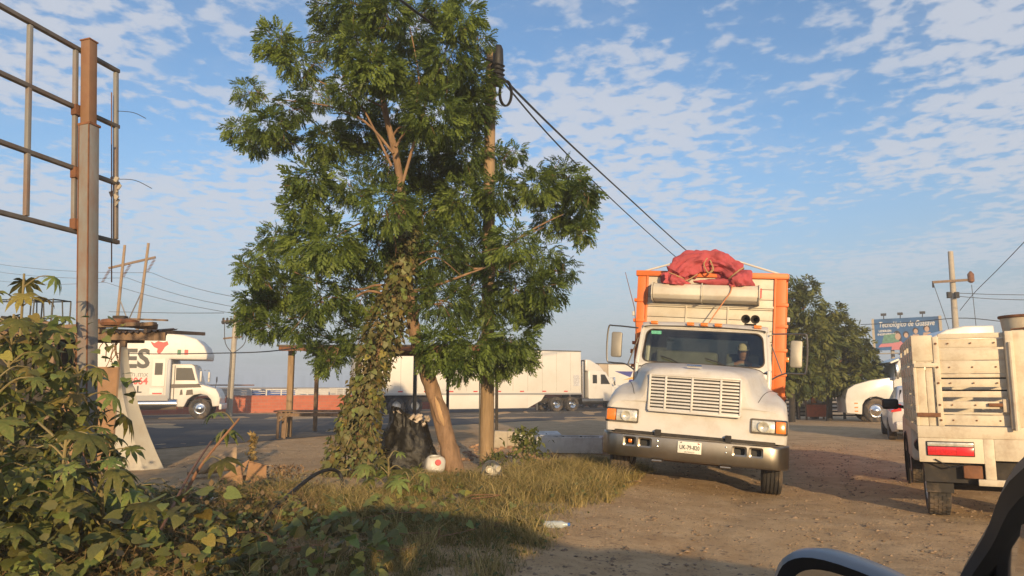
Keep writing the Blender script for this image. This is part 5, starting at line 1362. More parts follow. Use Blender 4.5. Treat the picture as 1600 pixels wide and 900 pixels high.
for x in (bw_ * .25, bw_ * .75): MB().tube([(x, .6, 0), (x, .6, zt_ - .3)], .22, 10).build('mast', M['concrete'], BB)
for x in (bw_ * .16, bw_ * .42, bw_ * .76):
    f_ = MB(); f_.tube([(x, 0, zt_), (x + .1, -.5, zt_ + .45)], .05, 6); f_.box((x + .1, -.6, zt_ + .45), (.55, .3, .28)); f_.build('flood_lamp', M['dark'], BB)
wi = mat('billboard_white', (.66, .64, .60), .6)
def MBd(x, z): return Matrix.Translation((x, -.012, z)) @ Matrix.Rotation(PI / 2, 4, 'X')
text('headline', 'Tecnológico de Guasave', .92, wi, pnl, MBd(bw_ * .5, zt_ - .72), xs=.64, shear=.25, bold=.01)
for k, (w_, u_) in enumerate((('LIDER', .13), ('EN', .235), ('INGENIERIAS', .19))): text('slogan_word', w_, .34, wi, pnl, MBd(bw_ * u_, zt_ - (1.45 if k < 2 else 1.85)), xs=1.0, bold=.012)
Mzx = Matrix(((1, 0, 0, 0), (0, 0, 1, 0), (0, 1, 0, 0), (0, 0, 0, 1)))
sk_, hr_, pk_ = mat('print_skin', (.50, .34, .25), .6), mat('print_hair', (.03, .02, .02), .6), mat('print_pink', (.58, .20, .22), .6)
def blob(nm, cx_, cz_, rx_, rz2, m, d=.012, n=14): MB().prism([(cx_ + rx_ * math.cos(2 * PI * k / n), cz_ + rz2 * math.sin(2 * PI * k / n)) for k in range(n)], Mzx, -d, -d + .006).build(nm, m, pnl)
for (u, v, s, girl) in ((.36, .42, 1.0, True), (.49, .45, .72, False), (.64, .56, .70, False), (.81, .62, .78, False)):
    x_, z_ = bw_ * u, zb_ + bh_ * v
    if girl:
        blob('printed_hair', x_ - .05, z_ - .15, .46, .85, hr_); MB().prism([(x_ - .75, zb_ + .02), (x_ - .65, z_ - .85), (x_ - .2, z_ - .55), (x_ + .3, z_ - .55), (x_ + .6, z_ - .9), (x_ + .65, zb_ + .02)], Mzx, -.018, -.012).build('printed_blouse', pk_, pnl)
    else:
        blob('printed_hair', x_, z_ + .12, .36 * s + .05, .42 * s + .05, hr_, .012)
        MB().prism([(x_ - .6 * s, z_ - 1.1 * s), (x_ - .45 * s, z_ - .5 * s), (x_ + .45 * s, z_ - .5 * s), (x_ + .6 * s, z_ - 1.1 * s)], Mzx, -.012, -.008).build('printed_shirt', bl_ if u < .6 else sk_, pnl)
    blob('printed_face', x_ + .02, z_, .28 * s + .02, .38 * s + .02, sk_, .024)
MB().prism([(.7, zb_ + .8), (1.0, zb_ + 1.8), (2.2, zb_ + 1.9), (2.6, zb_ + .9)], Mzx, -.018, -.012).build('printed_panel', mat('print_green', (.12, .26, .18), .6, var=.4, vscale=3), pnl)
MB().prism([(.3, zb_ + .35), (.6, zb_ + .75), (2.6, zb_ + .85), (2.7, zb_ + .45)], Mzx, -.020, -.014).build('printed_band', pk_, pnl)

# ------------------------------------------------------------------ wooden pole at the tree with cable gear
pb = P(760, 716, 13.0)
WP = thing('utility_pole', 'weathered round wooden pole standing beside the leaning tree trunk', 'utility pole', (pb.x, pb.y, gz(pb.x, pb.y) - .05), (0, 0, 0))
ph = P(770, 80, 13.0).z - WP.location.z
MB().tube([(0, 0, 0), (.01, 0, 1.2), (.02, 0, 3.0), (.03, 0, ph * .75), (.06, 0, ph)], [.128, .122, .115, .102, .095], 18).build('pole', M['pole_wood'], WP, smooth=True)
MB().tube([(-.125, -.03, .0), (-.12, -.03, 2.6)], .010, 5).build('ground_wire', M['wire'], WP)
cs = rel(WP, 778, 105, 12.8)
MB().lathe([(.001, .42), (.06, .41), (.088, .34), (.10, .12), (.10, -.18), (.115, -.20), (.115, -.26), (.09, -.34), (.05, -.36), (.001, -.36)], cs, (0.02, 0, 1), 20).build('splice_case', M['cable'], WP, smooth=45)
for z in (.02, -.06, -.15, -.24):
    MB().tube([cs + Vector((math.cos(a) * .118, math.sin(a) * .118, z + .015 * math.sin(a * 2))) for a in [2 * PI * k / 16 for k in range(17)]], .014, 5, cap=False).build('cable_wrap', M['cable'], WP, smooth=True)
ctr = rel(WP, 789, 146, 12.75)
for k in range(3):
    MB().tube([ctr + Vector((.105 * math.cos(a) + .012 * k, -.03 * k, .235 * math.sin(a) - .01 * k)) for a in [2 * PI * q / 30 for q in range(31)]], .017, 6, cap=False).build('cable_coil', M['cable'], WP, smooth=True)
wire('thick black cable sloping from the wooden pole down behind the lorry', [P(782, 118, 12.8), P(880, 215, 18), P(985, 312, 26), P(1078, 396, 36), P(1150, 452, 48)], .026, M['cable'], 'telephone_cable')
wire('thinner lower cable sloping from the wooden pole down behind the lorry', [P(784, 125, 12.8), P(868, 222, 18), P(965, 320, 26), P(1060, 405, 36), P(1130, 462, 48)], .020, M['cable'], 'telephone_cable')
wire('black cable entering from the top edge into the tree crown', [P(610, -12, 9.5), P(655, 22, 10.6), P(700, 55, 11.6), P(745, 85, 12.5), P(774, 100, 12.8)], .022, M['cable'], 'telephone_cable')

# ------------------------------------------------------------------ dark slatted fence and stalls under the right-hand trees
fa, fb_ = P(1222, 650, 37.5), P(1345, 650, 38)
FN = thing('rail_fence', 'dark wooden rail fence in the shade behind the right hand trees', 'fence', (fa.x, fa.y, gz(fa.x, fa.y)), (0, 0, math.atan2(fb_.y - fa.y, fb_.x - fa.x)))
fl_ = (fb_ - fa).length
dw = mat('shade_dark_wood', (.030, .023, .018), .9, var=.3)  # brown wood taken near black: the trees' deep shade is put into its colour
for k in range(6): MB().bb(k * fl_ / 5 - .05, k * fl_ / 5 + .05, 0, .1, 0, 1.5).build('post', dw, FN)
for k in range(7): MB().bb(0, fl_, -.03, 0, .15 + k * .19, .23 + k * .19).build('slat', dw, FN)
om = mat('orange_plastic', (.55, .13, .05), .6, var=.2)
def stall(px, Y, label, m1, w, h):
    p = P(px, 645, Y); t = thing('market_stall', label, 'stall', (p.x, Y, gz(p.x, Y)), (0, 0, 0))
    for sx in (-1, 1):
        for sy in (0, .9): MB().bb(sx * w / 2 - .04, sx * w / 2 + .04, sy, sy + .08, 0, h).build('post', M['wood'], t)
    MB().bb(-w / 2 - .15, w / 2 + .15, -.2, 1.2, h, h + .05).build('canopy', m1, t); MB().bb(-w / 2, w / 2, -.05, .9, .72, .78).build('counter', M['wood'], t)
    MB().bb(-w / 2, w / 2, -.06, -.03, .15, .72).build('front_cloth', m1, t)
    for k in range(4): MB().lathe([(.001, 0), (.11, .01), (.13, .15), (.09, .25), (.04, .30), (.04, .34), (.001, .34)], (-w / 2 + .2 + k * (w - .4) / 3, .25, .78), (0, 0, 1), 10).build('jar', (M['white'], M['amber'], M['concrete'], M['steel'])[k], t, smooth=True)
stall(1280, 36, 'roadside stall with orange cloth half hidden under the trees', om, 1.2, 1.55)
stall(1258, 38, 'roadside stall with pale cloth and jars under the trees', M['cream'], 1.3, 1.7)
# ------------------------------------------------------------------ whitewashed trough and rubble left of the lorry
tp = P(890, 688, 16.2)
WT = thing('concrete_trough', 'whitewashed concrete trough lying left of the lorry bumper', 'trough', (tp.x, tp.y, gz(tp.x, tp.y)), (0, 0, R(-9)))
wc = mat('whitewash', (.70, .69, .66), .85, var=.08, vscale=3, dirt=(.24, .20, .16), dirt_amt=.6, dscale=2, bump=.2, bscale=20)
MB().bb(-.72, .70, 0, .09, .02, .36).build('front_wall', wc, WT, bevel=.012); MB().bb(-.72, .70, .62, .71, .02, .36).build('back_wall', wc, WT, bevel=.012)
for x in (-.72, .61): MB().bb(x, x + .09, .09, .62, .02, .35).build('end_wall', wc, WT, bevel=.01)
MB().bb(-.63, .61, .09, .62, .02, .06).build('bottom', wc, WT)
so = [[Vector((-.64 + 1.26 * i / 16, .08 + .55 * j / 6, .27 + .10 * noise.noise((i * .6, j * .7, 2)) + .05 * math.sin(PI * j / 6))) for j in range(7)] for i in range(17)]
MB().loft(so).build('soil_fill', M['dark'], WT, smooth=True)
t3 = P(835, 664, 20)
WS = thing('concrete_slab', 'flat pale concrete slab lying behind the trough', 'slab', (t3.x, 20.2, gz(t3.x, 20)), (R(5), 0, R(6)))
MB().bb(-.65, .75, 0, .7, .02, .15).build('slab_body', wc, WS, bevel=.02)
for k, (px, py, Y, s, lab) in enumerate(((782, 668, 18, .40, 'squat tan concrete block right of the wooden pole'), (800, 668, 18.4, .36, 'pale concrete block second to the right of the wooden pole'))):
    q = P(px, py, Y); o = MB().box((0, 0, s / 2), (s * .8, s * .6, s)).build('concrete_block', M['concrete'], None, bevel=.02, loc=(q.x, Y, gz(q.x, Y) - .01), rot=(0, R(3), R(12 * k))); tag(o, lab, 'block')
rng2 = random.Random(3); rb_ = MB()
for k in range(170):
    px, Y = rng2.gauss(800, 50), rng2.uniform(14.5, 18.5); q = P(px, 690, Y); s = rng2.uniform(.02, .075)
    rb_.box((q.x, Y, gz(q.x, Y) + s * .2), (s * rng2.uniform(.8, 2), s * rng2.uniform(.7, 1.4), s * .7), (rng2.uniform(-.4, .4), rng2.uniform(-.4, .4), rng2.uniform(0, 3)))
tag(rb_.build('rubble', mat('rubble', (.34, .21, .13), .9, var=.3, vscale=2)), 'broken brick rubble strewn behind the wooden pole', 'rubble', kind='stuff')
# ------------------------------------------------------------------ foliage tools
LEAF = mat('neem_leaf', (.058, .098, .022), .5, attr='rnd', attr_col=(.215, .29, .060), transl=.42, spec=.35)
LEAF2 = mat('dark_leaf', (.055, .080, .022), .55, attr='rnd', attr_col=(.18, .19, .052), transl=.22, spec=.3)
CAST = mat('castor_leaf', (.145, .180, .050), .5, obj_rand=.5, var=.3, vscale=9, transl=.3, spec=.3, dirt=(.26, .20, .06), dirt_amt=.6, dscale=6)
CASTY = mat('yellowing_leaf', (.27, .235, .05), .55, obj_rand=.35, var=.3, vscale=8, transl=.3, dirt=(.20, .12, .04), dirt_amt=.6, dscale=6)
VINE = mat('vine_leaf', (.15, .175, .048), .5, obj_rand=.5, var=.2, vscale=9, transl=.3, dirt=(.24, .20, .06), dirt_amt=.4, dscale=4)
STALK = mat('green_stalk', (.20, .16, .07), .7, var=.25, vscale=6)
REDST = mat('red_stalk', (.22, .11, .06), .7, var=.25, vscale=6)
DRY = mat('dry_vine', (.25, .17, .085), .9, attr='rnd', attr_col=(.13, .13, .04), transl=.15)

def rotmats(d, roll):
    """rotation matrices whose y axis is d (n,3), turned by roll about it"""
    d = d / np.linalg.norm(d, axis=1, keepdims=True)
    up = np.where(np.abs(d[:, 2:3]) < .95, np.array([[0, 0, 1.0]]), np.array([[1.0, 0, 0]]))
    x = np.cross(d, up); x /= np.linalg.norm(x, axis=1, keepdims=True); z = np.cross(x, d)
    c, s = np.cos(roll)[:, None], np.sin(roll)[:, None]
    x2, z2 = x * c + z * s, z * c - x * s
    return np.stack([x2, d, z2], 2)

def spray_template(nl, L, lw, ll, rng, droop=.35):
    """pinnate leaf along +y: leaflets as folded quads"""
    V, Fq = [], []
    for i in range(nl):
        t = (i + .5) / nl; y = L * (.12 + .88 * t); zb = -droop * L * t * t
        s = 1 if i % 2 else -1
        if i == nl - 1: dx, dy = 0, 1
        else: a = R(38 + 22 * rng.random()); dx, dy = s * math.sin(a), math.cos(a)
        l = ll * (.75 + .5 * math.sin(PI * min(1, t + .1))) * (.85 + .3 * rng.random()); w = lw * (.85 + .3 * rng.random())
        b = np.array([0, y, zb]); tip = b + np.array([dx * l, dy * l, -.45 * l * rng.random() - .15 * l]); mid = (b + tip) / 2 + np.array([0, 0, .10 * l])
        px_, py_ = -dy, dx
        o = len(V)
        V += [b, mid + np.array([px_ * w / 2, py_ * w / 2, 0]), tip, mid - np.array([px_ * w / 2, py_ * w / 2, 0])]
        Fq.append((o, o + 1, o + 2, o + 3))
    return np.array(V), np.array(Fq)

def sprays(pos, dirs, tmpl, scale, rng, tone):
    V0, F0 = tmpl; n = len(pos)
    Rm = rotmats(dirs, rng.normal(0, .7, n))
    V = np.einsum('nij,kj->nki', Rm, V0) * scale[:, None, None] + pos[:, None, :]
    Fq = F0[None] + (np.arange(n) * len(V0))[:, None, None]
    att = np.clip(np.repeat(tone, len(F0)) + rng.normal(0, .16, n * len(F0)), 0, 1)
    return V.reshape(-1, 3), Fq.reshape(-1, 4), att

def merge(parts):
    Vs, Fs, As, o = [], [], [], 0
    for v, f, a in parts:
        Vs.append(v); Fs.append(f + o); As.append(a); o += len(v)
    return np.concatenate(Vs), np.concatenate(Fs), np.concatenate(As)

def clump_fill(c, r, n, rng, tmpl, sc, flat=.85):
    """sprays spread through a lumpy ball, mostly near its outside, pointing out and down"""
    u = rng.normal(size=(n, 3)); u /= np.linalg.norm(u, axis=1, keepdims=True)
    rad = r * (.35 + .65 * rng.random(n) ** .6)
    lump = np.array([1 + .35 * noise.noise(Vector(x) * 1.7 + Vector(c)) for x in u])
    p = u * (rad * lump)[:, None] * np.array([1, 1, flat]) + np.array(c)
    d = u * .9 + rng.normal(0, .45, (n, 3)); d[:, 2] -= .35
    tone = np.clip(.34 + .24 * rng.normal(size=n) + .22 * rng.normal() + (rng.random(n) < .05) * .5, 0, 1)
    return sprays(p, d, tmpl, sc * (.75 + .5 * rng.random(n)), rng, tone)

# ------------------------------------------------------------------ the big tree
rng = np.random.default_rng(11)
tbx = P(712, 748, 11.6)
TREE = thing('neem_tree', 'tall leafy neem tree with leaning bare trunk in the middle of the verge', 'tree', (tbx.x, tbx.y, gz(tbx.x, tbx.y) - .05), (0, 0, 0))
OT = TREE.location
def tp_(px, py, Y): return P(px, py, Y) - OT
trunkA = crom([tp_(712, 752, 11.6), tp_(703, 705, 11.62), tp_(690, 655, 11.66), tp_(676, 610, 11.7), tp_(660, 562, 11.75), tp_(648, 520, 11.8), tp_(640, 475, 11.85), tp_(633, 420, 11.9), tp_(629, 360, 11.95), tp_(627, 300, 12.0), tp_(618, 240, 12.0), tp_(603, 180, 12.05), tp_(594, 120, 12.1), tp_(598, 60, 12.1), tp_(604, 5, 12.1)], 5)
rA = [.205 - .0 * i for i in range(len(trunkA))]
nA = len(trunkA)
rA = [.128 * (1 - (i / nA)) ** .9 + .016 + .014 * noise.noise((i * .9, 5, 1)) + (.05 * math.exp(-i / 2.0)) + .012 * noise.noise((i * .5, 2, 7)) for i in range(nA)]
sec = []
for i, p in enumerate(trunkA):
    d = (trunkA[min(nA - 1, i + 1)] - trunkA[max(0, i - 1)]).normalized(); a = d.cross(Vector((0, 1, 0))).normalized(); b = d.cross(a)
    sec.append([p + (a * math.cos(t) + b * math.sin(t)) * rA[i] * (1 + .13 * noise.noise((math.cos(t) * 1.3, math.sin(t) * 1.3, i * .22)) + .05 * noise.noise((math.cos(t) * 5, math.sin(t) * 5, i * .5))) for t in [2 * PI * k / 22 for k in range(22)]])
trunk = MB().loft(sec, closed=True, cap=True).build('trunk', M['bark'], TREE, smooth=60)
# wound with bark lips on the leaning trunk
iw = 9
wc_ = [trunkA[k] + Vector((.02, -rA[k] * .97, 0)) for k in range(9, 15)]
MB().tube(wc_, [.010, .045, .055, .05, .035, .008], 8).build('trunk_wound', mat('pale_heartwood', (.42, .27, .14), .85, var=.2), trunk, smooth=True)
for s in (-1, 1): MB().tube([p + Vector((s * (.055 if 0 < k < 5 else .02), -.015, 0)) for k, p in enumerate(wc_)], [.012, .03, .034, .034, .028, .012], 8, rnd=.1).build('wound_lip', M['bark'], trunk, smooth=True)
trunkB = crom([tp_(563, 742, 11.3), tp_(566, 690, 11.35), tp_(574, 630, 11.4), tp_(588, 570, 11.5), tp_(606, 515, 11.6), tp_(622, 465, 11.75), tp_(632, 410, 11.88)], 5)
MB().tube(trunkB, [.13 - .055 * i / len(trunkB) for i in range(len(trunkB))], 14, rnd=.05).build('trunk', M['bark'], TREE, smooth=60)
CL = [(430,65,32),(468,98,36),(520,62,42),(522,18,40),(562,8,40),(604,24,45),(650,50,50),(700,92,52),(722,30,36),(748,62,24),(738,122,34),(650,112,55),(590,108,45),(560,78,38),(745,165,26),(690,10,30),
 (388,143,27),(374,204,21),(420,196,34),(455,170,33),(492,150,34),(545,142,34),(400,225,18),(440,215,22),
 (620,182,55),(680,182,60),(735,172,42),(562,202,45),(512,222,36),(482,282,34),(468,322,26),(495,340,22),
 (602,252,55),(662,252,60),(722,242,50),(545,290,45),(602,322,50),(662,322,60),(722,318,50),(778,302,34),(805,240,17),(770,250,26),
 (842,290,38),(880,278,34),(900,332,36),(862,340,38),(912,300,18),(908,362,18),
 (432,370,22),(470,388,38),(410,402,28),(520,382,48),(582,392,52),(682,392,58),(742,392,55),(802,382,44),(850,402,38),(882,424,26),
 (392,420,20),(400,472,27),(390,502,19),(440,452,44),(500,462,48),(560,462,48),(692,472,52),(752,462,58),(812,452,48),(850,452,32),(420,512,24),(470,512,34),(520,545,32),(510,566,17),(562,522,38),(692,542,42),(742,542,48),(800,532,42),(832,482,30),(782,562,30),(722,570,24),(820,560,16),(640,380,40),(650,440,40)]
tmpls = [spray_template(13, .21, .028, .064, rng) for _ in range(7)]
crown_parts, twig = [], MB()
nodes = [(trunkA[i], rA[i]) for i in range(18, nA, 2)]
todo = []
for k, (px, py, rp) in enumerate(CL):
    half = math.sqrt(max(0, 1 - ((px - 640) / 310) ** 2 - ((py - 300) / 330) ** 2))
    Y = 12.0 + rng.uniform(-1.0, 1.0) * (.35 + 1.35 * half)
    if 722 < px < 800 and py < 200: Y = 12.3 + .4 * rng.random()
    elif 722 < px < 800 and py < 300: Y = 13.45 + .5 * rng.random()
    elif 722 < px < 800 and rng.random() < .5: Y = 13.3 + .5 * rng.random()
    c = tp_(px, py, Y); todo.append(((c - trunkA[min(nA - 1, max(18, min(range(nA), key=lambda i: abs(trunkA[i].z - c.z + .3))))]).length, c, rp / F * Y * .84, k))
todo.sort(key=lambda q: q[0])
for _, c, r, k in todo:
    n = int(44 + 1750 * r * r)
    crown_parts.append(clump_fill(tuple(c), r, n, rng, tmpls[k % 7], .62 + .42 * rng.random()))
    best, bp_ = 1e9, None
    for p, rr_ in nodes:
        d = (c - p); cost = d.length + max(0, p.z - c.z) * 1.5
        if cost < best: best, bp_ = cost, (p, rr_)
    a, ra = bp_; d = c - a; L_ = d.length
    j1 = Vector(rng.normal(size=3)) * .08 * L_; j2 = Vector(rng.normal(size=3)) * .08 * L_
    path = crom([a, a + d * .35 + j1 + Vector((0, 0, .05 * L_)), a + d * .7 + j2 + Vector((0, 0, .05 * L_)), c], 4); r0 = min(ra * .75, .010 + .008 * L_)
    rad = [r0 * (1 - .6 * i / (len(path) - 1)) for i in range(len(path))]
    twig.tube(path, rad, 6); nodes += [(path[i], rad[i]) for i in range(4, len(path), 2)]
    for q in range(6):
        e = c + Vector(rng.normal(size=3)) * r * .6; a2 = path[rng.integers(7, len(path))]
        twig.tube(crom([a2, (a2 + e) / 2 + Vector(rng.normal(size=3)) * .05, e], 3), [.007, .006, .006, .005, .004, .003, .002], 4)
# named limbs the photograph shows bare
LIMB = [[(632, 372), (612, 300), (0, 0)]]
for pts, r0 in ((((640, 470), (625, 455), (610, 447), (585, 446), (560, 452), (500, 440), (460, 425)), .05), (((628, 470), (608, 462), (575, 455), (545, 470), (490, 492), (450, 498)), .045),
                (((648, 455), (690, 443), (730, 428), (760, 418)), .05), (((645, 480), (665, 476), (690, 478), (706, 500), (728, 540)), .038), (((650, 500), (655, 480), (672, 470), (700, 472), (718, 488)), .045),
                (((640, 425), (680, 402), (720, 430)), .022), (((615, 240), (570, 190), (510, 165), (425, 155)), .04), (((612, 260), (560, 160), (505, 130), (470, 112)), .035), (((625, 300), (668, 152), (690, 100), (700, 60)), .045),
                (((790, 385), (830, 360), (858, 345), (880, 335)), .032), (((740, 420), (765, 415), (800, 380), (850, 355)), .03), (((770, 420), (790, 425), (815, 410)), .015), (((630, 330), (560, 350), (510, 380), (470, 400)), .03), (((618, 230), (640, 190), (655, 130), (640, 40)), .04)):
    r0 *= .62; pp = crom([tp_(px, py, 11.6 + .10 * math.sin(px * .05)) for px, py in pts], 4)
    MB().tube(pp, [r0 * (1 - .75 * i / len(pp)) for i in range(len(pp))], 8, rnd=.06).build('limb', M['bark'], TREE, smooth=60)
tag(twig.build('twigs', M['twig'], TREE), kind='stuff')
V, Fq, A = merge(crown_parts)
np_mesh('crown', V, Fq, LEAF, TREE, att=A)['kind'] = 'stuff'

# ------------------------------------------------------------------ leaf shapes shared by the nearer plants
def castor_mesh(seed, lobes=8):
    r = random.Random(seed); V = [(0, 0, 0)]; Fc = []; dro = r.uniform(.3, 1.1); cur = r.uniform(-.3, .3)
    span = R(300); ring = []
    for i in range(lobes):
        a = PI / 2 - span / 2 + span * (i + .5) / lobes; ln = (.62 + .38 * math.cos((a - PI / 2) * .55)) * r.uniform(.92, 1.08)
        da = span / lobes
        def pt(ang, rad, lift=0): return (rad * math.cos(ang), rad * math.sin(ang), -dro * rad * rad + cur * rad * math.cos(ang * 2 + seed) * rad + lift + r.uniform(-.04, .04))
        o = len(V)
        V += [pt(a - da * .5, ln * .40, -.03), pt(a - da * .40, ln * .68), pt(a - da * .2, ln * .84, .01), pt(a, ln * 1.05, -.04), pt(a + da * .2, ln * .84, .01), pt(a + da * .40, ln * .68), pt(a, ln * .5, .05)]
        ring.append(o)
        Fc += [(0, o, o + 6), (o, o + 1, o + 6), (o + 1, o + 2, o + 6), (o + 2, o + 3, o + 6), (o + 3, o + 4, o + 6), (o + 4, o + 5, o + 6)]
    for i in range(lobes):
        o = ring[i]
        if i < lobes - 1: Fc += [(o + 5, ring[i + 1], o + 6), (ring[i + 1], 0, o + 6)]
        else:
            V.append(tuple(x * .5 for x in V[o + 5])); Fc += [(o + 5, len(V) - 1, o + 6), (len(V) - 1, 0, o + 6)]
    me = bpy.data.meshes.new('leaf'); me.from_pydata(V, [], Fc); me.polygons.foreach_set('use_smooth', [True] * len(Fc)); return me
def heart_mesh(seed):
    r = random.Random(seed)
    out = [(0, -.02), (.18, -.14), (.40, -.12), (.52, .10), (.46, .40), (.26, .72), (0, 1.0), (-.26, .72), (-.46, .40), (-.52, .10), (-.40, -.12), (-.18, -.14)]
    V = [(x, y, -.45 * x * x - .34 * y * y + .26 * abs(x) + r.uniform(-.02, .02)) for x, y in out] + [(0, .2, -.03), (0, .6, -.10)]
    Fc = [(0, 1, 12), (1, 2, 12), (2, 3, 12), (3, 4, 12), (4, 13, 12), (4, 5, 13), (5, 6, 13), (6, 7, 13), (7, 8, 13), (8, 12, 13), (8, 9, 12), (9, 10, 12), (10, 11, 12), (11, 0, 12)]
    me = bpy.data.meshes.new('leaf'); me.from_pydata(V, [], Fc); me.polygons.foreach_set('use_smooth', [True] * len(Fc)); return me
def wmat(me, m): 
    me.materials.append(m); return me
CM = [wmat(castor_mesh(s), CAST) for s in range(9)]; CMY = [wmat(castor_mesh(s + 20), CASTY) for s in range(2)]
HM = [wmat(heart_mesh(s), VINE) for s in range(4)]; HMY = [wmat(heart_mesh(s + 20), CASTY) for s in range(2)]
def leaf(me, parent, p, d, n_, s):
    """leaf at p growing along d with its face towards n_"""
    d = Vector(d).normalized(); n_ = Vector(n_); x = d.cross(n_).normalized(); z = x.cross(d)
    o = bpy.data.objects.new('leaf', me); COL.objects.link(o); o.parent = parent
    Mr = Matrix((x, d, z)).transposed()
    o.matrix_local = Matrix.LocRotScale(Vector(p), Mr.to_quaternion(), Vector((s, s, s)))
    return o

def castor(label, x, y, h, nl, size, seed, lean=(0, 0), yellow=.12, red=False):
    r = random.Random(seed)
    t = thing('castor_plant', label, 'plant', (x, y, gz(x, y) - .02), (0, 0, 0), 'castor plants on the verge')
    top = Vector((lean[0], lean[1], h)); stem = crom([(0, 0, 0), (lean[0] * .35 + r.uniform(-.05, .05), lean[1] * .35, h * .5), top], 6)
    MB().tube(stem, [.020 - .011 * i / len(stem) for i in range(len(stem))], 7).build('stem', REDST if red else STALK, t, smooth=True)
    ga = r.uniform(0, 6)
    for k in range(nl):
        f = .22 + .78 * ((k + .6) / nl) ** .8; p = stem[min(len(stem) - 1, int(f * (len(stem) - 1)))]
        a = ga + k * 2.4 + r.uniform(-.3, .3); L_ = (.20 + .22 * (1 - f)) * (h / 1.3) ** .3 * r.uniform(.8, 1.25)
        e = p + Vector((math.cos(a) * L_, math.sin(a) * L_, L_ * r.uniform(.05, .65)))
        MB().tube(crom([p, (p + e) / 2 + Vector((0, 0, .05)), e], 4), [.0075] * 4 + [.005] * 5, 5).build('leaf_stalk', STALK, t, smooth=True)
        od = Vector((math.cos(a), math.sin(a), r.uniform(-.75, .1)))
        nn_ = Vector((math.cos(a) * .45 + r.uniform(-.3, .3), math.sin(a) * .45 + r.uniform(-.45, .1), 1.0))
        s = size * r.uniform(.5, 1.12)
        leaf(r.choice(CMY) if r.random() < yellow else r.choice(CM), t, e, od, nn_, s)
    return t
CP = [('tallest castor plant, its top leaves dark against the sky at the left edge', -4.55, 6.9, 2.40, 18, .20), ('castor plant with ragged leaves at the left edge below the tallest one', -4.05, 6.0, 1.92, 22, .20),
      ('castor plant with a big yellowing leaf at the left edge', -3.62, 5.3, 1.45, 18, .21), ('bushy castor plant just left of the tan billboard post', -4.10, 6.5, 1.80, 22, .19),
      ('castor plant whose leaves overlap the foot of the tan billboard post', -3.66, 6.45, 1.50, 20, .18), ('castor plant right of the billboard post, in front of the plywood', -3.80, 6.9, 1.12, 14, .17),
      ('castor plant with long pale stalks at the lower left', -3.05, 5.0, 1.00, 14, .19), ('castor plant with one broad flat pale leaf at lower left', -2.72, 5.2, .76, 12, .20),
      ('low castor plant in front of the white metal sheet', -3.02, 5.9, .46, 10, .15), ('dark castor plant low in the left corner', -3.55, 4.75, 1.05, 15, .19), ('castor plant with drooping leaves in the lower left corner', -3.30, 4.5, .80, 12, .19)]
for k, (lab, x, y, h, nl, s) in enumerate(CP): castor(lab, x, y, h, nl, s, 40 + k, (random.uniform(-.15, .15), random.uniform(-.2, .05)))
q = P(290, 790, 7.0); castor('lone leggy castor sapling with two leaves leaning over the litter', q.x - .1, 7.0, 1.02, 4, .23, 80, (.52, .1), 0, True)
q = P(598, 800, 8.6); castor('small grey green castor plant in front of the black rubbish bag', q.x, 9.0, .50, 8, .21, 81, (.0, -.1), 0)
q = P(640, 770, 8.6); castor('small castor seedling right of the grey green one near the jug', q.x - .02, 8.7, .30, 5, .16, 83, (.0, -.05), 0)

# ------------------------------------------------------------------ creeping vine plants in front (heart leaves)
def creeper(label, x0, x1, y0, y1, n, smin, smax, hmax, seed, yellow=.15):
    r = random.Random(seed); cx_, cy_ = (x0 + x1) / 2, (y0 + y1) / 2
    t = thing('creeper_vine', label, 'plant', (cx_, cy_, gz(cx_, cy_)), (0, 0, 0), 'creepers covering the verge')
    st = MB()
    for k in range(3):
        p = Vector((r.uniform(x0, x1), r.uniform(y0, y1), .02)); pts = []
        for i in range(6):
            pts.append(Vector((p.x - cx_, p.y - cy_, gz(p.x, p.y) - t.location.z + .04 + hmax * .5 * r.random()))); p += Vector((r.uniform(-.35, .35), r.uniform(-.3, .3), 0))
        MB().tube(crom(pts, 4), .004, 4).build('runner', STALK if k % 2 else REDST, t, smooth=True)
    for k in range(n):
        x, y = r.uniform(x0, x1), r.uniform(y0, y1); z = gz(x, y) - t.location.z + hmax * (.15 + .85 * r.random())
        a = r.uniform(0, 2 * PI)
        leaf(r.choice(HMY) if r.random() < yellow else r.choice(HM), t, (x - cx_, y - cy_, z), (math.cos(a), math.sin(a), r.uniform(-.7, .2)), (r.uniform(-.5, .5), r.uniform(-1.0, .1), .9), r.uniform(smin, smax))
    return t
creeper('creeper with round leaves along the bottom left edge', -3.6, -1.9, 4.2, 5.4, 240, .06, .115, .62, 1)
creeper('creeper with yellow green leaves at the bottom, left of centre', -2.1, -.8, 4.6, 5.9, 170, .05, .095, .34, 2, .3)
creeper('dark creeper patch in front of the cardboard box', -2.9, -1.1, 6.0, 7.8, 250, .055, .105, .24, 3, .05)
creeper('creeper climbing among the castor stems below the tan post', -4.9, -3.45, 5.4, 7.0, 295, .06, .12, 1.45, 4, .2)
creeper('small leaved creeper draped high over the castor plants at the left edge', -4.6, -3.5, 5.6, 6.9, 280, .05, .10, 1.9, 15, .3)
creeper('creeper patch in the grass below the black rubbish bag', -1.3, .1, 6.4, 8.6, 90, .045, .085, .22, 5, .15)

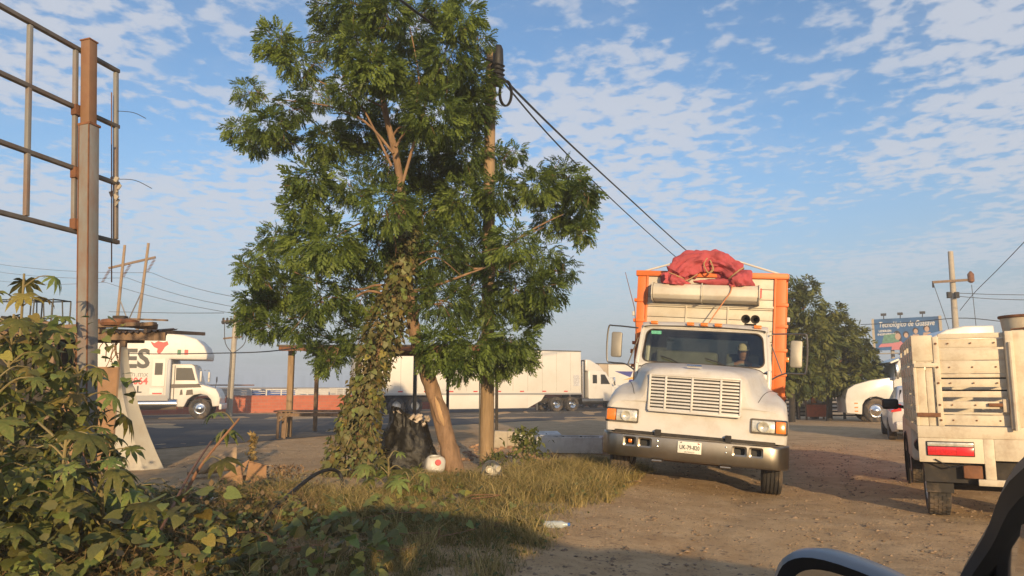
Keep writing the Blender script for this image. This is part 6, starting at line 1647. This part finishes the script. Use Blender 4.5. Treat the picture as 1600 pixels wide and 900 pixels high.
# leafy vine wrapped round the second trunk
VT = thing('climbing_vine', 'dense leafy vine smothering the left hand trunk of the tree', 'plant', P(563, 742, 11.2), (0, 0, 0))
VT.location.z = gz(VT.location.x, VT.location.y)
r = random.Random(9); rngv = np.random.default_rng(2)
vpath = [P(552, 745, 11.2), P(556, 700, 11.2), P(562, 650, 11.25), P(574, 600, 11.3), P(590, 550, 11.35), P(606, 500, 11.45), P(620, 450, 11.6), P(632, 400, 11.75), P(640, 350, 11.9)]
vrad = [.46, .40, .29, .24, .28, .28, .22, .16, .10]
vc = crom(vpath, 8)
pos, dr = [], []
for i in range(30):
    pts = []; a0 = r.uniform(0, 6.3)
    for j in range(0, len(vc), 4):
        f = j / 8; k = min(7, int(f)); rad = vrad[k] + (vrad[k + 1] - vrad[k]) * (f - k); a = a0 + j * .05 + r.uniform(-.5, .5)
        pts.append(vc[j] + Vector((math.cos(a), math.sin(a), 0)) * rad * r.uniform(.45, .9) - VT.location)
    if i < 10: MB().tube(crom(pts[: r.randint(6, len(pts))], 3), .010, 5).build('vine_stem', STALK, VT, smooth=True)
for k in range(300):
    j = int(r.random() ** 1.25 * (len(vc) - 1)); f = j / 8; q = min(7, int(f)); rad = vrad[q] + (vrad[q + 1] - vrad[q]) * (f - q)
    a = r.uniform(PI * .95, PI * 2.05); o = Vector((math.cos(a), math.sin(a), 0)); p = vc[j] + o * rad * r.uniform(.8, 1.15) + Vector((0, 0, r.uniform(-.08, .08))) - VT.location
    leaf(r.choice(HMY) if r.random() < .2 else r.choice(HM), VT, p, (o.x * .4 + r.uniform(-.5, .5), o.y * .3, -.8 + r.uniform(-.3, .5)), o + Vector((r.uniform(-.3, .3), 0, .45)), r.uniform(.055, .115))
n = 5200
jj_ = (rngv.random(n) ** 1.1 * (len(vc) - 1)).astype(int); ff = jj_ / 8; qq = np.minimum(7, ff.astype(int)); vr = np.array(vrad); rad = vr[qq] + (vr[qq + 1] - vr[qq]) * (ff - qq)
aa = rngv.random(n) * 2 * PI; oo = np.stack([np.cos(aa), np.sin(aa), np.zeros(n)], 1)
vcn = np.array([tuple(v - VT.location) for v in vc])
pos = vcn[jj_] + oo * (rad * (.25 + .8 * rngv.random(n) ** .7))[:, None] + rngv.normal(0, .04, (n, 3))
dd = oo * .5 + rngv.normal(0, .5, (n, 3)); dd[:, 2] -= .5
tv = (np.array([(0, 0, 0), (.022, .03, .004), (0, .075, -.012), (-.022, .03, .004)]), np.array([(0, 1, 2, 3)]))
V, Fq, A = sprays(pos, dd, tv, .7 + .9 * rngv.random(n), rngv, np.clip(rngv.random(n) * .9, 0, 1))
np_mesh('small_leaves', V, Fq, mat('vine_mass', (.19, .14, .06), .7, attr='rnd', attr_col=(.085, .12, .03), transl=.25), VT, att=A)['kind'] = 'stuff'

# ------------------------------------------------------------------ grass: uncountable
rg_ = np.random.default_rng(21)
def blades(n, sampler, h0, h1, w, name, label, base, tip, seed, bend=.5):
    P0, H = [], []
    rr = np.random.default_rng(seed); k = 0
    while k < n:
        x, y, hs = sampler(rr)
        if x is None: continue
        P0.append((x, y, gz(x, y) - .01)); H.append((h0 + (h1 - h0) * rr.random() ** 1.6) * hs); k += 1
    P0 = np.array(P0); H = np.array(H); a = rr.random(n) * 2 * PI; ln = np.stack([np.cos(a), np.sin(a)], 1) * (bend * H * (.2 + .9 * rr.random(n)))[:, None]
    b = rr.random(n) * 2 * PI; wd = np.stack([np.cos(b), np.sin(b), np.zeros(n)], 1) * (w * (.6 + .8 * rr.random(n)))[:, None]
    def at(t): 
        q = P0.copy(); q[:, :2] += ln * (t * t); q[:, 2] += H * (t - .35 * bend * t * t); return q
    A0, A1, A2 = at(0), at(.55), at(1.0)
    V = np.stack([A0 - wd, A0 + wd, A1 + wd * .7, A1 - wd * .7, A2 + wd * .1, A2 - wd * .1], 1).reshape(-1, 3)
    o = np.arange(n)[:, None] * 6; Fq = np.concatenate([o + np.array([[0, 1, 2, 3]]), o + np.array([[3, 2, 4, 5]])], 1).reshape(-1, 4)
    att = np.repeat(rr.random(n), 2)
    m = mat(name + '_blades', base, .75, attr='rnd', attr_col=tip, transl=.25, spec=.2)
    return tag(np_mesh(name, V, Fq, m, att=att), label, 'grass', kind='stuff')
def verge(rr):
    y = 3.9 + 9.2 * rr.random(); x = -6.2 + 9 * rr.random(); e = edge_x(y) - .05
    if x > e: return None, 0, 0
    if y > 11.2 + .5 * (x + .6) and x < .3: return None, 0, 0
    if x < -1.4 and y > 9.2 + .25 * x + 1.0: return None, 0, 0
    d = noise.noise((x * .9, y * .9, 4)) + .5 * noise.noise((x * 2.7, y * 2.7, 1))
    if d < -.28 and rr.random() < .8: return None, 0, 0
    ed = min(1, (e - x) / .5 + .25)
    if rr.random() > ed: return None, 0, 0
    return x, y, (.55 + .45 * ed) * (.75 + .6 * d)
def tuft(rr):
    y = 7.8 + 4.9 * rr.random(); x = -.5 + 3.1 * rr.random(); e = edge_x(y)
    d = noise.noise((x * 1.3, y * 1.3, 8)) + .6 * noise.noise((x * 3.7, y * 3.7, 5))
    k = min(1, max(0, (e + .12 * d - x) / .45)) * min(1, max(0, (x - e + 2.2) / .9)) * sstep(7.8, 10.0, y)
    if rr.random() > k * (.65 + .7 * d): return None, 0, 0
    return x, y, (.45 + .55 * k) * (.85 + .55 * d)
blades(80000, verge, .05, .30, .0034, 'verge_grass', 'short green and straw grass covering the verge', (.12, .125, .035), (.33, .245, .10), 1, .8)
blades(13000, verge, .12, .42, .0026, 'dry_stems', 'tangled dry straw stems through the verge', (.44, .33, .16), (.27, .19, .09), 2, 1.4)
blades(13000, tuft, .08, .32, .0032, 'tall_grass', 'taller olive and straw grass by the lorry wheel', (.17, .155, .045), (.38, .28, .11), 3, .8)
# loose tufts with their own centres
rt = np.random.default_rng(33); TC = []
while len(TC) < 330:
    x, y, hs = verge(rt) if rt.random() < .6 else tuft(rt)
    if x is not None: TC.append((x, y, .6 + .9 * rt.random()))
def tufts(rr):
    x, y, s_ = TC[int(rr.random() * len(TC))]
    return x + rr.normal() * .045 * s_, y + rr.normal() * .045 * s_, s_
blades(24000, tufts, .10, .38, .0030, 'grass_tufts', 'separate tufts of straw and olive grass on the verge', (.24, .21, .075), (.50, .38, .17), 34, 1.0)
# low broadleaf weeds between the grass
def weeds(n, sampler, s0, s1, hmax, name, label, base, tip, seed):
    rr = np.random.default_rng(seed); pts = []
    while len(pts) < n:
        x, y, hs = sampler(rr)
        if x is None: continue
        pts.append((x, y, gz(x, y) + hmax * hs * rr.random() ** 1.4))
    d = rr.normal(size=(n, 3)); d[:, 2] = d[:, 2] * .4 + .2
    tvv = (np.array([(0, 0, 0), (.30, .25, .06), (.34, .6, .02), (0, 1.0, -.15), (-.34, .6, .02), (-.30, .25, .06)]), np.array([(0, 1, 2, 3), (0, 3, 4, 5)]))
    V, Fq, A = sprays(np.array(pts), d, tvv, s0 + (s1 - s0) * rr.random(n) ** 1.5, rr, rr.random(n))
    return tag(np_mesh(name, V, Fq, mat(name + '_leaf', base, .6, attr='rnd', attr_col=tip, transl=.25), att=A), label, 'weeds', kind='stuff')
def leftside(rr):
    y = 4.0 + 4.6 * rr.random(); x = -6.0 + 5.0 * rr.random()
    if x > -1.2 - .35 * (y - 4): return None, 0, 0
    return x, y, 1.25 if x < -.62 * y + .15 else .30
def leftdry(rr):
    y = 4.1 + 4.2 * rr.random(); x = -4.6 + 3.9 * rr.random()
    if x > -.9 - .30 * (y - 4) or noise.noise((x * 1.5, y * 1.5, 6)) < -.15: return None, 0, 0
    return x, y, 1.0
blades(4200, leftdry, .15, .62, .0032, 'dead_stalks', 'dry tan stalks tangled through the lower left weeds', (.34, .24, .12), (.24, .155, .075), 12, 1.1)
weeds(900, leftdry, .03, .075, .35, 'dead_leaves', 'withered brown leaves hanging in the lower left weeds', (.17, .115, .06), (.26, .18, .085), 14)
weeds(9000, leftside, .03, .09, .8, 'undergrowth', 'dense low undergrowth between the castor stems', (.055, .075, .022), (.17, .155, .05), 6)
weeds(7000, verge, .02, .055, .16, 'ground_weeds', 'small broadleaf weeds among the verge grass', (.06, .085, .028), (.14, .15, .05), 7)

def bush(name, label, px, py, Y, w, h, n, seed, m=LEAF, s=.10):
    rr = np.random.default_rng(seed); c = P(px, py, Y); t = thing(name, label, 'plant', (c.x, Y, gz(c.x, Y)), (0, 0, 0))
    for k in range(6):
        e = Vector((rr.normal() * w * .5, rr.normal() * w * .3, h * (.6 + .4 * rr.random()))); MB().tube(crom([(0, 0, 0), e * .5 + Vector((0, 0, .06)), e], 3), .006, 5).build('stem', STALK, t)
    p = rr.normal(size=(n, 3)) * np.array([w * .45, w * .3, 0]); p[:, 2] = h * rr.random(n) ** .8
    p[:, :2] *= (1.15 - .6 * p[:, 2:3] / h)
    d = rr.normal(size=(n, 3)); d[:, 2] -= .2
    tv2 = (np.array([(0, 0, 0), (.26, .35, .05), (0, 1.0, -.2), (-.26, .35, .05)]), np.array([(0, 1, 2, 3)]))
    V, Fq, A = sprays(p, d, tv2, s * (.6 + .8 * rr.random(n)), rr, np.clip(.55 + .3 * rr.normal(size=n), 0, 1))
    np_mesh('leaves', V, Fq, m, t, att=A)['kind'] = 'stuff'
    return t
BUSH = mat('weed_bush_leaf', (.06, .095, .026), .55, attr='rnd', attr_col=(.19, .20, .05), transl=.3)
bush('weed_bush', 'leafy weed bush between the wooden pole and the trough', 822, 700, 12.6, .42, .62, 340, 1, BUSH)
bush('weed_bush', 'low yellow green weed at the foot of the wooden pole', 775, 715, 12.2, .28, .25, 120, 2, BUSH, .08)
bush('weed_bush', 'dry brown twiggy tuft behind the cardboard box', 445, 740, 9.8, .50, .28, 420, 3, mat('dry_leaf', (.16, .10, .055), .8, attr='rnd', attr_col=(.27, .17, .09)), .05)
bush('weed_bush', 'yellow dried weed standing in the dirt yard left of the bench', 394, 705, 14.2, .12, .50, 110, 4, mat('gold_leaf', (.34, .22, .06), .7, attr='rnd', attr_col=(.22, .16, .06)), .09)
bush('weed_bush', 'yellow green weed tucked against the black rubbish bag', 650, 745, 10.9, .2, .16, 60, 5, BUSH, .07)

# ------------------------------------------------------------------ trees on the right
def side_tree(label, px, Y, top_py, clumps, seed):
    rr = np.random.default_rng(seed); b = P(px, 650, Y); t = thing('shade_tree', label, 'tree', (b.x, Y, gz(b.x, Y) - .05), (0, 0, 0))
    cs_ = [(P(a, c, Y + rr.uniform(-1.2, 1.2)) - t.location, r_ / F * Y) for a, c, r_ in clumps]
    h = max(c.z for c, _ in cs_)
    tr_ = crom([(0, 0, 0), (.08, 0, h * .3), (-.05, 0, h * .55), (.05, 0, h * .9)], 4)
    MB().tube(tr_, [.12 * (1 - .8 * i / len(tr_)) + .02 for i in range(len(tr_))], 10).build('trunk', M['dark'], t, smooth=True)
    lim = MB(); parts = []
    tm = spray_template(9, .34, .07, .16, rr)
    for c, r_ in cs_:
        a = tr_[min(len(tr_) - 1, max(3, int(len(tr_) * (c.z - .5 * math.hypot(c.x, c.y)) / h)))]
        MB().tube(crom([a, (a + c) / 2 + Vector((0, 0, .2)), c], 4), .04, 5).build('limb', M['twig'], t, smooth=True)
        parts.append(clump_fill(tuple(c), r_ * .88, int(70 + 130 * r_ * r_), rr, tm, .85 + .3 * rr.random()))
    V, Fq, A = merge(parts); np_mesh('crown', V, Fq, LEAF2, t, att=A)['kind'] = 'stuff'
side_tree('tall dark shade tree directly right of the lorry body', 1237, 32, 435, [(1235, 460, 26), (1262, 448, 16), (1258, 480, 26), (1230, 510, 34), (1265, 520, 34), (1240, 560, 36), (1275, 560, 30), (1225, 590, 24), (1255, 595, 26), (1210, 480, 26), (1208, 540, 30)], 1)
side_tree('lighter rounded shade tree behind the slatted fence', 1295, 34, 475, [(1300, 490, 18), (1310, 515, 26), (1330, 530, 26), (1290, 530, 28), (1345, 560, 26), (1315, 565, 32), (1285, 580, 28), (1350, 585, 22), (1325, 592, 26), (1362, 570, 14), (1295, 600, 20), (1345, 545, 18)], 2)
side_tree('smaller shade tree between the slatted fence and the lorry', 1272, 38, 520, [(1280, 540, 24), (1262, 570, 28), (1290, 575, 28), (1275, 600, 22), (1250, 592, 22), (1305, 598, 18)], 3)
# ------------------------------------------------------------------ litter on the verge
bk = mat('black_bag', (.012, .011, .009), .42, var=.3, vscale=5, bump=.6, bscale=16, spec=.25)
q = P(640, 740, 11.9)
BG = thing('rubbish_bag', 'big open black rubbish bag slumped between the two trunks', 'rubbish bag', (q.x + .02, 11.75, gz(q.x, 11.75) - .01), (0, R(6), 0))
sec = []
for i in range(41):
    t = i / 40; z = .86 * t
    rx, ry = .50 * (1 - .32 * t ** 2) * (.82 + .2 * math.sin(PI * min(1, t * 1.1 + .12))), .36 * (1 - .3 * t)
    if t < .04: rx *= .85; ry *= .85
    ring = []
    for k in range(72):
        a = 2 * PI * k / 72; u = Vector((math.cos(a), math.sin(a), 0))
        f = 1 + .17 * noise.noise((u.x * 1.8, u.y * 1.8, t * 2.5)) - .16 * abs(noise.noise((u.x * 4, u.y * 4, t * 3.2))) - .09 * abs(noise.noise((u.x * 9, u.y * 9, t * 9)))
        ring.append(Vector((rx * u.x * f - .12 * t, ry * u.y * f, z + .08 * noise.noise((u.x * 2, u.y * 2, 9)) * t - .10 * t * u.x)))
    sec.append(ring)
MB().loft(sec, closed=True).build('bag', bk, BG, smooth=35)
rr = random.Random(4); tr = MB()
jn = [(.05 + .05 * k % .3, 0) for k in range(5)]
for k in range(26):
    s = rr.uniform(.03, .075); tr.box((-.10 + rr.uniform(-.28, .30), rr.uniform(-.18, .18), .78 + rr.uniform(-.04, .10)), (s * 1.6, s, s * .7), (rr.uniform(-1, 1), rr.uniform(-1, 1), rr.uniform(0, 3)))
tag(tr.build('rubbish_filling', mat('mixed_litter', (.40, .33, .26), .6, var=.6, vscale=9), BG, bevel=.008), kind='stuff')
q = P(678, 738, 11.45)
JG = thing('plastic_jug', 'white plastic jug with a red cap lying beside the leaning trunk', 'jug', (q.x, 11.4, gz(q.x, 11.4) - .01), (R(-14), R(9), R(14)))
jw = mat('milky_plastic', (.60, .59, .55), .4, var=.08, transl=.15, dirt=(.35, .30, .24), dirt_amt=.4)
MB().loft([[Vector((a * s, y, .15 + b * s)) for a, b in rrect(.30, .25, .085)] for y, s in ((-.14, .35), (-.13, .80), (-.10, .95), (-.05, 1.0), (.22, 1.0), (.27, .93))], closed=True, cap=True).build('body', jw, JG, smooth=45)
MB().lathe([(.045, 0), (.045, -.035), (.04, -.045), (.001, -.045)], (.02, -.13, .16), (0, 1, 0), 16).build('cap', mat('red_cap', (.62, .05, .05), .4), JG, smooth=40)
MB().tube(crom([(-.10, -.12, .22), (-.09, -.17, .24), (-.02, -.18, .25), (.03, -.13, .26)], 4), .016, 6).build('handle', jw, JG, smooth=True)
q = P(768, 765, 10.2)
FB = thing('plastic_bag_of_cups', 'clear bag of white foam cups lying in the grass below the wooden pole', 'plastic bag', (q.x, 10.2, gz(q.x, 10.2)), (0, 0, 0))
rr = random.Random(8); fw = mat('foam_white', (.64, .61, .55), .7, var=.1)
for k, (x, z, s) in enumerate(((.02, .06, .085), (-.04, .10, .08), (.05, .14, .09), (-.02, .18, .085), (.045, .225, .08))):
    MB().lathe([(.001, 0), (s * .42, 0), (s * .55, s * .8), (s * .58, s * .85), (s * .5, s * .85), (s * .4, s * .1), (.001, s * .08)], (x, rr.uniform(-.03, .03), z), (rr.uniform(-.8, .8), -.5, rr.uniform(-.3, .6)), 14).build('foam_cup', fw, FB, smooth=40)
film = glass_mat('clear_film', (.93, .92, .88), .02, .5)
sec = [[Vector((.13 * s * math.cos(a) * (1 + .12 * math.sin(5 * a + i)), .10 * s * math.sin(a), z)) for a in [2 * PI * k / 20 for k in range(20)]] for i, (s, z) in enumerate(((.5, .0), (.95, .05), (1.05, .14), (.9, .24), (.6, .29), (.3, .31)))]
MB().loft(sec, closed=True, cap=True).build('film', film, FB, smooth=True)
q = P(866, 832, 7.2)
PB = thing('plastic_bottle', 'crushed pale plastic bottle at the edge of the grass and gravel', 'bottle', (q.x, 7.2, gz(q.x, 7.2) + .03), (0, R(0), R(-12)))
MB().lathe([(.001, -.10), (.032, -.10), (.036, -.08), (.034, -.02), (.037, 0), (.033, .04), (.036, .07), (.018, .11), (.014, .135)], (0, 0, 0), (1, 0, .05), 16).build('bottle', mat('clear_bottle', (.60, .66, .68), .15, transl=.4), PB, smooth=50)
MB().lathe([(.016, .13), (.016, .15), (.001, .15)], (0, 0, 0), (1, 0, .05), 12).build('cap', mat('blue_cap', (.05, .15, .45), .4), PB, smooth=40)
# cardboard box and other debris on the left
cb_ = mat('cardboard', (.36, .20, .10), .9, var=.15, vscale=5, dirt=(.22, .14, .08), dirt_amt=.5, dscale=5)
q = P(372, 752, 9.4)
CB = thing('cardboard_box', 'collapsed brown cardboard box with peaked flaps on the dirt', 'box', (q.x, 9.5, gz(q.x, 9.5)), (0, 0, R(20)))
def panel(nm, pts, m, parent, th=.012):
    pts = [Vector(p) for p in pts]; n = (pts[1] - pts[0]).cross(pts[2] - pts[0]).normalized() * th
    k = len(pts); MB().add(pts + [p + n for p in pts], [tuple(range(k))[::-1], tuple(range(k, 2 * k))] + [(i, (i + 1) % k, k + (i + 1) % k, k + i) for i in range(k)]).build(nm, m, parent)
panel('front_side', [(-.26, -.18, 0), (.02, -.20, 0), (.02, -.12, .22), (-.24, -.14, .16)], cb_, CB)
panel('front_side', [(.03, -.20, 0), (.30, -.10, .02), (.29, -.02, .30), (.08, -.10, .36)], cb_, CB)
panel('top_flap', [(-.27, -.14, .16), (.02, -.12, .22), (.09, .05, .38), (-.10, .10, .26)], cb_, CB)
panel('top_flap', [(.08, -.10, .37), (.30, -.02, .30), (.28, .24, .16), (.08, .22, .22)], cb_, CB)
panel('back_side', [(-.24, .20, 0), (.26, .24, 0), (.26, .25, .16), (-.20, .21, .18)], cb_, CB)
q = P(330, 722, 11.2)
SK = thing('paper_sack', 'crumpled pale paper sack lying beside the white metal sheet', 'sack', (q.x, 11.2, gz(q.x, 11.2)), (0, 0, R(25)))
sec = [[Vector((-.32 + .66 * t, (.14 + .05 * math.sin(3 * t)) * math.cos(a), .10 + (.05 + .13 * t) * math.sin(a) + .16 * t + .03 * noise.noise((a, t * 5, 2)))) for a in [2 * PI * k / 20 for k in range(20)]] for t in [i / 9 for i in range(10)]]
MB().loft(sec, closed=True, cap=True).build('sack', mat('kraft_paper', (.34, .24, .15), .85, var=.2, bump=.4, bscale=9), SK, smooth=40)
rr = random.Random(12)
LM = [mat('litter_%s' % n_, c, .6, var=.3, vscale=12) for n_, c in (('white', (.58, .56, .52)), ('blue', (.22, .28, .36)), ('red', (.45, .12, .08)), ('tan', (.40, .28, .17)))]
spots = [(325, 770, 8.6, 0, 'white scrap of paper near the cardboard box, nearest the castor sapling'), (300, 762, 8.9, 1, 'bluish plastic scrap left of the cardboard box'), (318, 758, 9.0, 2, 'reddish wrapper scrap left of the cardboard box'), (272, 742, 9.6, 3, 'tan paper scrap by the foot of the white metal sheet'), (345, 745, 9.6, 0, 'grey white rag just left of the cardboard box flap'), (290, 722, 10.6, 3, 'tan torn carton piece behind the sapling stem'), (985, 745, 10.4, 3, 'dry straw coloured stick scrap near the lorry wheel'), (412, 740, 9.5, 0, 'pale scrap right against the cardboard box'), (795, 672, 15, 0, 'white scrap among the rubble by the wooden pole'), (862, 655, 17, 1, 'bluish scrap on top of the slab behind the trough')]
for (px, py, Y, k, lab) in spots:
    c = P(px, py, Y); n = 5
    g = [[Vector((.11 * (i / n - .5) * 2 + .02 * rr.random(), .08 * (j / n - .5) * 2, .035 + .045 * noise.noise((i * .7 + px, j * .7, 3)))) for j in range(n + 1)] for i in range(n + 1)]
    o = MB().loft(g).build('litter_scrap', LM[k], None, smooth=30, loc=(c.x, Y, gz(c.x, Y) + .01), rot=(rr.uniform(-.2, .2), 0, rr.uniform(0, 3))); tag(o, lab, 'litter', 'scraps of litter')
# black hose arching out of the weeds
hs = [P(395, 835, 6.6), P(430, 795, 7.2), P(465, 762, 7.9), P(495, 740, 8.5), P(520, 734, 8.9), P(533, 745, 9.0), P(532, 775, 8.8), P(515, 800, 8.3), P(490, 818, 7.8)]
tag(MB().tube(crom(hs, 8), .021, 8).build('rubber_hose', M['cable'], smooth=True), 'black rubber hose arching up out of the weeds', 'hose')
# fallen stalks leaning through the undergrowth
for k, (a, b, r0, lab) in enumerate((((245, 840, 5.4), (330, 690, 8.0), .012, 'long reddish bare stalk leaning right at lower left'), ((150, 880, 4.9), (310, 790, 6.4), .009, 'pale dry stalk lying across the lower left weeds'), ((60, 660, 5.2), (135, 760, 5.0), .008, 'thin tan stalk crossing the castor leaves'), ((385, 880, 5.8), (420, 800, 6.9), .014, 'short grey branch poking up below the hose'), ((215, 760, 6.2), (250, 800, 5.6), .011, 'short broken cane at lower left'))):
    A_, B_ = P(*a), P(*b); tag(MB().tube(crom([A_, (A_ + B_) / 2 + Vector((0, 0, .05)), B_], 5), [r0] * 11, 6).build('fallen_stalk', REDST if k == 0 else STALK, smooth=True), lab, 'stalk')

# ------------------------------------------------------------------ thin evening haze
hm = bpy.data.materials.new('haze_air'); hm.use_nodes = True
hn = hm.node_tree; hn.nodes.clear()
pv = hn.nodes.new('ShaderNodeVolumePrincipled'); pv.inputs['Color'].default_value = (.86, .88, .92, 1); pv.inputs['Density'].default_value = .0024; pv.inputs['Anisotropy'].default_value = 0.0
ho = hn.nodes.new('ShaderNodeOutputMaterial'); hn.links.new(pv.outputs[0], ho.inputs['Volume'])
hz = MB().bb(-140, 140, -30, 150, -1.6, 14.0).build('haze', hm)
tag(hz, 'thin pale evening haze over the yard and road', 'haze', kind='stuff')
